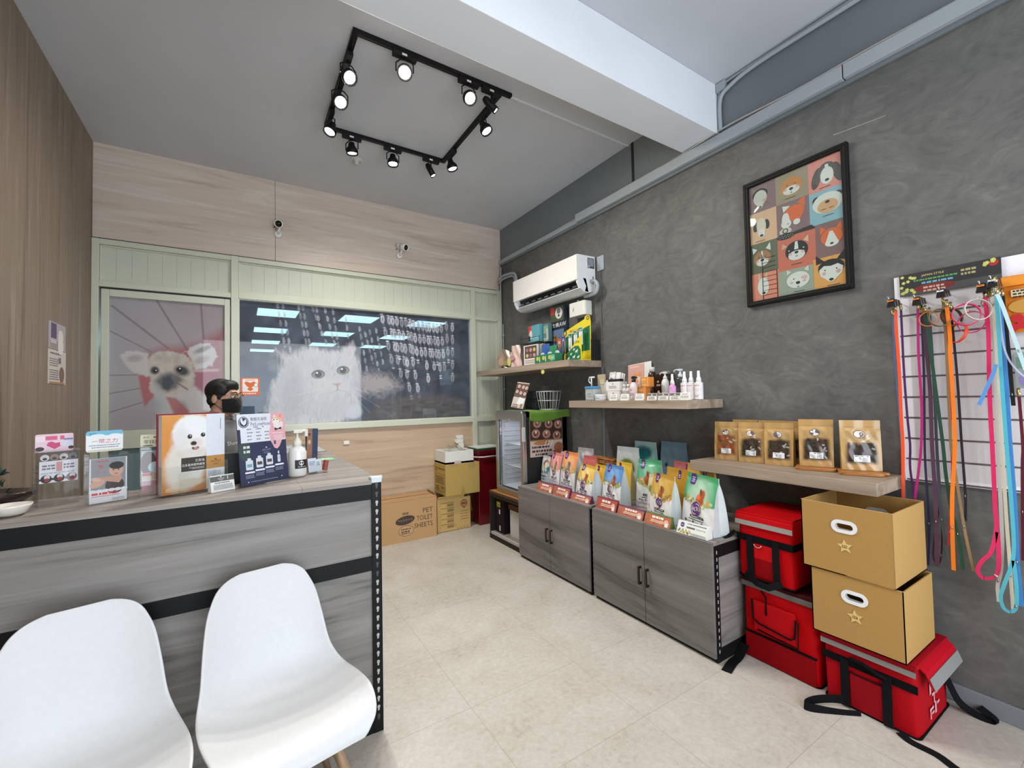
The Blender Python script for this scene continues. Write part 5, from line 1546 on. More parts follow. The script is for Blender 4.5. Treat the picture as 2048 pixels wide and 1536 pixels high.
carton('photo_box', 'box with six small cake pictures at the edge of the high shelf', 'box', (-.285, -1.12, HZ), R(-86), .23, .07, .215, (226, 222, 214), lambda m: (m.rect(-.095, .075, .20, .13, (92, 70, 62)), [m.ell(-.055 + .06 * i, .105 + .058 * j, .022, .02, ((214, 190, 120), (150, 110, 130), (206, 150, 150))[(i + j) % 3]) for i in range(3) for j in range(2)], m.dashes(-.09, .045, .17, .012, (170, 166, 160), 4, 2)))
carton('teal_pack', 'folded teal pack with red corner on the wire rack', 'pack', (-.15, -.99, HZ + .265), R(-92), .22, .055, .19, (96, 160, 172), lambda m: (m.rect(-.11, .10, .06, .09, (206, 60, 56)), m.ell(-.06, .09, .03, .05, (226, 220, 214)), m.rect(-.11, .02, .04, .06, (40, 44, 50)), m.dashes(-.03, .06, .12, .01, (150, 196, 204), 3, 3)), 'gloss')
carton('teal_pack', 'slim dark teal pack right of the folded teal pack', 'pack', (-.12, -1.165, HZ + .255), R(-90), .09, .05, .19, (88, 130, 130), lambda m: (m.rect(-.04, .09, .08, .08, (130, 160, 140)), m.rect(.01, .02, .035, .12, (180, 178, 160)), m.dashes(-.035, .03, .07, .008, (196, 206, 200), 3, 3)), 'gloss')
t = thing('wire_rack', 'thin black wire rack holding the teal packs on the high shelf', 'rack', (-.19, -1.08, HZ))
m = MB()
for y in (.18, -.17):
    for x in (-.10, .11):
        m.tube([(x, y, 0), (x, y, .34 if y > 0 else .30)], .003, 6, 'powder', (30, 30, 30))
for x in (-.10, .11):
    m.tube([(x, .18, .245), (x, -.17, .245)], .003, 6, 'powder', (30, 30, 30)); m.tube([(x, .18, .30), (x, -.17, .30)], .0025, 6, 'powder', (30, 30, 30))
for k in range(8):
    y = .18 - .05 * k
    m.tube([(-.10, y, .245), (.11, y, .245)], .0025, 6, 'powder', (30, 30, 30))
m.build('wire_frame', t)
carton('raw_food_pack', 'tall dark pack with husky face standing at the wall on the high shelf', 'pack', (-.045, -1.27, HZ), R(-90), .22, .05, .62, (56, 74, 92), lambda m: (m.rect(-.11, .46, .22, .16, (70, 82, 60)), m.rect(-.11, .54, .06, .08, (190, 44, 40)), m.ell(.03, .545, .06, .06, (214, 208, 202)), m.ell(.03, .57, .03, .035, (120, 116, 116)), m.ell(.03, .52, .015, .012, (30, 30, 32)), m.ell(.008, .555, .007, .006, (30, 30, 32), n=8), m.ell(.052, .555, .007, .006, (30, 30, 32), n=8), m.rect(-.11, .38, .22, .08, (24, 26, 30)), m.txt('生食', -.08, .40, .045, (226, 226, 226)), m.txt('RAW', .0, .40, .045, (226, 226, 226)), m.rect(-.11, .20, .22, .17, (96, 120, 160)), m.ell(-.03, .28, .04, .05, (150, 110, 70)), m.ell(.05, .25, .03, .04, (60, 90, 150)), m.dashes(-.08, .15, .16, .012, (140, 156, 180), 3, 3)), 'gloss')
carton('yellow_pack', 'yellow and red pack under the wire rack on the high shelf', 'pack', (-.19, -1.125, HZ), R(-90), .13, .04, .23, (222, 184, 40), lambda m: (m.rect(-.06, .15, .06, .07, (190, 50, 40)), m.rect(-.05, .03, .10, .10, (230, 206, 90)), m.dashes(-.04, .07, .08, .01, (120, 90, 20), 3, 3)), 'gloss')
for k, (x, y, z, c1, lab) in enumerate(((-.275, -1.315, .09, (44, 92, 168), 'blue shiny treat sachet in the green counter display'), (-.275, -1.555, .03, (56, 72, 86), 'dark grey treat sachet behind the blue one in the green display'), (-.275, -1.435, .06, (44, 130, 80), 'green treat sachet in front of the dark one in the green display'))):
    t = thing('treat_sachet', lab, 'sachet', (x, y, HZ + .006), R(-90), 'sachets in the green counter display')
    m = MB().surf(lambda i, j: ((i - .5) * .115, -.012 * math.sin(PI * i) - .004 + .004 * math.sin(9 * i + 5 * j) + .02 * j, (.11 + z) * j), 10, 10, 'foil', c1)
    m.surf(lambda i, j: ((i - .5) * .115, .012 * math.sin(PI * i) + .004 + .02 * j, (.11 + z) * j), 8, 8, 'foil', tuple(int(v * .8) for v in c1), flip=True)
    m.flat((0, -.028, 0), (1, 0, 0), (0, 0, 1)); m.ell(0, .09, .035, .02, (206, 216, 226)); m.build('sachet_film', t)
t = thing('counter_display', 'low green counter display with yellow dots and white dogs, high shelf edge', 'display box', (-.345, -1.435, HZ), R(-90))
m = MB().box(-.17, .17, -.02, .06, 0, .004, 'print', (40, 110, 76)).box(-.17, .17, -.022, -.018, 0, .085, 'print', (44, 122, 84)).box(-.172, -.168, -.02, .06, 0, .085, 'print', (44, 122, 84)).box(.168, .172, -.02, .06, 0, .085, 'print', (44, 122, 84))
m.flat((0, -.022, 0), (1, 0, 0), (0, 0, 1))
for k in range(3):
    m.ell(-.12 + .10 * k, .05, .02, .02, (232, 214, 60), n=14); m.ell(-.12 + .10 * k, .05, .011, .011, (206, 170, 60), n=10); m.ell(-.085 + .10 * k, .035, .009, .024, (214, 206, 190)); m.ell(-.085 + .10 * k, .06, .008, .009, (214, 206, 190))
m.rect(.09, .02, .07, .05, (130, 180, 140)); m.dashes(.10, .04, .05, .006, (220, 230, 210), 3)
m.build('display_tray', t)
t = thing('toothbrush_display', 'yellow and green hanging display of pet toothbrush packs on the high shelf', 'display stand', (-.165, -1.61, HZ), R(-90))
YL, GN = (232, 212, 46), (34, 112, 74)
m = MB().prism([(-.20, 0), (.21, 0), (.215, .375), (.205, .425), (.175, .44), (.14, .43), (.13, .405), (-.20, .315)], .055, .06, 'print', YL, mp=lambda x, z, y: (x, y, z))
m.flat((0, .055, 0), (1, 0, 0), (0, 0, 1)); m.shp([(-.20, .10), (.20, .10), (.205, .335), (-.20, .255)], GN); m.ell(.178, .41, .022, .022, (120, 96, 40)); m.ell(.178, .41, .013, .013, (206, 170, 90)); m.ell(-.165, .305, .03, .03, (40, 34, 24)); m.ell(-.165, .305, .018, .018, (214, 190, 120))
m.dashes(-.09, .305, .18, .02, (206, 130, 40), 6)
m.build('back_panel', t)
m = MB().prism([(-.02, 0), (.21, 0), (.212, .24), (.15, .20), (.06, .12), (-.02, .055)], -.062, -.057, 'print', YL, mp=lambda x, z, y: (x, y, z))
m.flat((0, -.062, 0), (1, 0, 0), (0, 0, 1)); m.shp([(-.012, .008), (.20, .008), (.20, .10), (.17, .14), (.12, .142), (.06, .115), (-.012, .06)], GN)
for (x, y, w) in ((.02, .03, .03), (.06, .07, .028), (.10, .04, .034), (.14, .09, .036), (.165, .035, .03), (.105, .11, .026)):
    m.ell(x, y, w * .5, w * .26, (222, 226, 216), .2); m.ell(x + w * .45, y + w * .3, w * .2, w * .18, (222, 226, 216)); m.rect(x - w * .4, y - w * .5, w * .14, w * .4, (222, 226, 216)); m.rect(x + w * .25, y - w * .5, w * .14, w * .4, (222, 226, 216))
m.txt('LION', .115, .165, .024, (50, 110, 60), 'l', .07)
m.build('side_panel', t)
MB().box(-.20, .21, -.057, .055, 0, .012, 'print', YL).build('base', t)
m = MB()
for k in range(5):
    m.tube([(-.13 + .075 * k, .055, .25 + .012 * k), (-.13 + .075 * k, -.03, .25 + .012 * k)], .003, 6, 'metal', (200, 200, 200))
m.build('hook', t)
for k, (x, c1) in enumerate(((-.15, (206, 96, 40)), (-.085, (40, 60, 130)), (-.02, (226, 230, 226)), (.06, (226, 230, 226)), (.135, (226, 230, 226)))):
    t2 = thing('toothbrush_pack', 'hanging toothbrush pack in the yellow display, number %s from the left' % ('one two three four five'.split()[k]), 'toothbrush pack', (-.165 if k > 1 else -.195, -1.61 - x, HZ + .075 + .02 * k), R(-90), 'toothbrush packs in the yellow display')
    h = .17
    m = MB().box(-.026, .026, -.002, .002, 0, h, 'print', (222, 226, 222) if k > 1 else (150, 120, 110)).flat((0, -.002, 0), (1, 0, 0), (0, 0, 1))
    m.rect(-.024, h * .72, .048, h * .24, c1 if k < 2 else (40, 120, 84)); m.dashes(-.018, h * .8, .036, .008, (230, 230, 224), k, 2)
    m.build('backing_card', t2)
    MB().tube([(0, -.006, .02), (0, -.008, h * .66)], [.006, .004], 8, 'satin', (236, 238, 236) if k > 1 else c1).build('toothbrush', t2)
carton('black_carton', 'black carton standing at the right end of the high shelf', 'carton', (-.06, -1.785, HZ), R(-90), .10, .10, .20, (20, 20, 20), None, 'paint')
t = thing('shelf_tag', 'small yellow dangling tag clipped under the edge of the high shelf', 'tag', (-.402, -1.455, 1.768), R(-90))
m = MB().tube(cr([(-.03, -.004, .004), (-.02, -.006, -.01), (0, -.008, .0), (.02, -.006, -.01), (.03, -.004, .004)]), .002, 5, 'metal', (180, 180, 176))
m.build('clip', t)
MB().prism(rr_pts(-.026, -.045, .052, .04, .018), -.008, -.004, 'gloss', (196, 200, 90), mp=lambda x, z, y: (x, y, z)).flat((0, -.008, 0), (1, 0, 0), (0, 0, 1)).ell(0, -.026, .014, .009, (230, 226, 160)).build('badge', t)
# ================================================================== low shelf: treat pouches
LZ = 1.057
KR = (190, 152, 96)
def treats(y, x, rz, w, h, kind, label, seed, front=True):
    cv = Cv(-w / 2, w / 2, 0, h, 46, 60, KR)
    cv.C[..., :3] *= (.92 + .16 * cv.n(24, seed, 3))[..., None]
    r = np.random.RandomState(seed)
    cv.poly([(-w * .38, h * .14), (-w * .1, h * .09), (w * .2, h * .12), (w * .40, h * .16), (w * .38, h * .76), (-w * .38, h * .76)], (176, 142, 92), .006)
    dk = {'dark': (44, 36, 28), 'red': (136, 76, 44), 'stick': (40, 32, 28)}[kind]
    top = {'dark': .62, 'red': .66, 'stick': .54}[kind]
    cv.poly([(-w * .38, h * .135), (w * .40, h * .155), (w * .37, h * (top - .04)), (w * .05, h * top), (-w * .35, h * (top - .06))], dk, .02)
    for k in range(60):
        xx = (r.rand() - .5) * w * .62; yy = h * (.18 + (top - .24) * r.rand())
        if kind == 'stick':
            p = (xx, yy); q = (xx + w * .04 * (r.rand() - .5), min(yy + h * .2, h * top)); cv.line(p, q, .006, tuple(int(v * (.8 + .9 * r.rand())) for v in dk))
        elif kind == 'dark':
            cv.ell(xx, yy, .012, .010, tuple(int(v * (1.1 + .7 * r.rand())) for v in dk), .3); cv.ell(xx, yy, .005, .004, (24, 20, 16), .4)
        else:
            cv.ell(xx, yy, .018, .008, tuple(int(v * (.75 + .6 * r.rand())) for v in dk), .5, rot=r.rand() * 3)
    for k in range(6):  # pale strokes: highlights of the clear window, painted into the colour
        a = (w * (.02 + .3 * r.rand()), h * (.2 + .5 * r.rand())); b = (a[0] + w * .14 * (r.rand() - .3), a[1] + h * .10 * (r.rand() - .5))
        cv.line(a, b, .005, (232, 226, 216), .8)
    cv.rect(-w / 2, w / 2, h * .855, h * .865, (160, 124, 74))
    def art(m):
        m.ell(-.004, h * .72, w * .145, w * .12, (90, 84, 96), n=20); m.ell(-.004, h * .72, w * .13, w * .105, (226, 216, 204), n=20)
        for s_ in (-1, 1):
            m.ell(-.004 + s_ * w * .05, h * .72, w * .04, w * .045, (160, 146, 140), n=10); m.ell(-.004 + s_ * w * .05, h * .725, w * .022, w * .024, (226, 218, 208), n=10)
        m.rect(-w * .19, h * .17, w * .40, h * .13, (232, 232, 232)); m.rect(-w * .17, h * .275, w * .36, h * .014, (40, 40, 40)); m.dashes(-w * .17, h * .25, w * .16, h * .008, (120, 120, 124), seed, 7); m.dashes(w * .02, h * .25, w * .16, h * .008, (130, 130, 134), seed + 2, 7)
    return pouch('treat_pouch', label, 'treat pouch', (x, y, LZ), rz, w, h, .055 if front else .035, cv, art if front else None, KR, 'foil', 'kraft treat pouches on the low shelf', .84, seed=seed, side=(184, 148, 92), taper=-.03, nx=46, ny=60)


A0 = R(-80)
treats(-3.165, -.145, A0, .150, .250, 'red', 'kraft window pouch of reddish-brown treats, first from the left', 1)
treats(-3.325, -.135, A0, .150, .252, 'dark', 'kraft window pouch of dark curled treats, second from the left', 2)
treats(-3.490, -.130, A0, .155, .255, 'dark', 'kraft window pouch of dark curled treats, in the middle of five', 3)
t4 = treats(-3.685, -.120, R(-72), .160, .265, 'dark', 'kraft window pouch of dark treats on the left wooden board', 4)
t5 = treats(-3.880, -.085, R(-62), .170, .265, 'stick', 'kraft window pouch of dark stick treats on the right wooden board', 5)
t4.location.z = t5.location.z = LZ + .0165
for (y, x, rz, lab) in ((-3.235, -.048, A0, 'kraft pouch standing behind the first and second pouches'), (-3.405, -.045, A0, 'kraft pouch standing behind the second and middle pouches'), (-3.565, -.042, A0, 'kraft pouch standing behind the middle pouch')):
    o = treats(y, x, rz, .150, .262, 'dark', lab, 9, False)
for (y, x, rz, lab) in ((-3.69, -.135, R(-70), 'small brown wooden serving board, left of the two on the low shelf'), (-3.895, -.125, R(-66), 'small brown wooden serving board, right of the two on the low shelf')):
    t = thing('serving_board', lab, 'wooden board', (x, y, LZ), rz, 'wooden boards under treat pouches')
    MB().prism(rr_pts(-.10, -.075, .19, .14, .03), 0, .015, 'wood_board').build('board', t, bev=.003)
    MB().prism(rr_pts(.085, -.02, .03, .045, .012), 0.001, .014, 'wood_board').build('grip', t, bev=.003)
# ================================================================== drinks fridge on its stand
DKB = (24, 18, 16)
t = thing('fridge_stand', 'dark brown open stand carrying the small drinks fridge', 'stand', (-.63, -.735, 0))
w = .62
MB().box(0, .60, -w, 0, .478, .505, 'wood_board').box(-.004, .0, -w, 0, .482, .505, 'print', (70, 52, 38)).build('top_board', t)
m = MB().box(0, .60, -.02, 0, .0, .478, 'paint', DKB); m.build('side_board', t)
MB().box(0, .60, -w, -w + .02, .0, .478, 'paint', DKB).build('side_board', t)
m = MB().box(-.005, .03, -w, 0, .0, .045, 'powder', (30, 26, 22)).box(-.004, .02, -w, 0, .445, .482, 'powder', (34, 28, 24)); m.build('front_rail', t)
MB().box(.02, .6, -w + .02, -.02, .05, .068, 'wood_top').box(.0, .022, -w + .02, -.02, .046, .07, 'paint', (170, 168, 160)).build('shelf', t)
carton('dark_carton', 'black carton with yellow sticker inside the fridge stand', 'carton', (-.43, -.86, .069), R(-90), .17, .30, .35, (32, 20, 24), lambda m: (m.rect(-.06, .265, .075, .055, (190, 180, 50)), m.rect(-.015, .195, .026, .05, (214, 210, 206)), m.rect(-.012, .02, .026, .055, (200, 198, 196)), m.dashes(-.055, .285, .06, .008, (120, 110, 30), 2, 2)), 'kraft')
carton('white_carton', 'plain white carton inside the fridge stand by the cabinet', 'carton', (-.40, -1.16, .069), R(-90), .28, .30, .27, (206, 204, 198), lambda m: (m.ell(-.11, .24, .012, .012, (170, 168, 164)),), 'kraft')
carton('brown_carton_lid', 'flat brown carton lying on top of the white carton in the stand', 'carton', (-.40, -1.14, .34), R(-90), .30, .30, .055, (96, 68, 42), None, 'kraft')

FH = .845
t = thing('drinks_fridge', 'small black display fridge with silver framed glass door', 'fridge', (-.56, -1.085, .506))
FW = .265
m = MB()
m.box(.02, .035, -FW, FW, .03, FH, 'paint', (12, 12, 13)); m.box(.45, .52, -FW, FW, .0, FH, 'paint', (12, 12, 13))
m.box(.02, .52, FW - .03, FW, .0, FH, 'paint', (12, 12, 13)); m.box(.02, .52, -FW, -FW + .03, .0, FH, 'paint', (12, 12, 13))
m.box(.02, .52, -FW, FW, FH - .05, FH, 'paint', (12, 12, 13)); m.box(.02, .52, -FW, FW, 0, .06, 'paint', (12, 12, 13))
# open the front: the front plate is only a rim
m.v = m.v[8:]; m.c = m.c[8:]; m.f = [tuple(i - 8 for i in f) for f in m.f[6:]]; m.fm = m.fm[6:]; m.sm = m.sm[6:]
m.build('cabinet_body', t)
m = MB().box(.445, .449, -FW + .03, FW - .03, .06, FH - .05, 'plastic', (206, 208, 214))
m.box(.03, .449, FW - .034, FW - .03, .06, FH - .05, 'plastic', (206, 208, 214)).box(.03, .449, -FW + .03, -FW + .034, .06, FH - .05, 'plastic', (206, 208, 214)).box(.03, .449, -FW + .03, FW - .03, .06, .064, 'plastic', (206, 208, 214)).box(.03, .449, -FW + .03, FW - .03, FH - .054, FH - .05, 'plastic', (206, 208, 214))
for k in range(13):
    z = .13 + .05 * k
    m.tube([(.06, -FW + .036, z), (.44, -FW + .036, z)], .004, 6, 'plastic', (196, 198, 206)); m.tube([(.06, FW - .036, z), (.44, FW - .036, z)], .004, 6, 'plastic', (196, 198, 206)); m.tube([(.443, -FW + .04, z), (.443, FW - .04, z)], .004, 6, 'plastic', (190, 192, 200))
m.build('liner', t)
for z in (.27, .50):
    m = MB()
    for k in range(12):
        y = -FW + .05 + (2 * FW - .10) * k / 11
        m.tube([(.09, y, z), (.42, y, z)], .0028, 6, 'satin', (226, 228, 232))
    m.tube([(.09, -FW + .04, z), (.09, FW - .04, z)], .005, 6, 'satin', (232, 234, 238)); m.tube([(.42, -FW + .04, z), (.42, FW - .04, z)], .004, 6, 'satin', (226, 228, 232))
    m.build('wire_shelf', t)
MB().box(.05, .07, -FW + .06, FW - .06, FH - .07, FH - .056, 'fridge_glow').build('interior_lamp', t)
dl = bpy.data.lights.new('fridge_lamp', 'AREA'); dl.shape = 'RECTANGLE'; dl.size = .3; dl.size_y = .05; dl.energy = .8; dl.color = (.86, .88, 1)
lo = bpy.data.objects.new('fridge_lamp', dl); COL.objects.link(lo); lo.parent = t; lo.location = (.12, 0, FH - .075)
m = MB()
outer = rr_pts(-FW, -.0, 2 * FW, FH + .015, .05, 8); inner_ = rr_pts(-FW + .05, .055, 2 * FW - .10, FH - .14, .02, 8)
n = len(outer)
vs = []
for (pts, x) in ((outer, -.028), (inner_, -.028), (outer, .018), (inner_, .018)):
    vs.extend((x, -a, b) for a, b in pts)
fs = []
for k in range(n):
    k2 = (k + 1) % n
    fs.append((k, k2, n + k2, n + k)); fs.append((2 * n + k2, 2 * n + k, 3 * n + k, 3 * n + k2)); fs.append((k2, k, 2 * n + k, 2 * n + k2)); fs.append((n + k, n + k2, 3 * n + k2, 3 * n + k))
m.add(vs, fs, 'metal', (178, 178, 176))
dr = m.build('door_frame', t, bev=.006, seg=3)
m = MB().box(-.012, -.008, -FW + .045, FW - .045, .05, FH - .08, 'glass'); m.build('door_glass', t)
m = MB().flat((-.0125, 0, 0), (0, -1, 0), (0, 0, 1))
m.rect(-FW + .05, .055, .012, FH - .14, (16, 16, 18)); m.rect(FW - .056, .055, .006, FH - .14, (16, 16, 18))
arc = [(-.14 + .10 * math.cos(R(a)), .745 + .10 * math.sin(R(a))) for a in range(-80, 20, 12)]
m.shp(arc + [(x * .84 - .022, (y - .745) * .72 + .745) for x, y in reversed(arc)], (206, 190, 206)); m.ell(-.185, .655, .022, .03, (206, 190, 206)); m.rect(-.20, .60, .03, .02, (206, 200, 206))
m.build('door_decal', t)
m = MB().box(-.04, -.005, -FW - .012, -FW + .002, .56, .70, 'plastic', (190, 190, 188)); m.build('door_handle', t, bev=.004)
MB().box(.05, .46, -FW - .0015, -FW, .40, .80, 'print', (150, 120, 96)).build('side_poster_sheet', t)
m = MB().flat((.255, -FW - .0016, .40), (1, 0, 0), (0, 0, 1))
m.rect(-.20, .16, .40, .24, (52, 32, 24))
for k, (x, y) in enumerate(((-.11, .33), (.03, .32), (.15, .31), (-.13, .23), (.0, .22), (.13, .20))):
    m.ell(x, y, .056, .05, (96, 66, 52)); m.ell(x, y, .046, .040, (176, 140, 122)); m.ell(x, y, .034, .030, (120, 70, 64) if k % 2 else (150, 96, 84)); m.shp([(x - .004, y), (x + .006, y), (x + .014, y + .026), (x - .012, y + .026)], (222, 206, 190)); m.ell(x - .01, y - .012, .01, .008, (70, 44, 36))
m.rect(-.20, .155, .40, .012, (150, 104, 66)); m.rect(-.20, 0, .40, .155, (196, 176, 166)); m.ell(-.06, .135, .10, .022, (176, 116, 70)); m.ell(.15, .08, .06, .05, (160, 96, 66)); m.ell(.13, .03, .06, .03, (150, 88, 60))
for a in (-.03, .01, .05):
    m.shp([(a, .10), (a + .006, .10), (a + .03, .15), (a + .022, .15)], (236, 230, 222))
m.dashes(-.18, .085, .22, .018, (56, 40, 36), 4); m.dashes(-.18, .045, .26, .02, (56, 40, 36), 6); m.dashes(-.14, .012, .16, .018, (56, 40, 36), 8)
m.build('side_poster_print', t)
# towel and goods on the fridge
FT = .506 + FH + .002
t = thing('green_towel', 'green towel draped over the top of the drinks fridge', 'towel', (-.30, -1.10, FT))
def tow(i, j):
    x = -.215 + .50 * i
    s = j * .60
    if s < .46:
        return (x, .20 - s, .004 + .003 * math.sin(14 * i + 9 * j))
    return (x, -.262 - .003 + .004 * math.sin(17 * i), .002 - (s - .46) * (1.0 + .25 * math.sin(5 * i)) * .62)
MB().surf(tow, 18, 22, 'cloth', (92, 132, 34), flip=True).build('towel_cloth', t, solid=.006, off=1)
t.children[0].name = 'cloth'
FT2 = FT + .016
t = thing('acrylic_sign', 'leaning acrylic sign with cake photo on top of the fridge', 'sign', (-.44, -1.02, FT2 + .014), R(-72))
m = MB(); m.M = Matrix.Rotation(R(-16), 4, 'X') @ Matrix.Rotation(R(8), 4, 'Y')
m.box(-.09, .09, 0, .004, .0, .29, 'acrylic'); m.build('holder', t)
m = MB(); m.M = Matrix.Rotation(R(-16), 4, 'X') @ Matrix.Rotation(R(8), 4, 'Y')
m.flat((0, -.001, 0), (1, 0, 0), (0, 0, 1)); m.rect(-.085, .005, .17, .28, (206, 192, 182)); m.rect(-.085, .12, .17, .155, (110, 84, 74))
for (x, y) in ((-.045, .24), (.015, .235), (.06, .23), (-.055, .18), (.0, .17), (.055, .165)):
    m.ell(x, y, .03, .03, (70, 46, 38)); m.ell(x, y, .022, .021, (196, 168, 156))
m.shp([(-.02, .05), (.06, .045), (.075, .11), (.0, .125)], (232, 232, 232)); m.dashes(-.07, .03, .08, .012, (120, 80, 90), 3, 2); m.rect(.035, .01, .03, .045, (150, 120, 90))
m.build('print', t)
for k, (z, dx) in enumerate(((0, 0), (.10, .006))):
    t = thing('black_basket', 'black ribbed basket on the fridge, %s of the two stacked' % ('lower', 'upper')[k], 'basket', (-.20, -1.06, FT2 + z), 0, 'black baskets on the fridge')
    m = MB().box(-.09 + dx, .09, -.10, .10, 0, .095, 'paint', (14, 14, 15), top=-.006)
    for q in range(9):
        m.box(-.097 + dx, -.09 + dx, -.092 + .023 * q - .004, -.092 + .023 * q + .004, .01, .085, 'paint', (20, 20, 21))
    m.build('basket_body', t, bev=.004)
    MB().box(-.10 + dx, .10, -.11, .11, .085, .098, 'paint', (18, 18, 19)).build('rim', t, bev=.003)
t = thing('wire_basket', 'white wire basket of clear bags on the fridge', 'basket', (-.20, -1.262, FT2))
m = MB()
for z, s in ((.0, .068), (.09, .078), (.185, .09)):
    m.tube([(-s, -s, z), (s, -s, z), (s, s, z), (-s, s, z), (-s, -s, z)], .003 if z < .18 else .004, 6, 'satin', (222, 222, 218))
for k in range(5):
    a = -1 + .5 * k
    for (p, q) in (((a * .068, -.068), (a * .09, -.09)), ((a * .068, .068), (a * .09, .09)), ((-.068, a * .068), (-.09, a * .09)), ((.068, a * .068), (.09, a * .09))):
        m.tube([(p[0], p[1], 0), (q[0], q[1], .185)], .0022, 6, 'satin', (222, 222, 218))
m.build('wire_frame', t)
for k, (x, yy, hgt) in enumerate(((-.02, .03, .24), (.02, -.02, .20))):
    t = thing('clear_bag', 'crumpled clear plastic bag in the wire basket, %s one' % ('taller', 'shorter')[k], 'plastic bag', (-.20 + x, -1.262 + yy, FT2 + .005), R(-80), 'clear bags in the wire basket')
    MB().surf(lambda i, j, h_=hgt: ((i - .5) * .09, .006 * math.sin(9 * i + 6 * j + k), h_ * j), 10, 12, 'cellophane').build('film', t)

# ================================================================== red cooler box and its lid goods
t = thing('cooler_box', 'tall dark red cooler box with pale handle behind the cartons', 'cooler', (-.388, -.155, 0))
DR = (104, 16, 24)
MB().box(-.14, .14, -.14, .14, 0, .82, 'gloss', DR).build('body', t, bev=.012, seg=3)
MB().box(-.15, .15, -.15, .15, .822, .875, 'gloss', (96, 14, 22)).build('lid', t, bev=.012, seg=3)
MB().tube([(-.155, .12, .80), (-.165, -.10, .80), (-.10, -.165, .80), (.12, -.162, .80)], .009, 8, 'satin', (214, 204, 200)).build('handle', t)
t = thing('flat_tray', 'white board with green edge lying on the red cooler box', 'board', (-.388, -.17, .877))
MB().box(-.15, .18, -.12, .13, .0, .022, 'satin', (30, 84, 60)).build('edge', t, bev=.002)
MB().box(-.152, .182, -.122, .132, .022, .036, 'satin', (214, 220, 212)).build('sheet', t, bev=.002)

# ================================================================== cartons stacked against the back wall
KB, KB2 = (196, 156, 110), (202, 168, 106)
t = thing('cardboard_box', 'brown cardboard box printed PET TOILET SHEETS on the floor', 'cardboard box', (-1.393, -.185, 0))
bw = .308
m = MB().box(-bw, bw, -.165, .15, 0, .43, 'kraft', KB)
m.flat((0, -.165, 0), (1, 0, 0), (0, 0, 1))
INK = (70, 54, 44)
m.txt('PET', .152, .275, .050, INK, 'l'); m.txt('TOILET', .080, .200, .050, INK, 'l', .18); m.txt('SHEETS', .055, .125, .050, INK, 'l', .205)
m.ell(-.045, .225, .105, .046, INK, .12, 26); m.ell(-.045, .225, .099, .041, (62, 48, 40), .12, 26); m.txt('ペットシーツ', -.125, .213, .026, KB, 'l', .16); m.rect(-.075, .30, .07, .006, INK); m.dashes(-.075, .285, .07, .010, INK, 4)
m.ell(-.035, .115, .082, .056, INK, 0, 30); m.ell(-.035, .115, .078, .052, KB, 0, 30); m.dashes(-.09, .125, .11, .014, (96, 74, 58), 3, 2); m.dashes(-.085, .082, .10, .012, (96, 74, 58), 7)
m.build('carton_body', t, bev=.002)
for (x0, x1, y0, y1, z0, z1, nm) in ((-bw, bw, -.165, -.008, .431, .434, 0), (-bw, bw, .0, .15, .434, .438, 0)):
    MB().box(x0, x1, y0, y1, z0, z1, 'kraft', (184, 146, 104)).build('flap', t, bev=.001)
t = thing('cardboard_box', 'yellowish cardboard box with barcode rows and round stamp on the floor', 'cardboard box', (-.845, -.155, 0))
bw = .205
m = MB()
for b in ((-bw, bw, -.13, -.126, 0, .365), (-bw, bw, .126, .13, 0, .365), (-bw, -bw + .004, -.126, .126, 0, .365), (bw - .004, bw, -.126, .126, 0, .365), (-bw, bw, -.13, .13, 0, .004)):
    m.box(*b, 'kraft', KB2)
m.flat((0, -.13, 0), (1, 0, 0), (0, 0, 1))
for k in range(5):
    z = .295 - .06 * k
    m.dashes(-.165, z + .022, .17, .008, (130, 98, 50), k); m.rect(-.175, z - .004, .008, .006, INK)
    for q in range(9):
        m.rect(-.085 + .009 * q, z - .018, .005, .032, (96, 72, 40), keep=(q > 0))
m.ell(.125, .29, .042, .046, (130, 60, 44), n=22); m.ell(.125, .29, .036, .040, (176, 126, 86), n=22); m.rect(.095, .282, .06, .016, (130, 60, 44)); m.rect(.115, .235, .02, .008, (130, 60, 44))
for k in range(4):
    m.dashes(.08, .20 - .03 * k, .10, .007, (140, 100, 50), 11 + k)
m.dashes(-.02, .055, .05, .004, (140, 104, 54), 2)
for k in range(4):
    m.ell(.04 + .042 * k, .022, .006, .005, (96, 70, 40), n=6)
m.build('carton_body', t)
m = MB().add([(-bw, -.13, .365), (bw * .6, -.13, .365), (bw * .6, -.16, .405), (-bw, -.155, .40)], [(0, 1, 2, 3)], 'kraft', KB2); m.build('flap', t, solid=.003)
m = MB().add([(-bw, -.126, .365), (-bw, .126, .365), (-bw - .018, .12, .46), (-bw - .018, -.10, .455)], [(0, 1, 2, 3)], 'kraft', KB2); m.build('flap', t, solid=.003)
m = MB().add([(bw, -.126, .365), (bw, .126, .365), (bw + .022, .12, .18), (bw + .028, -.11, .18)], [(0, 1, 2, 3)], 'kraft', (150, 112, 66)); m.build('flap', t, solid=.003)
t = thing('cardboard_box', 'yellowish cardboard box with printed side panel, upper one of the stack', 'cardboard box', (-.76, -.185, .407))
m = MB().box(-.212, .215, -.165, .16, 0, .352, 'kraft', (186, 156, 88))
m.flat((-.212, 0, 0), (0, -1, 0), (0, 0, 1))
m.dashes(-.13, .29, .06, .014, (90, 70, 34), 3, 2); m.dashes(-.05, .285, .19, .016, (90, 70, 34), 5)
for (x, y, w_, h_) in ((-.13, .235, .27, .003), (-.13, .215, .27, .003), (-.13, .04, .003, .2), (.137, .04, .003, .2), (-.13, .04, .27, .003)):
    m.rect(x, y, w_, h_, (90, 70, 34))
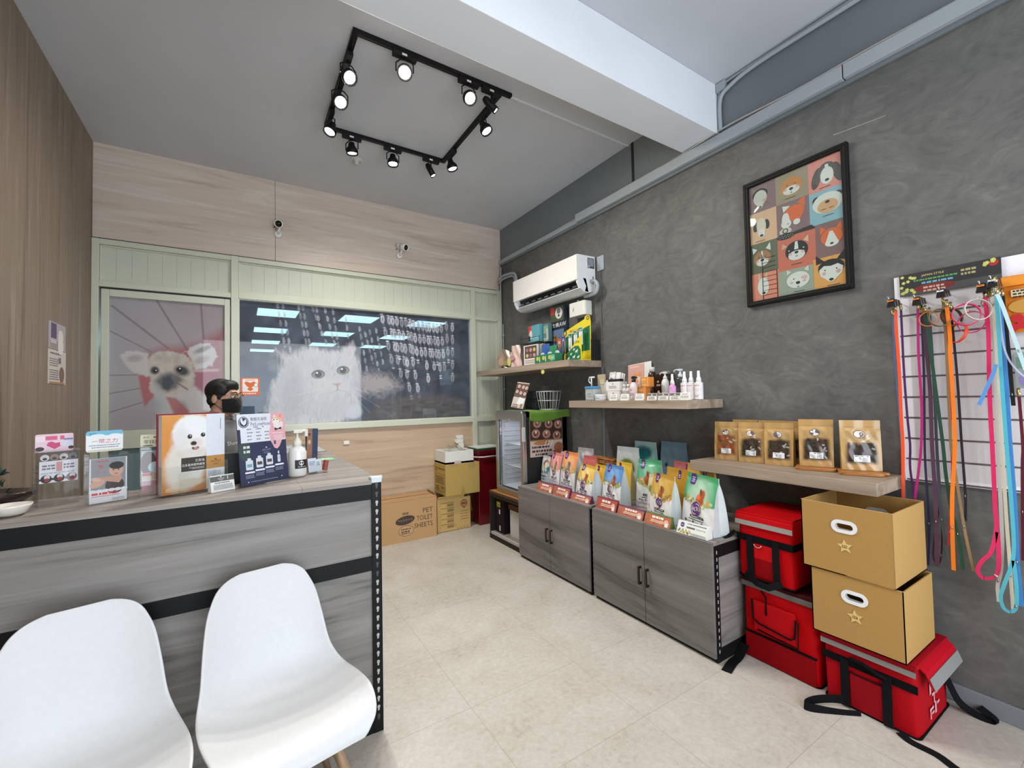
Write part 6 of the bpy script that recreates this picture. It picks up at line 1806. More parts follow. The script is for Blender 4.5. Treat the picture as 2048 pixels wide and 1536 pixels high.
m.dashes(-.115, .19, .23, .012, (90, 70, 34), 8, 4); m.dashes(-.115, .08, .09, .014, (90, 70, 34), 9, 2); m.dashes(.03, .09, .09, .01, (90, 70, 34), 19, 2)
m.flat((0, -.165, 0), (1, 0, 0), (0, 0, 1)); m.rect(.07, .29, .09, .062, (170, 138, 86)); m.rect(-.16, .325, .10, .027, (172, 140, 88)); m.shp([(-.03, .0), (.03, .0), (.02, .05), (.0, .10), (-.02, .05)], (166, 134, 70))
m.build('carton_body', t, bev=.003)
t = thing('foam_box', 'white polystyrene box on top of the stacked cardboard boxes', 'box', (-.795, -.175, .760))
m = MB()
for b in ((-.17, .185, -.155, -.135, 0, .142), (-.17, .185, .135, .155, 0, .142), (-.17, -.15, -.135, .135, 0, .142), (.165, .185, -.135, .135, 0, .142), (-.17, .185, -.155, .155, 0, .02)):
    m.box(*b, 'foam', (226, 224, 216))
m.flat((0, -.155, 0), (1, 0, 0), (0, 0, 1)); m.shp([(-.06, .0), (.03, .0), (.02, .03), (-.05, .03)], (190, 184, 172)); m.rect(-.005, .09, .003, .05, (206, 204, 198))
m.build('box_body', t)
t = thing('plastic_tray', 'clear crumpled plastic fruit tray in the white polystyrene box', 'tray', (-.775, -.16, .875))
m = MB().surf(lambda i, j: (-.12 + .22 * i, -.10 + .2 * j, .015 + .085 * (abs(math.sin(9 * i + 1.3)) * .5 + .5) * math.sin(PI * i) * (.6 + .4 * math.sin(7 * j))), 22, 14, 'cellophane')
m.build('tray_film', t)
m = MB().tube([(-.12, -.10, .022), (.0, -.105, .015), (.10, -.10, .022)], .006, 6, 'print', (60, 44, 34)); m.build('rim', t)
for k, (x, z, w_, h_) in enumerate(((-.645, .903, .07, .055), (-.662, .96, .09, .05), (-.655, 1.012, .075, .04))):
    t = thing('foam_block', 'small white notched foam block, %s of the pile on the foam box' % ('lowest', 'middle', 'topmost')[k], 'foam block', (x, -.05, z if k else .903), 0, 'white foam blocks')
    m = MB().box(-w_ / 2, w_ / 2, -.03, .035, 0, (.056, .051, .042)[k], 'foam', (226, 222, 212)).box(-w_ / 2 - .008, w_ / 2 + .008, -.02, .025, .012, .032, 'foam', (222, 218, 208))
    m.build('foam_body', t, bev=.003)
# ================================================================== red delivery bags
RD, RD2, BKW = (190, 3, 12), (140, 2, 10), (14, 14, 15)
def dbag(name, label, x0, x1, y0, y1, z0, h, lid=True, kind='strap', col=RD):
    """insulated delivery bag, front on the -x side; y0 near, y1 far"""
    t = thing(name, label, 'delivery bag', ((x0 + x1) / 2, (y0 + y1) / 2, z0), R(-90), 'red delivery bags')
    w, d = y1 - y0, x1 - x0
    m = MB()
    def side(u, v):   # soft rounded box wall
        a = 2 * PI * u
        c, s_ = math.cos(a), math.sin(a)
        e = .16
        px = abs(c) ** e * (1 if c > 0 else -1); py = abs(s_) ** e * (1 if s_ > 0 else -1)
        bul = 1 + .012 * math.sin(PI * v) + .006 * math.sin(5 * a + 3 * v)
        return (px * w / 2 * bul, py * d / 2 * bul, h * v)
    m.surf(side, 72, 10, 'nylon', col)
    m.box(-w / 2 * .985, w / 2 * .985, -d / 2 * .985, d / 2 * .985, .0, .004, 'nylon', col); m.box(-w / 2 * .97, w / 2 * .97, -d / 2 * .97, d / 2 * .97, h - .012, h - .002, 'nylon', col)
    m.build('bag_body', t)
    p = MB()
    rim = rr_pts(-w / 2 - .002, -d / 2 - .002, w + .004, d + .004, .02)
    for z in (.004, h):
        p.tube([(a, b, z) for a, b in rim] + [(rim[0][0], rim[0][1], z)], .0045, 6, 'webbing', BKW)
    p.build('piping', t)
    return t, w, d


# bag 1, upper one of the left stack
t, w, d = dbag('delivery_bag', 'red insulated delivery bag on top of another, with two hanging black straps', -.46, -.09, -3.70, -3.405, .452, .362)
m = MB().box(-w / 2 - .006, w / 2 + .006, -d / 2 - .008, d / 2, .335, .366, 'nylon', RD); m.box(-w / 2 - .008, w / 2 + .008, -d / 2 - .014, -d / 2 - .006, .29, .352, 'nylon', (196, 14, 20)); ld = m.build('lid', t, bev=.008)
m = MB().box(-w / 2 - .006, w / 2 + .006, -d / 2 - .017, -d / 2 - .013, .296, .322, 'satin', (150, 148, 142)); m.build('reflective_strip', ld)
m = MB().box(-w / 2 - .003, w / 2 + .003, -d / 2 - .009, -d / 2 - .003, .205, .242, 'webbing', BKW); m.box(w / 2 + .0, w / 2 + .006, -d / 2, d / 2 - .05, .205, .24, 'webbing', BKW); m.build('strap_band', t)
for x in (-.075, .065):
    MB().strap([(x, -d / 2 - .012, .235), (x, -d / 2 - .013, .12), (x + .004, -d / 2 - .016, .05), (x + .008, -d / 2 - .02, .012)], .036, .004, (1, 0, 0)).build('strap', t)
MB().strap([(-.10, -d / 2 - .022, .022), (-.02, -d / 2 - .045, -.002), (.04, -d / 2 - .05, -.004), (.10, -d / 2 - .024, .03)], .034, .004, (0, .2, 1)).build('strap_loop', t)
MB().box(-.055, .05, -d / 2 - .009, -d / 2 - .003, .12, .20, 'nylon', (194, 14, 20)).box(-.055, .05, -d / 2 - .008, -d / 2 - .003, .02, .12, 'nylon', RD2).build('pocket', t, bev=.003)
MB().tube([(-.03 + .022 * math.cos(a), -d / 2 - .014, .205 + .022 * math.sin(a)) for a in [R(200 + 14 * k) for k in range(11)]], .0025, 6, 'metal', (220, 220, 220)).build('ring', t)
tag(MB().strap(cr([(-.475, -3.397, .70), (-.50, -3.382, .678), (-.52, -3.378, .669), (-.55, -3.376, .669)]), .022, .004, (0, 1, .0)).build('loose_strap'), 'black strap end lying on the cabinet top beside the red bag', 'strap')

# bag 2, lower one of the left stack
t, w, d = dbag('delivery_bag', 'tall red delivery bag with front pocket standing under the smaller bag', -.445, -.05, -3.795, -3.415, 0, .436)
m = MB().box(-w / 2 - .004, w / 2 + .004, -d / 2 - .006, d / 2, .415, .442, 'nylon', (60, 12, 16)); m.box(-w / 2 - .005, w / 2 + .005, -d / 2 - .011, -d / 2 - .003, .395, .424, 'satin', (96, 92, 90)); m.build('lid', t, bev=.006)
m = MB().box(-w / 2 + .012, w / 2 - .012, -d / 2 - .012, -d / 2 - .003, .005, .14, 'nylon', RD2).box(-w / 2 + .005, w / 2 - .005, -d / 2 - .014, -d / 2 - .003, .14, .150, 'webbing', BKW); m.build('lower_panel', t, bev=.002)
pk = MB().box(-.125, .095, -d / 2 - .022, -d / 2 - .003, .17, .335, 'nylon', (186, 10, 18)).build('pocket', t, bev=.006)
m = MB().tube([(-.128, -d / 2 - .026, .338), (-.122, -d / 2 - .028, .235), (-.09, -d / 2 - .03, .218), (.07, -d / 2 - .03, .20), (.092, -d / 2 - .03, .215), (.10, -d / 2 - .026, .31)], .005, 6, 'webbing', BKW)
m.tube([(-.10, -d / 2 - .024, .18), (.105, -d / 2 - .024, .165), (.11, -d / 2 - .024, .30)], .004, 6, 'webbing', BKW)
m.tube([(-.08, -d / 2 - .012, .395), (-.055, -d / 2 - .016, .37), (-.05, -d / 2 - .028, .275)], .0045, 6, 'webbing', BKW); m.build('pocket_piping', pk)
tag(MB().strap(cr([(-.46, -3.425, .06), (-.53, -3.425, .012), (-.60, -3.43, .004), (-.70, -3.455, .004)]), .05, .004, (.2, 1, 0)).build('loose_strap'), 'black strap end lying on the floor at the foot of the cabinet', 'strap')

# bag 3, on the floor under the kraft boxes
t, w, d = dbag('delivery_bag', 'low red delivery bag on the floor under the two kraft boxes', -.462, -.06, -4.175, -3.825, 0, .312, col=(172, 6, 20))
m = MB().box(-w / 2 - .008, w / 2 + .008, -d / 2 - .010, d / 2, .300, .319, 'nylon', (170, 12, 30)); m.box(-w / 2 - .006, w / 2 + .004, -d / 2 - .016, -d / 2 - .008, .262, .312, 'nylon', (150, 10, 24)).prism([(0, .31), (.028, .292), (.052, .225), (.044, .222), (.022, .280), (0, .298)], -d / 2 + .02, d / 2, 'nylon', (190, 14, 34), mp=lambda a, z, y: (w / 2 + a, y, z))
ld = m.build('lid', t, bev=.004)
m = MB().box(-w / 2 - .004, w / 2 + .002, -d / 2 - .019, -d / 2 - .015, .266, .290, 'satin', (130, 128, 124)); m.prism([(.039, .272), (.056, .228), (.0535, .227), (.0365, .271)], -d / 2 + .02, d / 2, 'satin', (140, 138, 136), mp=lambda a, z, y: (w / 2 + a, y, z)); m.build('reflective_strip', ld)
m = MB().box(-w / 2 - .003, w / 2 + .004, -d / 2 - .010, -d / 2 - .003, .195, .228, 'webbing', BKW); m.build('strap_band', t)
for x in (-.085, .075):
    MB().strap([(x, -d / 2 - .013, .225), (x, -d / 2 - .014, .10), (x, -d / 2 - .016, .05), (x + .004, -d / 2 - .022, .008)], .034, .005, (1, 0, 0)).build('strap', t)
MB().box(-.066, .056, -d / 2 - .012, -d / 2 - .003, .012, .165, 'nylon', (140, 8, 22)).box(-.066, .056, -d / 2 - .014, -d / 2 - .003, .165, .172, 'webbing', (60, 10, 14)).build('pocket', t, bev=.002)
MB().tube(cr([(-.06, -d / 2 - .016, .235), (-.0, -d / 2 - .03, .24), (.04, -d / 2 - .028, .225), (.075, -d / 2 - .016, .21)]), .009, 8, 'webbing', BKW).build('carry_handle', t)
m = MB().flat((w / 2 + .007, 0, 0), (0, 1, 0), (0, 0, 1)); WP = (226, 160, 172)
for k in range(6):
    m.ell(-.02 + .006 * k, .23 - .012 * k, .022 + .002 * k, .004, WP, .5)
for (x, y, w_, h_) in ((-.08, .15, .02, .06), (-.05, .135, .045, .012), (-.05, .16, .04, .01), (-.03, .10, .012, .07), (-.0, .13, .02, .03), (-.085, .08, .05, .012), (-.08, .045, .012, .04), (-.06, .06, .03, .01), (-.02, .05, .02, .05), (.01, .08, .03, .012)):
    m.rect(x, y, w_, h_, WP)
m.build('printed_logo', t)
sd = (0, .2, 1)
MB().strap(cr([(-.09, -d / 2 - .02, .03), (-.13, -d / 2 - .05, .025), (-.175, -d / 2 - .12, .02), (-.185, -d / 2 - .19, .02), (-.15, -d / 2 - .175, .016), (-.08, -d / 2 - .10, .006), (-.02, -d / 2 - .03, .004)]), .035, .004, sd).build('strap_loop', t)
tag(MB().strap(cr([(-.48, -4.115, .006), (-.50, -4.16, .003), (-.50, -4.24, .003), (-.53, -4.32, .003), (-.50, -4.42, .003)]), .036, .003, (1, 0, 0)).build('loose_strap'), 'long black strap trailing across the floor from the low red bag', 'strap')
tag(MB().strap(cr([(-.13, -4.19, .15), (-.10, -4.215, .06), (-.075, -4.245, .02), (-.065, -4.30, .006), (-.05, -4.32, .012), (-.03, -4.27, .03)]), .036, .003, (.9, -.2, .3)).build('loose_strap'), 'black strap end curling on the floor by the skirting', 'strap')

# ================================================================== open kraft storage boxes
def kbox(label, x0, x1, y0, y1, z0, h, rz, seed):
    t = thing('storage_box', label, 'storage box', ((x0 + x1) / 2, (y0 + y1) / 2, z0), rz, 'kraft storage boxes with white handles')
    w, d = y1 - y0, x1 - x0
    KC = (172, 133, 76)
    m = MB()
    th = .005
    hy, hz, hw_, hh_ = 0.0, h * .70, .036, .014
    hole = rr_pts(-hw_, hz - hh_, 2 * hw_, 2 * hh_, hh_, 6)
    n = len(hole)
    for s_ in (-1, 1):
        yo = s_ * d / 2; yi = s_ * (d / 2 - th)
        for y, flip in ((yo, s_ > 0), (yi, s_ < 0)):
            fr = [(w / 2, 0), (w / 2, h), (-w / 2, h), (-w / 2, 0)]
            vs = [(a, y, b) for a, b in fr] + [(a, y, b) for a, b in hole]
            # hole points run from right-bottom counter-clockwise
            q = n // 4
            fs = []
            for c_ in range(4):
                for k in range(q - 1):
                    fs.append((c_, 4 + c_ * q + k + 1, 4 + c_ * q + k))
                e0 = 4 + c_ * q + q - 1; e1 = 4 + ((c_ + 1) % 4) * q
                fs.append((c_, (c_ + 1) % 4, e1, e0))
            fs = [f if (f[0] + 1) % 4 != f[1] or len(f) == 4 else f for f in fs]
            m.add(vs, [f[::-1] if flip else f for f in fs], 'kraft', KC)
        m.add([(a, yo, b) for a, b in hole] + [(a, yi, b) for a, b in hole], [(k, (k + 1) % n, n + (k + 1) % n, n + k) for k in range(n)], 'kraft', KC)
        m.box(s_ * w / 2 - (th if s_ > 0 else 0), s_ * w / 2 + (0 if s_ > 0 else th), -d / 2, d / 2, 0, h, 'kraft', (184, 146, 88))
        m.box(-w / 2, w / 2, min(yo, yi), max(yo, yi), h, h + .0008, 'kraft', (206, 174, 118))
    m.box(-w / 2, w / 2, -d / 2, d / 2, 0, .005, 'kraft', KC)
    m.build('box_walls', t)
    for s_ in (-1, 1):
        g = MB()
        o = rr_pts(-hw_ - .016, hz - hh_ - .016, 2 * hw_ + .032, 2 * hh_ + .032, hh_ + .016, 6)
        yy = s_ * (d / 2 + .004)
        vs = [(a, yy, b) for a, b in o] + [(a, yy, b) for a, b in hole] + [(a, s_ * d / 2, b) for a, b in o] + [(a, s_ * (d / 2 - .02), b) for a, b in hole]
        fs = []
        for k in range(n):
            k2 = (k + 1) % n
            fs += [(k, k2, n + k2, n + k), (k2, k, 2 * n + k, 2 * n + k2), (n + k, n + k2, 3 * n + k2, 3 * n + k)]
        if s_ > 0:
            fs = [f[::-1] for f in fs]
        g.add(vs, fs, 'satin', (226, 226, 226)); g.build('handle', t)
        if s_ > 0:
            g = MB(); yy = d / 2 - th - .004
            vs = [(a, yy, b) for a, b in o] + [(a, yy, b) for a, b in hole]
            g.add(vs, [(k, (k + 1) % n, n + (k + 1) % n, n + k) for k in range(n)], 'satin', (206, 204, 200)); g.build('handle', t)
    st = []
    for k in range(10):
        a = R(90 + 36 * k + 6); r_0 = .032 if k % 2 == 0 else .0145
        st.append((r_0 * math.cos(a), h * .42 + r_0 * math.sin(a)))
    m = MB().prism(st, d / 2, d / 2 + .0025, 'kraft', (214, 184, 120), mp=lambda x, z, y: (x, -y, z)); m.flat((0, -d / 2 - .0025, 0), (1, 0, 0), (0, 0, 1))
    m.rect(-.010, h * .42 - .006, .020, .012, (120, 90, 50)); m.dashes(-.008, h * .42 - .002, .016, .005, (206, 176, 112), seed)
    m.build('star_tag', t)
    return t


kbox('open kraft storage box with white handle and star, lower of the two', -.505, -.14, -4.158, -3.800, .322, .308, R(-90), 3)
kbox('open kraft storage box with white handle and star, topmost of the two', -.512, -.115, -4.135, -3.770, .632, .326, R(-90), 5)

# ================================================================== leash display on the wall
t = thing('slatted_panel', 'white slatted wall panel covered with clear sheet behind the leashes', 'display panel', (0, -4.45, 1.56))
m = MB().box(-.016, -.001, -.42, .415, -.525, .522, 'satin', (238, 234, 238))
for k in range(9):
    z = .318 - .1045 * k
    m.box(-.0175, -.010, -.42, .40, z - .004, z + .004, 'print', (96, 88, 90))
m.build('board', t)
m = MB().surf(lambda i, j: (-.021 - .004 * math.sin(26 * i + 1.5 * math.sin(4 * j)), .36 - .75 * i, -.50 + .92 * j), 60, 6, 'cellophane'); m.build('clear_sheet', t)
t = thing('header_card', 'black header card with yellow plum flowers above the leash hooks', 'header card', (-.0275, -4.235, 2.03))
m = MB().box(0, .003, -.178, .175, -.055, .056, 'print', (40, 38, 40)).flat((0, 0, 0), (0, -1, 0), (0, 0, 1))
m.rect(-.175, -.055, .353, .111, (44, 42, 44)); m.rect(-.175, -.055, .353, .035, (74, 74, 76))
m.txt('JAPAN STYLE', -.09, .028, .013, (226, 196, 130), 'l', .11); m.dashes(-.12, .012, .16, .007, (90, 160, 90), 3); m.dashes(-.09, -.006, .12, .009, (96, 170, 190), 5)
m.ell(-.045, -.028, .075, .020, (120, 36, 34), n=24); m.dashes(-.085, -.030, .08, .009, (196, 170, 150), 6, 2); m.ell(.155, .036, .016, .014, (176, 40, 36)); m.dashes(.05, .022, .05, .01, (170, 160, 110), 7, 2)
r2 = random.Random(4)
for k in range(22):
    x, y = (-.168 + .06 * r2.random() ** 1.6, -.05 + .10 * r2.random()) if k < 15 else (.10 + .06 * r2.random(), .03 + .022 * r2.random())
    for q in range(5):
        a = 2 * PI * q / 5
        m.ell(x + .005 * math.cos(a), y + .005 * math.sin(a), .0035, .0035, (190, 194, 96), n=6, keep=(q > 0))
    m.ell(x, y, .0025, .0025, (230, 226, 170), n=6)
m.build('printed_card', t)
t = thing('treat_package', 'orange and gold packet hanging at the right edge beside the leashes', 'packet', (-.03, -4.50, 1.86), R(-90))
m = MB().surf(lambda i, j: (-.09 + .18 * i, -.012 * math.sin(PI * i) * math.sin(PI * j) - .004, -.12 + .25 * j), 12, 14, 'foil', (226, 130, 40))
m.surf(lambda i, j: (-.09 + .18 * i, .004, -.12 + .25 * j), 8, 8, 'foil', (214, 120, 40), flip=True)
m.flat((0, -.0175, 0), (1, 0, 0), (0, 0, 1)); m.rect(-.085, .085, .17, .04, (230, 140, 40)); m.rect(-.06, .035, .12, .03, (226, 206, 170)); m.dashes(-.055, .055, .1, .007, (60, 44, 30), 3, 3); m.ell(-.02, -.01, .05, .03, (206, 150, 70)); m.ell(.03, -.02, .04, .03, (190, 130, 60))
for (x, y) in ((-.045, -.06), (-.03, -.09), (-.06, -.10), (0, -.085)):
    m.ell(x, y, .018, .018, (200, 36, 44))
m.build('packet_film', t)
t = thing('treat_package', 'clear packet with purple picture hanging low at the right frame edge', 'packet', (-.05, -4.475, 1.55), R(-90))
m = MB().box(-.035, .06, -.006, .004, -.09, .10, 'gloss', (150, 160, 158)).flat((0, -.006, 0), (1, 0, 0), (0, 0, 1)); m.rect(-.03, .03, .08, .05, (110, 140, 120)); m.ell(.0, -.02, .025, .03, (150, 130, 190)); m.rect(-.03, -.085, .08, .03, (206, 200, 206)); m.ell(.02, -.07, .012, .02, (200, 130, 120))
m.build('packet_film', t)


def leash(label, col, pts, x=-.09, w=.013, th=.003, name='leash', mat='leather', sm=True, snap=True):
    """flat leash hanging from a hook; pts are (y, z) down the wall"""
    t = thing(name, label, 'leash', (x, pts[0][0], pts[0][1]), 0, 'leashes on the wall hooks')
    P = [(0, a - pts[0][0], b - pts[0][1]) for a, b in pts]
    P = cr(P, 4) if sm else P
    MB().strap(P, w, th, (0, 1, 0), mat, col).build('strap', t)
    if snap:
        MB().tube([(0, 0, .0), (0, .003, .02), (.004, 0, .035)], .005, 8, 'metal', (196, 170, 110)).lathe([(.006, .005), (.007, .012), (.006, .02)], (0, 0, 0), 10, 'metal', (206, 190, 140)).build('snap_hook', t)
        k = max(2, int(len(P) * .8))
        if len(P) > k + 1:
            a, b = Vector(P[k]), Vector(P[k + 1])
            MB().tube([a, a + (b - a).normalized() * .012], w * .56, 8, 'metal', (190, 184, 170), flat=.35).build('rivet', t)
    return t


leash('bright orange-red leash hanging farthest left on the display', (236, 84, 44), [(-4.060, 1.90), (-4.059, 1.81), (-4.063, 1.58), (-4.062, 1.35), (-4.063, 1.22), (-4.055, .94), (-4.055, .70)], -.10, .013)
leash('slim slate blue leash behind the orange-red one', (84, 104, 140), [(-4.040, 1.88), (-4.039, 1.65), (-4.045, 1.45), (-4.049, 1.28), (-4.056, .93), (-4.06, .72)], -.07, .008)
leash('deep purple leash right of the orange-red one', (74, 40, 96), [(-4.074, 1.90), (-4.074, 1.61), (-4.078, 1.38), (-4.084, 1.22), (-4.08, 1.10), (-4.094, .93), (-4.10, .70)], -.075, .009)
leash('magenta leash slanting down to the left at its lower end', (172, 32, 108), [(-4.145, 1.89), (-4.139, 1.67), (-4.141, 1.42), (-4.132, 1.22), (-4.118, 1.10), (-4.097, .93), (-4.09, .72)], -.10, .010)
leash('dark indigo leash between the magenta and plum ones', (52, 44, 78), [(-4.150, 1.88), (-4.148, 1.60), (-4.141, 1.35), (-4.136, 1.14), (-4.139, .85), (-4.128, .64)], -.07, .009)
leash('wide plum leash of the left hook bundle', (84, 54, 76), [(-4.157, 1.87), (-4.167, 1.67), (-4.172, 1.48), (-4.169, 1.23), (-4.172, .99), (-4.17, .87), (-4.166, .65)], -.09, .015)
leash('dark plum round cord leash looping at the bottom', (70, 38, 60), [(-4.165, 1.85), (-4.176, 1.60), (-4.178, 1.30), (-4.180, .98), (-4.155, .80), (-4.145, .68), (-4.165, .655), (-4.178, .75), (-4.182, .90)], -.055, .006)
leash('slate grey leash right of the plum one', (84, 92, 98), [(-4.180, 1.86), (-4.183, 1.48), (-4.182, 1.26), (-4.182, 1.08), (-4.186, .88), (-4.202, .70)], -.075, .011)
leash('dark green leash slanting across to the right', (32, 70, 54), [(-4.172, 1.87), (-4.187, 1.63), (-4.198, 1.45), (-4.211, 1.23), (-4.216, 1.09), (-4.228, .94), (-4.250, .80), (-4.257, .67)], -.105, .013)
leash('vivid orange leash in the middle of the display', (240, 124, 24), [(-4.252, 1.88), (-4.257, 1.75), (-4.255, 1.66), (-4.256, 1.51), (-4.255, 1.25), (-4.237, 1.0), (-4.231, .82), (-4.229, .66)], -.12, .014)
leash('khaki tan leash crossing behind then over the orange one', (150, 122, 88), [(-4.236, 1.90), (-4.238, 1.66), (-4.237, 1.42), (-4.237, 1.23), (-4.242, 1.18), (-4.256, 1.0), (-4.270, .83), (-4.290, .67)], -.10, .010)
leash('slim crimson leash half hidden left of the orange one', (190, 34, 58), [(-4.240, 1.87), (-4.240, 1.48), (-4.234, 1.23), (-4.232, 1.1), (-4.213, .83), (-4.206, .76)], -.085, .006)
leash('black leash with white bands right of the orange one', (34, 28, 36), [(-4.258, 1.87), (-4.267, 1.57), (-4.270, 1.30), (-4.271, 1.22), (-4.274, 1.01), (-4.270, .89)], -.09, .009)
leash('hot pink leash right of the middle ending in a loop', (216, 40, 96), [(-4.375, 1.90), (-4.379, 1.75), (-4.375, 1.59), (-4.372, 1.42), (-4.372, 1.25), (-4.371, .97), (-4.372, .89), (-4.352, .781), (-4.323, .732), (-4.307, .687), (-4.32, .657), (-4.352, .667), (-4.369, .701), (-4.374, .775), (-4.374, .87)], -.12, .014)
leash('off-white leash with rivets near the right edge', (206, 204, 200), [(-4.382, 1.90), (-4.391, 1.65), (-4.386, 1.47), (-4.384, 1.25), (-4.383, .92), (-4.380, .79), (-4.372, .69), (-4.361, .63), (-4.362, .56)], -.095, .012)
leash('cream leash beside the off-white one at the right edge', (214, 206, 186), [(-4.394, 1.90), (-4.399, 1.67), (-4.400, 1.17), (-4.401, .92), (-4.403, .80), (-4.404, .70), (-4.406, .55)], -.115, .011)
leash('turquoise leash ending in a round loop at lower right', (82, 176, 194), [(-4.412, 1.95), (-4.413, 1.80), (-4.413, 1.59), (-4.417, 1.26), (-4.422, .99), (-4.420, .79), (-4.389, .657), (-4.376, .597), (-4.385, .551), (-4.408, .549), (-4.42, .581), (-4.423, .658), (-4.419, .766)], -.14, .012)
leash('bright blue leash right of the turquoise one', (66, 132, 196), [(-4.414, 1.90), (-4.419, 1.64), (-4.421, 1.47), (-4.422, 1.25), (-4.426, .98), (-4.424, .76), (-4.429, .57)], -.105, .014)
leash('thick pale blue strap slanting out at the right frame edge', (190, 220, 226), [(-4.418, 1.90), (-4.430, 1.855), (-4.446, 1.774), (-4.464, 1.683), (-4.486, 1.57)], -.165, .012, .006)
leash('slim lavender cord curving out at the right frame edge', (190, 196, 222), [(-4.414, 1.86), (-4.419, 1.71), (-4.431, 1.63), (-4.455, 1.573), (-4.486, 1.53)], -.12, .006)
leash('black strap behind the blue leashes', (26, 26, 30), [(-4.420, 1.90), (-4.429, 1.64), (-4.431, 1.53), (-4.434, 1.42)], -.08, .013)
leash('maroon leash hanging low at the right frame edge', (92, 24, 40), [(-4.452, 1.46), (-4.455, 1.25), (-4.450, 1.15), (-4.437, .76)], -.085, .010)
leash('short sky blue strap end slanting to the left', (92, 146, 206), [(-4.402, 1.60), (-4.386, 1.543), (-4.344, 1.424)], -.15, .013, snap=False)


def collar(label, col, y, z, x, r, tilt, w=.012):
    t = thing('pet_collar', label, 'collar', (x, y, z), 0, 'collars hanging on the hooks')
    q = Matrix.Rotation(R(tilt), 4, 'Z') @ Matrix.Rotation(R(12), 4, 'Y')
    m = MB(); m.M = q
    pts = [(0, r * math.cos(a) * .92, -r + r * math.sin(a)) for a in [2 * PI * k / 28 for k in range(29)]]
    m.strap(pts, w, .003, (1, 0, 0), 'leather', col); m.build('band', t)
    b = MB(); b.M = q
    b.tube([(-.008, .006, .004), (.008, .006, .004), (.008, -.010, .003), (-.008, -.010, .003), (-.008, .006, .004)], .0018, 6, 'metal', (200, 196, 186)); b.build('buckle', t)


collar('olive khaki collar hanging in the middle left bundle', (122, 106, 66), -4.225, 1.875, -.12, .042, 25, .016)
collar('brown collar beside the olive khaki one', (112, 86, 56), -4.25, 1.88, -.075, .045, 50, .014)
collar('slim orange collar left of the olive khaki one', (224, 116, 40), -4.185, 1.87, -.11, .036, 10, .008)
collar('wide hot pink collar hanging from the right bundle', (226, 56, 116), -4.315, 1.88, -.135, .050, 20, .016)
collar('slim pink collar hanging below the wide pink one', (220, 60, 120), -4.322, 1.85, -.07, .050, -4, .009)
collar('pale grey collar overlapping the wide pink one', (206, 196, 188), -4.352, 1.892, -.15, .048, 35, .012)
collar('beige braided collar tied at the right bundle', (176, 166, 146), -4.385, 1.91, -.10, .030, -20, .010)
collar('red-orange collar hanging lowest in the pink bundle', (206, 66, 36), -4.285, 1.80, -.10, .045, -35, .014)
for k, (y, z) in enumerate(((-4.055, 1.945), (-4.152, 1.935), (-4.238, 1.955), (-4.368, 1.95), (-4.402, 1.965))):
    t = thing('display_hook', 'metal display hook with dark tag, %s from the left' % 'first second third fourth fifth'.split()[k], 'hook', (-.018, y, z), 0, 'display hooks on the slatted panel')
    MB().tube([(0, 0, 0), (-.15, 0, .004), (-.158, 0, .018)], .003, 8, 'metal', (190, 190, 188)).build('prong', t)
    for q in range(3):
        MB().box(-.13 + .035 * q, -.105 + .035 * q, -.018, .018, -.03 + .006 * q, .012, 'gloss', [(24, 20, 20), (60, 30, 26), (30, 24, 22)][q], top=.006).build('hang_tag', t, bev=.002)
    m = MB().flat((-.131, 0, -.01), (0, -1, 0), (0, 0, 1)); m.rect(-.012, .006, .024, .008, (232, 130, 40) if k in (0, 1, 3) else (222, 222, 222)); m.build('price_label', t)
# ================================================================== reception counter
CT = 1.132
CI = CT + .0015      # things stand on the top board
BL = (7, 8, 10)
t = thing('reception_counter', 'L-shaped grey wood-grain reception counter with black slotted-angle frame', 'counter', (-2.36, -2.83, 0))
XW = XL + .004 + 2.36     # left end in local x
m = MB().box(XW, -.33, .0, .43, CT - .018, CT, 'wood_top'); m.build('top_board', t, bev=.001)
m = MB().box(-.33, 0, .0, .745, CT - .018, CT, 'wood_top').box(-.33, 0, .748, 2.12, CT - .0185, CT, 'wood_top'); m.build('top_board', t, bev=.001)
MB().box(XW, -.042, .012, .03, .06, 1.05, 'wood_grey').build('front_panel', t)
MB().box(-.03, -.012, .03, 2.10, .06, 1.05, 'wood_grey_depth').build('side_panel', t)
for z0, z1, nm in ((1.046, 1.114, 'top'), (.724, .786, 'mid'), (.0, .070, 'low')):
    MB().box(XW, -.042, .0, .014, z0, z1, 'powder', BL).build('front_rail', t, bev=.001)
    MB().box(-.014, .0, .04, 2.11, z0, z1, 'powder', BL).build('side_rail', t, bev=.001)
def post(x0, x1, y0, y1, face, nm='post'):
    m = MB()
    for b in ((x0, x1, y0, y0 + .003), (x1 - .003, x1, y0, y1)):
        m.box(b[0], b[1], b[2] - (.002 if face else 0), b[3], 0, 1.122, 'powder', BL)
    m.flat((x0 + .021, y0 - .002, 0), (1, 0, 0), (0, 0, 1))
    for k in range(27):
        z = .055 + .04 * k
        lt = (172, 172, 168) if k not in (0, 16, 17, 25, 26) else (60, 60, 62)
        m.shp([(-.0035, z), (.0035, z), (.0045, z + .010), (.0065, z + .013), (.0065, z + .021), (.002, z + .024), (-.003, z + .024), (-.0055, z + .020), (-.0055, z + .013), (-.0035, z + .010)], lt)
    m.flat((x1, y0 + .022, 0), (0, 1, 0), (0, 0, 1))
    for k in range(27):
        z = .055 + .04 * k
        m.shp([(-.004, z), (.004, z), (.006, z + .013), (.003, z + .024), (-.003, z + .024), (-.006, z + .013)], (150, 150, 148))
    return m.build(nm, t)
post(-.042, .0, .0, .042, True)
post(-.042, .0, 2.08, 2.12, False)
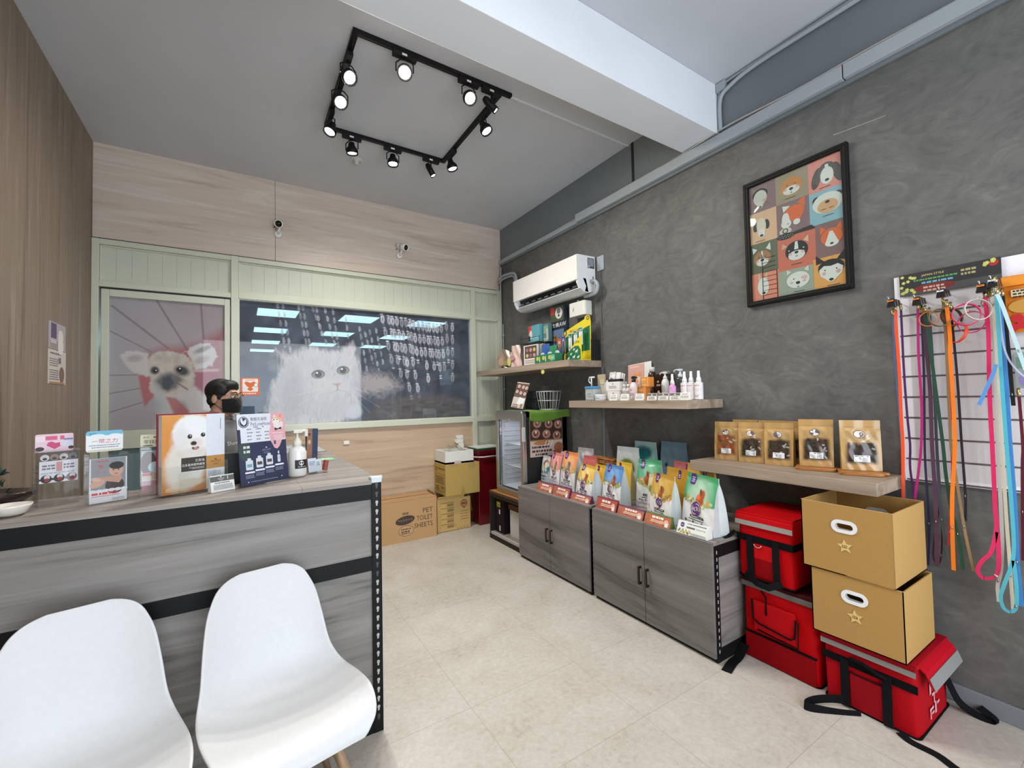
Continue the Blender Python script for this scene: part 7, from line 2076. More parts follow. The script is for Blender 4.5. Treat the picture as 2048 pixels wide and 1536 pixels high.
MB().box(-.045, .004, -.005, .045, 1.120, 1.146, 'plastic', (196, 204, 208)).box(.0, .008, .0, .03, 1.135, 1.150, 'plastic', (206, 212, 214)).build('corner_cap', t, bev=.004)

# ---- things on the counter
def holder(name, label, cat, x, y, rz, w, h, panel, hdr=None, lean=0, d=.05, fh=None):
    """clear acrylic leaflet holder with a printed sheet and a taller header"""
    t = thing(name, label, cat, (x, y, CI), R(rz), 'acrylic holders on the counter')
    m = MB()
    fh = fh or h
    m.box(-w / 2, w / 2, -d / 2, -d / 2 + .003, 0, fh, 'acrylic'); m.box(-w / 2, w / 2, d / 2 - .003, d / 2, 0, h, 'acrylic')
    m.box(-w / 2, -w / 2 + .003, -d / 2 + .003, d / 2 - .003, 0, fh, 'acrylic'); m.box(w / 2 - .003, w / 2, -d / 2 + .003, d / 2 - .003, 0, fh, 'acrylic')
    m.box(-w / 2, w / 2, -d / 2, d / 2, 0, .004, 'acrylic'); m.build('acrylic_case', t)
    p = MB(); p.flat((0, -d / 2 + .0045, 0), (1, 0, 0), (0, 0, 1)); panel(p); p.build('printed_sheet', t)
    if hdr:
        p = MB(); p.flat((0, d / 2 - .004, 0), (1, 0, 0), (0, 0, 1)); hdr(p); p.build('header_card', t)
    return t


def masks_panel(p):
    p.rect(-.052, .085, .104, .11, (222, 218, 222)); p.rect(-.052, .165, .104, .03, (84, 76, 78))
    for k in range(4):
        p.ell(-.038 + .025 * k, .178, .012, .012, [(206, 200, 200), (150, 120, 110), (196, 180, 176), (120, 110, 110)][k]); p.ell(-.038 + .025 * k, .174, .006, .005, (60, 56, 58))
    p.dashes(-.045, .145, .035, .006, (120, 118, 130), 2, 2); p.dashes(.012, .145, .035, .006, (120, 118, 130), 3, 2); p.rrect(-.008, .125, .016, .035, .003, (206, 150, 150)); p.dashes(-.048, .118, .095, .005, (170, 176, 190), 4)
    for k, c1 in enumerate(((30, 28, 30), (44, 38, 36), (120, 110, 116))):
        x = -.034 + .034 * k
        p.ell(x, .100, .015, .015, c1); p.ell(x - .017, .098, .005, .004, c1); p.ell(x + .002, .106, .008, .008, (214, 206, 200)); p.ell(x + .002, .096, .007, .007, (150, 40, 56))
def masks_hdr(p):
    p.rrect(-.052, .195, .104, .068, .006, (226, 196, 206)); p.rect(-.05, .235, .025, .02, (232, 214, 220)); p.dashes(-.025, .24, .06, .015, (214, 96, 130), 2); p.shp([(-.018, .232), (-.022, .22), (.0, .205), (.016, .216), (.014, .23), (.002, .228), (-.008, .234)], (200, 70, 118)); p.ell(.032, .222, .018, .01, (206, 212, 226)); p.rect(.024, .238, .026, .006, (110, 130, 176)); p.ell(-.04, .208, .012, .008, (60, 52, 52)); p.ell(.045, .208, .008, .006, (70, 56, 52))
holder('leaflet_holder', 'acrylic holder with pink header and cartoon mask leaflet, first from the left wall', 'leaflet holder', -3.500, -2.555, 28, .112, .205, masks_panel, masks_hdr, d=.06)


def boy_panel(p):
    p.rect(-.054, .002, .108, .166, (222, 220, 222)); p.rect(-.05, .045, .10, .122, (140, 140, 146))
    p.ell(.018, .062, .028, .032, (62, 48, 46)); p.ell(.022, .12, .021, .024, (206, 160, 136)); p.ell(.023, .137, .022, .014, (34, 30, 30)); p.ell(.014, .121, .003, .002, (40, 34, 32)); p.ell(.029, .121, .003, .002, (40, 34, 32)); p.ell(.022, .106, .006, .002, (170, 90, 90))
    p.shp([(.04, .085), (.03, .07), (-.03, .088), (-.028, .098), (.01, .096), (.035, .10)], (196, 148, 124)); p.ell(-.032, .075, .022, .014, (206, 160, 140), .4); p.ell(-.036, .09, .014, .008, (212, 170, 150), -.3)
    p.txt('幣', -.030, .128, .016, (206, 60, 70)); p.txt('一', -.034, .155, .003, (206, 60, 70)); p.txt('之力', -.034, .108, .012, (206, 90, 96))
    for k in range(6):
        p.ell(-.045 + .018 * k, .046, .011, .006, (222, 220, 222))
    p.dashes(-.048, .032, .075, .008, (206, 56, 66), 2); p.dashes(-.048, .025, .08, .003, (206, 120, 126), 3); p.dashes(.01, .012, .038, .003, (150, 150, 154), 4, 2)
def boy_hdr(p):
    p.rrect(-.054, .19, .108, .08, .01, (226, 228, 228)); p.rrect(-.054, .252, .108, .018, .008, (110, 176, 206)); p.ell(-.02, .252, .02, .006, (226, 228, 228)); p.ell(.03, .252, .018, .005, (226, 228, 228)); p.dashes(-.045, .258, .02, .004, (60, 150, 130), 2)
    p.txt('一幣之力', 0, .222, .017, (200, 40, 56), 'c', .075, squeeze=True); p.dashes(-.046, .213, .092, .003, (120, 120, 124), 5); p.dashes(-.038, .205, .08, .003, (120, 120, 124), 6); p.rect(-.05, .19, .10, .008, (206, 200, 176))
holder('leaflet_holder', 'acrylic holder with blue-white header and toddler leaflet, second from the left wall', 'leaflet holder', -3.346, -2.625, 25, .116, .185, boy_panel, boy_hdr, d=.055)


def coin_panel(p):
    p.rect(-.052, .005, .104, .172, (214, 206, 206)); p.rect(-.05, .09, .10, .085, (140, 160, 184)); p.ell(-.03, .125, .026, .05, (84, 54, 48)); p.ell(-.012, .11, .02, .022, (200, 216, 226)); p.ell(.02, .15, .02, .02, (206, 222, 230)); p.ell(.0, .10, .008, .008, (190, 170, 130)); p.rect(-.052, .06, .05, .028, (206, 190, 170)); p.rect(-.05, .076, .03, .010, (190, 40, 44)); p.dashes(-.012, .075, .04, .007, (196, 150, 120), 4, 2); p.rect(-.052, .005, .075, .05, (190, 146, 148))
def coin_hdr(p):
    p.rrect(-.054, .192, .108, .05, .006, (222, 218, 190)); p.txt('歡迎', -.045, .226, .009, (90, 90, 70)); p.dashes(-.012, .227, .04, .006, (110, 110, 84), 2); p.txt('零錢捐', -.044, .203, .017, (56, 54, 44), 'l', .085); p.ell(-.03, .196, .018, .003, (100, 100, 80))
holder('leaflet_holder', 'acrylic holder with cream coin donation header behind the white dog brochure', 'leaflet holder', -3.205, -2.535, 12, .112, .19, coin_panel, coin_hdr, d=.05)

# white dog brochures in a large holder
t = thing('brochure_stand', 'large acrylic stand of orange brochures with a fluffy white dog cover', 'brochure stand', (-3.080, -2.618, CI), R(26))
m = MB(); w = .226
m.box(-w / 2 - .006, w / 2 + .006, -.032, -.029, .004, .115, 'acrylic').box(-w / 2 - .006, w / 2 + .006, .03, .033, .004, .25, 'acrylic').box(-w / 2 - .008, -w / 2 - .005, -.032, .033, 0, .12, 'acrylic').box(w / 2 + .005, w / 2 + .008, -.032, .033, 0, .12, 'acrylic').box(-w / 2 - .008, w / 2 + .008, -.034, .034, 0, .004, 'acrylic')
m.box(-.065, .065, -.05, -.047, .004, .088, 'acrylic').box(-.065, -.062, -.047, -.032, .004, .088, 'acrylic').box(.062, .065, -.047, -.032, .004, .088, 'acrylic').box(-.065, .065, -.05, -.032, 0, .004, 'acrylic')
m.build('acrylic_case', t)
cv = Cv(-w / 2, .042, .006, .322, 100, 190, (206, 136, 54))
cv.mix((.10 - cv.Y) / .10 + (cv.n(30, 2) - .5) * .4, (172, 106, 44), .9); cv.mix((cv.Y - .25) / .1, (220, 160, 92), .5)
fu = (cv.n(90, 8) - .5)
cv.ell(-.03, .12, .068, .10, (222, 218, 212), .3, wob=fu * .12); cv.ell(-.06, .10, .045, .085, (210, 200, 188), .5, a=.8, wob=fu * .1)
cv.ell(-.005, .245, .074, .078, (228, 228, 228), .16, wob=fu * .10); cv.ell(.005, .195, .056, .05, (228, 224, 220), .3, wob=fu * .1)
cv.ell(.02, .262, .05, .04, (234, 234, 236), .9, a=.6); cv.ell(-.05, .22, .03, .05, (206, 202, 198), .9, a=.5); cv.ell(.0, .165, .05, .02, (196, 184, 172), .9, a=.5)
cv.ell(-.018, .232, .0085, .0095, (26, 20, 18), .25); cv.ell(.030, .236, .0085, .009, (26, 20, 18), .25); cv.ell(-.016, .235, .002, .002, (230, 230, 230), .5); cv.ell(.032, .239, .002, .002, (230, 230, 230), .5)
cv.ell(.005, .205, .022, .018, (214, 204, 196), .6, a=.7); cv.ell(-.004, .203, .011, .009, (44, 32, 28), .3); cv.ell(.002, .184, .013, .008, (50, 24, 22), .3); cv.ell(.004, .182, .008, .004, (206, 130, 120), .5); cv.ell(.0, .191, .012, .004, (222, 214, 206), .6)
cv.ell(-.02, .045, .055, .016, (206, 190, 172), .4)
m = MB(); m.box(-w / 2, w / 2, -.018, .014, .006, .322, 'print', (222, 220, 220)); m.flat((0, -.018, 0), (1, 0, 0), (0, 0, 1)); m.canvas(cv)
m.rect(.042, .13, w / 2 - .042, .192, (216, 220, 226)); m.rect(.042, .09, w / 2 - .042, .055, (182, 130, 66)); m.rect(.042, .006, w / 2 - .042, .084, (214, 212, 212)); m.rect(-.048, .09, .09, .056, (52, 44, 40))
m.txt('艾芙洛', .036, .126, .011, (226, 222, 216), 'r'); m.txt('日系醫美寵物護理', .036, .110, .0105, (226, 222, 216), 'r', .08); m.dashes(-.02, .1015, .055, .003, (190, 180, 170), 2); m.dashes(-.01, .097, .045, .0025, (190, 180, 170), 3)
m.ell(.078, .128, .004, .003, (60, 50, 40)); m.txt('AFLOAT', .078, .116, .008, (76, 58, 40), 'c', .04); m.txt('DOG', .078, .105, .006, (76, 58, 40), 'c'); m.dashes(.05, .075, .05, .004, (140, 160, 176), 4, 3); m.rect(.095, .255, .003, .05, (150, 150, 160)); m.dashes(-.10, .028, .06, .003, (226, 196, 150), 5, 3)
m.build('brochure', t)
m = MB().box(-w / 2 - .004, w / 2 - .006, .016, .024, .006, .328, 'print', (130, 24, 36)); m.build('back_brochure', t)
t = thing('price_card', 'small white card with grey header standing before the white dog brochures', 'price card', (-2.978, -2.668, CI), R(28))
v = Vector((0, .014, .066)).normalized()
m = MB().prism([(-.014, 0), (.014, 0), (.001, .066), (-.001, .066)], -.046, .046, 'print', (228, 228, 226), mp=lambda y, z, x: (x, y, z)); m.flat((0, -.0145, 0), (1, 0, 0), tuple(v))
m.rect(-.046, .042, .092, .025, (92, 94, 90)); m.ell(-.005, .060, .003, .0025, (220, 218, 214)); m.txt('AFLOAT', -.005, .051, .005, (226, 224, 220), 'c', .03); m.txt('DOG', -.005, .045, .004, (226, 224, 220), 'c'); m.rect(.02, .048, .003, .014, (206, 204, 200)); m.dashes(-.03, .034, .06, .004, (90, 88, 86), 3); m.dashes(-.036, .026, .075, .003, (130, 128, 126), 4, 4)
m.build('card', t)

# navy price board
t = thing('price_board', 'navy and white grooming price board with cat picture on the counter', 'price board', (-2.812, -2.598, CI), R(30))
w, h = .222, .318
tilt = Matrix.Rotation(R(-7), 4, 'X')
m = MB(); m.M = tilt
m.box(-w / 2, w / 2, 0, .004, .003, h, 'print', (46, 52, 76)); m.flat((0, -.0, 0), (1, 0, 0), (0, 0, 1))
NV, PK = (46, 52, 78), (222, 164, 172)
m.rect(-w / 2, .003, w, h - .003, NV); m.ell(-.085, .16, .026, .05, (58, 74, 72)); m.rrect(-w / 2, .19, w, h - .19, .006, (218, 220, 228)); m.rect(-w / 2, .19, .012, .06, NV)
m.shp([(.044, .318), (.040, .26), (.030, .225), (.036, .19), (.052, .155), (.066, .15), (.078, .162), (.092, .19), (.111, .20), (.111, .318)], PK)
m.ell(-.082, .282, .023, .025, (44, 46, 60), n=26); m.ell(-.082, .282, .020, .022, (218, 220, 228), n=26); m.ell(-.082, .282, .018, .020, (56, 58, 74), n=26)
m.ell(-.088, .284, .006, .012, (218, 220, 228), .4); m.ell(-.076, .282, .006, .013, (218, 220, 228), -.3); m.ell(-.082, .276, .004, .008, (218, 220, 228)); m.ell(-.090, .296, .004, .004, (218, 220, 228))
m.txt('聚寵洗澡間', -.052, .286, .016, (90, 92, 104), 'l', .075); m.txt('PetLoveHotel', -.052, .264, .016, (96, 98, 110), 'l', .092, squeeze=True)
for r_ in range(4):
    z = .247 - .0155 * r_
    for q, x in enumerate((-.07, -.03, .01)):
        if not (r_ == 0 and q == 2):
            m.dashes(x, z, .024, .005, (130, 130, 140), r_ * 3 + q)
m.dashes(-.04, .256, .02, .004, (110, 110, 124), 3); m.dashes(.0, .256, .012, .004, (110, 110, 124), 5)
m.ell(.078, .262, .024, .026, (228, 218, 214)); m.ell(.074, .287, .024, .018, (226, 180, 150)); m.shp([(.078, .30), (.094, .315), (.096, .292)], (220, 150, 110)); m.shp([(.054, .296), (.06, .312), (.068, .30)], (230, 214, 206)); m.ell(.066, .28, .018, .014, (232, 224, 220)); m.ell(.058, .286, .003, .003, (40, 34, 34), n=8); m.ell(.074, .287, .003, .003, (40, 34, 34), n=8); m.ell(.052, .280, .003, .002, (214, 130, 130), n=8); m.shp([(.058, .25), (.074, .244), (.092, .252), (.092, .24), (.076, .24), (.06, .236)], (50, 46, 56))
m.dashes(.046, .222, .055, .004, (236, 220, 222), 2); m.dashes(.052, .212, .045, .003, (236, 220, 222), 3, 5); m.rect(.05, .172, .010, .018, (70, 84, 130)); m.dashes(-.092, .165, .028, .011, (206, 210, 206), 4, 2)
m.ell(.012, .162, .004, .003, (190, 190, 206)); m.txt('AFLOAT', .012, .147, .009, (150, 150, 176), 'c', .042); m.txt('DOG', .012, .135, .008, (150, 150, 176), 'c')
for k, x in enumerate((-.070, -.024, .022, .068)):
    ww = .016 if k < 3 else .007
    z = .07 + .006 * k
    m.rrect(x - ww, z, 2 * ww, .042 if k < 3 else .034, .004, (206, 212, 220)); m.rrect(x - ww * .5, z + .038, ww, .014, .003, (206, 212, 220)); m.rect(x - ww * .7, z + .012, ww * 1.4, .014, (110, 160, 170) if k == 0 else (90, 70, 60) if k < 3 else (180, 190, 206)); m.rrect(x - .022, .055 + .006 * k, .044, .008, .004, (222, 222, 230)); m.dashes(x - .02, .045 + .006 * k, .038, .003, (140, 146, 170), k, 3)
m.dashes(-.07, .016, .13, .004, (130, 136, 160), 8); m.ell(-.08, .018, .003, .003, (190, 190, 206)); m.ell(.075, .022, .003, .003, (190, 190, 206))
m.build('printed_board', t)
MB().add([(-.06, .034, .20), (.06, .034, .20), (.06, .095, .003), (-.06, .095, .003)], [(0, 1, 2, 3)], 'print', (40, 44, 60)).build('easel_flap', t, solid=.003)

t = bottle('pump_bottle', 'white lotion pump bottle with black square label on the counter', 'pump bottle', (-2.672, -2.470, CI), [(.0, 0), (.040, 0), (.042, .008), (.042, .115), (.034, .138), (.018, .146), (.018, .15)], (232, 230, 226), None, None)
t.rotation_euler = (0, 0, R(20))
m = MB(); m.lay = 0; rr0 = .0425
m.curved = True
m.map = lambda x, y, l: Vector(((rr0 + .0003 + .00004 * l) * math.sin(x / rr0 + .1), -(rr0 + .0003 + .00004 * l) * math.cos(x / rr0 + .1), y))
m.rect(-.034, .04, .068, .042, (26, 26, 28)); m.ell(-.004, .066, .012, .011, (222, 222, 222)); m.rect(-.005, .048, .002, .036, (226, 226, 226)); m.dashes(-.02, .046, .04, .004, (190, 190, 190), 3)
m.build('label', t)
MB().lathe([(.020, .148), (.020, .172), (.014, .174), (.013, .185), (.006, .187), (.006, .215)], (0, 0, 0), 18, 'satin', (228, 224, 210)).box(-.022, .02, -.012, .012, .212, .226, 'satin', (228, 224, 210)).tube([(.01, 0, .219), (.045, 0, .222), (.048, 0, .218)], .006, 8, 'satin', (228, 224, 210)).box(.036, .05, -.007, .007, .192, .228, 'satin', (228, 224, 212)).build('pump_head', t)

t = thing('leaflet_stand', 'clear stand of navy leaflets and name cards behind the lotion bottle', 'leaflet stand', (-2.600, -2.335, CI), R(24))
m = MB().box(-.06, .05, -.03, -.027, 0, .05, 'acrylic').box(-.06, .05, .03, .033, 0, .10, 'acrylic').box(-.06, -.057, -.03, .033, 0, .09, 'acrylic').box(.047, .05, -.03, .033, 0, .09, 'acrylic').box(-.06, .05, -.03, .033, 0, .004, 'acrylic'); m.build('acrylic_case', t)
for k in range(6):
    q = MB(); q.M = Matrix.Rotation(R(-4 - k), 4, 'X') @ Matrix.Rotation(R(4), 4, 'Y')
    q.box(-.03 + .004 * k, .032 + .004 * k, -.018 + .006 * k, -.0145 + .006 * k, .006, .222, 'print', (46, 62, 86) if k else (150, 120, 96))
    if k == 0:
        q.flat((0, -.018, 0), (1, 0, 0), (0, 0, 1)); q.rect(-.03, .006, .03, .21, (150, 110, 84)); q.rect(.0, .006, .032, .216, (50, 66, 92)); q.ell(-.016, .15, .008, .012, (206, 176, 140)); q.ell(-.016, .19, .006, .008, (70, 60, 60))
    q.build('leaflet', t)
t = thing('card_holder', 'clear card holder with bluish name cards and red leaflet, right of the lotion bottle', 'card holder', (-2.575, -2.435, CI + .001), R(22))
m = MB().box(-.05, .045, -.022, -.019, 0, .045, 'acrylic').box(-.05, .045, .018, .021, 0, .09, 'acrylic').box(-.05, .045, -.022, .021, 0, .004, 'acrylic').box(.042, .045, -.019, .018, 0, .07, 'acrylic'); m.build('acrylic_case', t)
for k, (x, c1) in enumerate(((-.03, (206, 214, 226)), (.0, (214, 218, 224)), (-.015, (190, 200, 214)))):
    q = MB(); q.M = Matrix.Translation((0, .006 * k, 0)) @ Matrix.Rotation(R(-10), 4, 'X'); q.box(x - .022, x + .022, -.012, -.011, .006, .075 - .008 * k, 'print', c1).flat((x, -.012, 0), (1, 0, 0), (0, 0, 1)).dashes(-.016, .055 - .006 * k, .03, .004, (110, 130, 160), k, 3); q.build('name_card', t)
q = MB(); q.M = Matrix.Rotation(R(12), 4, 'Y'); q.box(.026, .044, -.012, .010, .014, .066, 'print', (176, 84, 76)); q.build('red_leaflet', t)
t = thing('flyer', 'green and white flyer lying flat on the right arm of the counter', 'flyer', (-2.50, -1.92, CI), R(3))
m = MB().box(-.09, .09, -.055, .055, 0, .0015, 'print', (206, 214, 206)).flat((0, 0, .0015), (1, 0, 0), (0, 1, 0)); m.rect(-.09, -.055, .18, .11, (126, 196, 130)); m.dashes(-.06, .02, .13, .014, (226, 236, 224), 3, 2); m.dashes(-.03, -.03, .07, .01, (226, 236, 224), 5)
m.build('sheet', t)
t = thing('desk_mat', 'glossy clear mat over printed sheets at the far end of the counter', 'mat', (-2.515, -1.10, CI), 0)
m = MB().box(-.15, .14, -.33, .36, 0, .002, 'gloss', (160, 164, 164)).flat((0, 0, .002), (1, 0, 0), (0, 1, 0)); m.rect(.0, .05, .13, .30, (92, 98, 104)); m.rect(-.14, -.05, .13, .30, (140, 148, 152)); m.dashes(-.12, .2, .09, .014, (196, 200, 204), 3, 6); m.rect(-.1, -.30, .2, .2, (176, 178, 176))
m.build('sheet', t)
t = thing('cash_drawer', 'black cash drawer on the counter behind the price board', 'cash drawer', (-2.93, -2.475, CI), R(10))
MB().box(-.09, .09, -.04, .06, 0, .14, 'paint', (18, 18, 20)).build('body', t, bev=.004)
MB().box(-.085, .085, -.044, -.04, .012, .075, 'paint', (26, 26, 28)).build('drawer', t, bev=.002)

t = thing('bonsai_pot', 'dark bonsai plant in a black tray at the left end of the counter', 'plant', (-3.745, -2.47, CI))
MB().lathe([(.0, 0), (.10, 0), (.13, .03), (.135, .05), (.12, .05), (.11, .038), (.0, .036)], (0, 0, 0), 28, 'ceramic', (38, 24, 20), 1.25, .9).build('pot', t)
m = MB().tube(cr([(-.02, 0, .035), (-.01, .01, .07), (.02, 0, .10), (.0, -.01, .13)]), [.014] * 19, 8, 'hair', (60, 42, 30)); m.build('trunk', t)
m = MB(); r3 = random.Random(3)
for k in range(260):
    a, e = r3.random() * 2 * PI, r3.random()
    c0 = Vector((.005 + .085 * math.cos(a) * (e ** .5), .07 * math.sin(a) * (e ** .5), .06 + .085 * r3.random() - .02 * e))
    d = Vector((r3.uniform(-1, 1), r3.uniform(-1, 1), r3.uniform(-.2, 1))).normalized() * .03
    s_ = d.orthogonal().normalized() * .007
    m.add([c0, c0 + d * .5 + s_, c0 + d, c0 + d * .5 - s_], [(0, 1, 2, 3)], 'leaf', (22 + 22 * r3.random(), 44 + 26 * r3.random(), 34 + 16 * r3.random()))
m.build('foliage', t)
tag(MB().lathe([(.0, 0), (.028, 0), (.040, .008), (.052, .030), (.054, .036), (.050, .036), (.038, .012), (.0, .008)], (-3.575, -2.70, CI), 28, 'ceramic', (232, 226, 214)).build('small_bowl'), 'small white ceramic bowl at the left front edge of the counter', 'bowl')
# ================================================================== white shell chairs
PROF = [(-.262, .418, .165, .006), (-.258, .440, .188, .012), (-.235, .462, .220, .022), (-.16, .472, .242, .034), (-.06, .462, .248, .040), (.04, .452, .242, .044), (.11, .462, .232, .048), (.160, .495, .222, .050), (.192, .55, .212, .046), (.218, .64, .202, .038), (.238, .73, .188, .028), (.250, .785, .169, .019), (.257, .822, .148, .013), (.261, .846, .116, .008), (.263, .859, .074, .004)]


def chair(label, loc, rz):
    t = thing('shell_chair', label, 'chair', loc, rz, 'white shell chairs at the counter')
    P = cr([(a, b, c) for a, b, c, d in PROF], 4)
    Dd = cr([(a, d, 0) for a, b, c, d in PROF], 4)
    nu = 26
    vs, fs = [], []
    n = len(P)
    for i, (p, q) in enumerate(zip(P, Dd)):
        T = (P[min(i + 1, n - 1)] - P[max(i - 1, 0)])
        ty, tz = T.x, T.y
        L = math.hypot(ty, tz); ny, nz = -tz / L, ty / L      # normal on the sitting side
        for k in range(nu + 1):
            u = -1 + 2 * k / nu
            lift = q.y * (abs(u) ** 2.4)
            x = u * p.z * (1 - .02 * abs(u) ** 3)
            vs.append((x, p.x + ny * lift, p.y + nz * lift))
    for i in range(n - 1):
        for k in range(nu):
            a = i * (nu + 1) + k
            fs.append((a, a + 1, a + nu + 2, a + nu + 1))
    MB().add(vs, fs, 'satin', (208, 208, 208), True).build('shell', t, sub=1, solid=.006, off=-1)
    feet = []
    for sx in (-1, 1):
        for sy, y1 in ((-1, -.215), (1, .20)):
            a, b = Vector((sx * .10, sy * .085, .425)), Vector((sx * .225, y1, .0))
            MB().tube([a, a + (b - a) * .3, b], [.017, .017, .011], 12, 'wood_leg').build('leg', t)
            feet.append((a, b))
    m = MB(); KK = (20, 18, 18)
    for a, b in feet:
        m.tube([a + Vector((0, 0, .02)), a + (b - a) * .16], .021, 10, 'powder', KK)
    f = [a + (b - a) * .2 for a, b in feet]; g = [a + (b - a) * .55 for a, b in feet]
    for p, q in ((0, 3), (1, 2)):
        m.tube([f[p], (f[p] + g[q]) / 2 - Vector((0, 0, .02)), g[q]], .0045, 6, 'powder', KK); m.tube([g[p], (g[p] + f[q]) / 2 - Vector((0, 0, .02)), f[q]], .0045, 6, 'powder', KK)
    for p, q in ((0, 1), (2, 3)):
        m.tube([f[p], f[q]], .006, 6, 'powder', KK)
    m.box(-.12, .12, -.10, -.085, .432, .446, 'powder', KK).box(-.12, .12, .085, .10, .430, .444, 'powder', KK)
    m.build('base_frame', t)
    return t


chair('white plastic shell chair with wooden legs, the right one by the counter corner', (-2.788, -3.172, 0), R(12))
chair('white plastic shell chair cut off by the left frame edge', (-3.292, -3.195, 0), R(12))
# ================================================================== the person behind the counter
SK = (206, 160, 132)
t = thing('person', 'person in grey shirt, black face mask and glasses standing behind the counter', 'person', (-3.005, -1.45, 0), R(64))


def blob(name, parts, mat, col, voxel, smooth=6, parent=t):
    """one continuous skin: overlapping limbs fused by a voxel remesh"""
    m = MB()
    for p in parts:
        if p[0] == 's':
            m.sph(p[1], p[2], mat, col, 18, 12, p[3] if len(p) > 3 else (1, 1, 1), p[4] if len(p) > 4 else None)
        else:
            m.tube(cr(p[1], 4) if len(p[1]) > 2 else p[1], _rr(p[2], p[1]), 14, mat, col, flat=p[3] if len(p) > 3 else 1.0, up=p[4] if len(p) > 4 else None)
    o = m.build(name, parent)
    q = o.modifiers.new('fuse', 'REMESH'); q.mode = 'VOXEL'; q.voxel_size = voxel; q.use_smooth_shade = True
    s_ = o.modifiers.new('soften', 'SMOOTH'); s_.factor = .5; s_.iterations = smooth
    # a remesh drops the colour attribute: give the body a plain-colour material of its own
    mm = MATS[mat].copy(); nt = mm.node_tree
    at = [x for x in nt.nodes if x.type == 'ATTRIBUTE'][0]
    c_ = nt.nodes.new('ShaderNodeRGB'); c_.outputs[0].default_value = rgb(col)
    for l in list(at.outputs['Color'].links):
        nt.links.new(c_.outputs[0], l.to_socket)
    o.data.materials.clear(); o.data.materials.append(mm)
    return o


def _rr(r, pts):
    if not isinstance(r, (list, tuple)) or len(pts) <= 2:
        return r
    v = cr([(a, 0, 0) for a in r], 4)
    return [a.x for a in v]


# front of the person is -y in local space, x to its right hand seen from behind
H0 = 1.535
body = [('s', (0, .010, H0 + .03), .085, (.86, 1.02, 1.0)), ('s', (0, -.015, H0 - .035), .070, (.88, .98, 1.05)), ('s', (0, -.045, H0 - .085), .036, (1.0, .8, .75)),
        ('t', [(0, .03, 1.36), (0, .022, 1.42), (0, .01, 1.49)], [.064, .056, .058]),
        ('s', (0, -.088, H0 - .024), .014, (.85, 1.0, 1.0)), ('t', [(0, -.076, H0 + .018), (0, -.083, H0 - .004), (0, -.090, H0 - .022)], [.009, .011, .012]),
        ('t', [(-.045, -.072, H0 + .032), (0, -.080, H0 + .03), (.045, -.072, H0 + .032)], [.012, .014, .012])]
for s in (-1, 1):
    body += [('s', (s * .079, .015, H0 - .008), .026, (.35, .75, 1.15)), ('s', (s * .040, -.048, H0 - .03), .028, (1, .8, .9)),
             ('t', [(s * .03, .035, 1.40), (s * .12, .035, 1.375), (s * .185, .03, 1.34)], [.06, .062, .058]),
             ('t', [(s * .185, .03, 1.34), (s * .215, .035, 1.20), (s * .225, .03, 1.06)], [.056, .048, .040]),
             ('t', [(s * .225, .03, 1.06), (s * .225, -.03, .93), (s * .215, -.075, .815)], [.040, .036, .026]),
             ('t', [(s * .215, -.075, .815), (s * .213, -.088, .775), (s * .212, -.098, .73)], [.026, .034, .030], .5, (0, 1, .3)),
             ('t', [(s * .10, .02, .93), (s * .105, .0, .70), (s * .105, .01, .48)], [.088, .076, .056]), ('t', [(s * .105, .01, .48), (s * .108, .03, .28), (s * .11, .035, .09)], [.055, .054, .036]),
             ('t', [(s * .11, .045, .045), (s * .115, -.05, .035), (s * .12, -.135, .028)], [.04, .04, .03])]
    for k, (dy, ln) in enumerate(((-.030, .074), (-.010, .084), (.010, .078), (.028, .062))):
        b = Vector((s * .212, -.098 + dy * .9, .735))
        body.append(('t', [b, b + Vector((-s * .004, -.006, -ln * .5)), b + Vector((-s * .016, -.004, -ln))], [.0095, .009, .0075]))
    b = Vector((s * .212, -.115, .785))
    body.append(('t', [b, b + Vector((-s * .010, -.030, -.022)), b + Vector((-s * .016, -.042, -.052))], [.012, .011, .009]))
body += [('t', [(0, .03, 1.38), (0, .025, 1.25), (0, .02, 1.08), (0, .02, .92)], [.125, .150, .135, .135], .72, (1, 0, 0))]
blob('body', body, 'skin', SK, .0055, 5)
# hair, cropped at the back, longer on top and over the forehead
hair = [('s', (0, .018, H0 + .048), .090, (.92, 1.0, .90)), ('s', (0, .042, H0 + .015), .070, (1.0, .75, .95)), ('s', (.0, -.030, H0 + .082), .060, (1.15, .95, .62)), ('s', (.012, -.056, H0 + .066), .040, (1.4, .55, .50)), ('s', (0, .052, H0 - .04), .045, (1.0, .6, 1.0))]
for s in (-1, 1):
    hair += [('s', (s * .062, -.005, H0 + .05), .045, (.55, 1.1, 1.0)), ('s', (s * .070, -.010, H0 + .018), .024, (.45, .6, 1.3)), ('s', (s * .050, .045, H0 - .015), .036, (.8, .8, 1.0))]
blob('hair', hair, 'hair', (20, 17, 16), .005, 3)
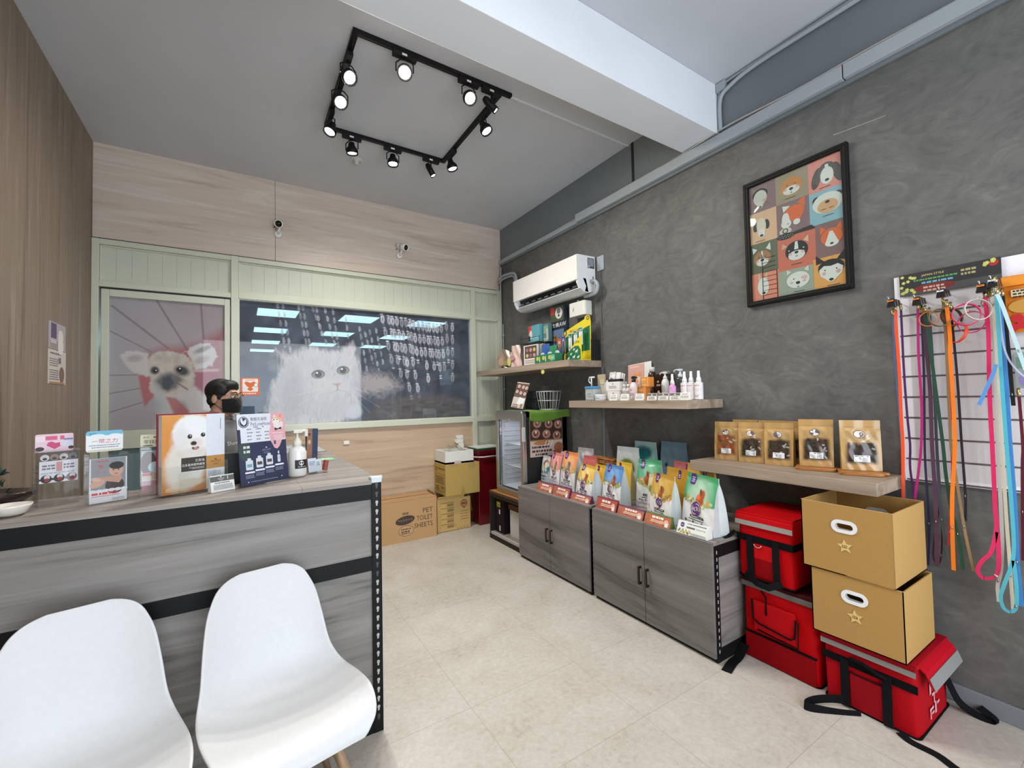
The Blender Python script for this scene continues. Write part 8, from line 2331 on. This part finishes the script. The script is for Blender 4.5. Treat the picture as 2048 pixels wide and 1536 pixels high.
# black mask
m = MB()
def mk(i, j):
    a = R(-78 + 156 * i); z = H0 - .10 + .098 * j
    rx = .078 - .012 * (1 - j) ** 2
    fr = .060 * math.cos(a) ** .7 + (.026 * math.cos(a) ** 3) * math.sin(PI * (.10 + .70 * j)) ** .7
    pinch = 1 - .30 * (abs(i - .5) * 2) ** 2 * abs(j - .5)
    return (rx * math.sin(a), -.022 - fr * 1.02 + .012 * (abs(i - .5) * 2) ** 2, H0 - .052 + (z - H0 + .052) * pinch)
m.surf(mk, 28, 12, 'cloth', (18, 18, 20))
m.build('face_mask', t, solid=.003, off=1)
m = MB()
for s in (-1, 1):
    m.tube(cr([(s * .068, -.030, H0 - .02), (s * .078, -.004, H0 + .0), (s * .084, .022, H0 + .015), (s * .084, .03, H0 - .005)]), .0018, 6, 'cloth', (24, 24, 26)); m.tube(cr([(s * .064, -.028, H0 - .075), (s * .076, .002, H0 - .05), (s * .083, .025, H0 - .02)]), .0018, 6, 'cloth', (24, 24, 26))
m.build('mask_loop', t)
m = MB()
for s in (-1, 1):
    m.tube([(s * (.034 + .024 * math.cos(a)), -.098 + .004 * abs(math.cos(a)), H0 + .008 + .021 * math.sin(a)) for a in [2 * PI * k / 22 for k in range(23)]], .0016, 6, 'metal', (196, 160, 110))
    m.tube([(s * .058, -.094, H0 + .016), (s * .078, -.06, H0 + .016), (s * .084, .01, H0 + .012)], .0014, 6, 'metal', (180, 150, 110))
m.tube([(-.011, -.098, H0 + .012), (0, -.102, H0 + .014), (.011, -.098, H0 + .012)], .0015, 6, 'metal', (196, 160, 110))
gl_ = m.build('glasses', t)
m = MB()
for s in (-1, 1):
    m.lathe([(.0, 0), (.023, 0)], (0, 0, 0), 22, 'acrylic'); n0 = len(m.v)
    for q in range(n0 - 44, n0):
        v_ = m.v[q]; m.v[q] = Vector((s * .034 + v_.x, -.098, H0 + .008 + v_.y))
m.build('lens', gl_)
for s in (-1, 1):
    m = MB().sph((s * .034, -.076, H0 + .006), .0125, 'ceramic', (226, 222, 216), 14, 8)
    m.sph((s * .034, -.0835, H0 + .005), .0062, 'ceramic', (34, 24, 20), 12, 6); m.build('eye', t)
    MB().tube([(s * .016, -.091, H0 + .030), (s * .036, -.092, H0 + .036), (s * .056, -.080, H0 + .031)], [.003, .0036, .002], 6, 'hair', (24, 20, 18)).build('eyebrow', t)
# clothing
GR = (122, 121, 120)
sh = [('t', [(0, .03, 1.385), (0, .026, 1.25), (0, .02, 1.06), (0, .02, .88)], [.130, .160, .146, .150], .76, (1, 0, 0))]
for s in (-1, 1):
    sh += [('t', [(s * .035, .034, 1.392), (s * .12, .035, 1.378), (s * .185, .03, 1.345)], [.062, .068, .066]), ('t', [(s * .185, .03, 1.345), (s * .212, .034, 1.23), (s * .222, .034, 1.13)], [.066, .062, .060])]
blob('shirt', sh, 'cloth', GR, .008, 5)
MB().tube([(.068 * math.cos(a), .024 + .066 * math.sin(a), 1.425 - .018 * math.sin(-a) if False else 1.418 + .012 * math.sin(a)) for a in [2 * PI * k / 26 for k in range(27)]], .009, 8, 'cloth', (128, 127, 126)).build('collar', t)
m = MB(); m.lay = 0
m.map = lambda x, y, l: Vector((x, -.108 - .008 * math.cos(x * 9) , y))
m.txt('Shower', -.165, 1.235, .026, (222, 222, 222), 'l', .17, squeeze=True); m.txt('淨', -.02, 1.195, .02, (206, 206, 206))
m.build('shirt_print', t)
tr = [('t', [(0, .02, .93), (0, .02, .86)], .14, .72, (1, 0, 0))]
for s in (-1, 1):
    tr += [('t', [(s * .09, .02, .92), (s * .105, .005, .70), (s * .107, .01, .48)], [.10, .088, .072]), ('t', [(s * .107, .01, .48), (s * .108, .03, .28), (s * .11, .035, .085)], [.072, .068, .060])]
blob('trousers', tr, 'cloth', (34, 36, 42), .009, 4)
for s in (-1, 1):
    blob('shoe', [('t', [(s * .11, .06, .045), (s * .115, -.05, .042), (s * .12, -.155, .036)], [.046, .048, .038], .95), ('s', (s * .11, .05, .06), .048)], 'satin', (28, 28, 30), .007, 3)
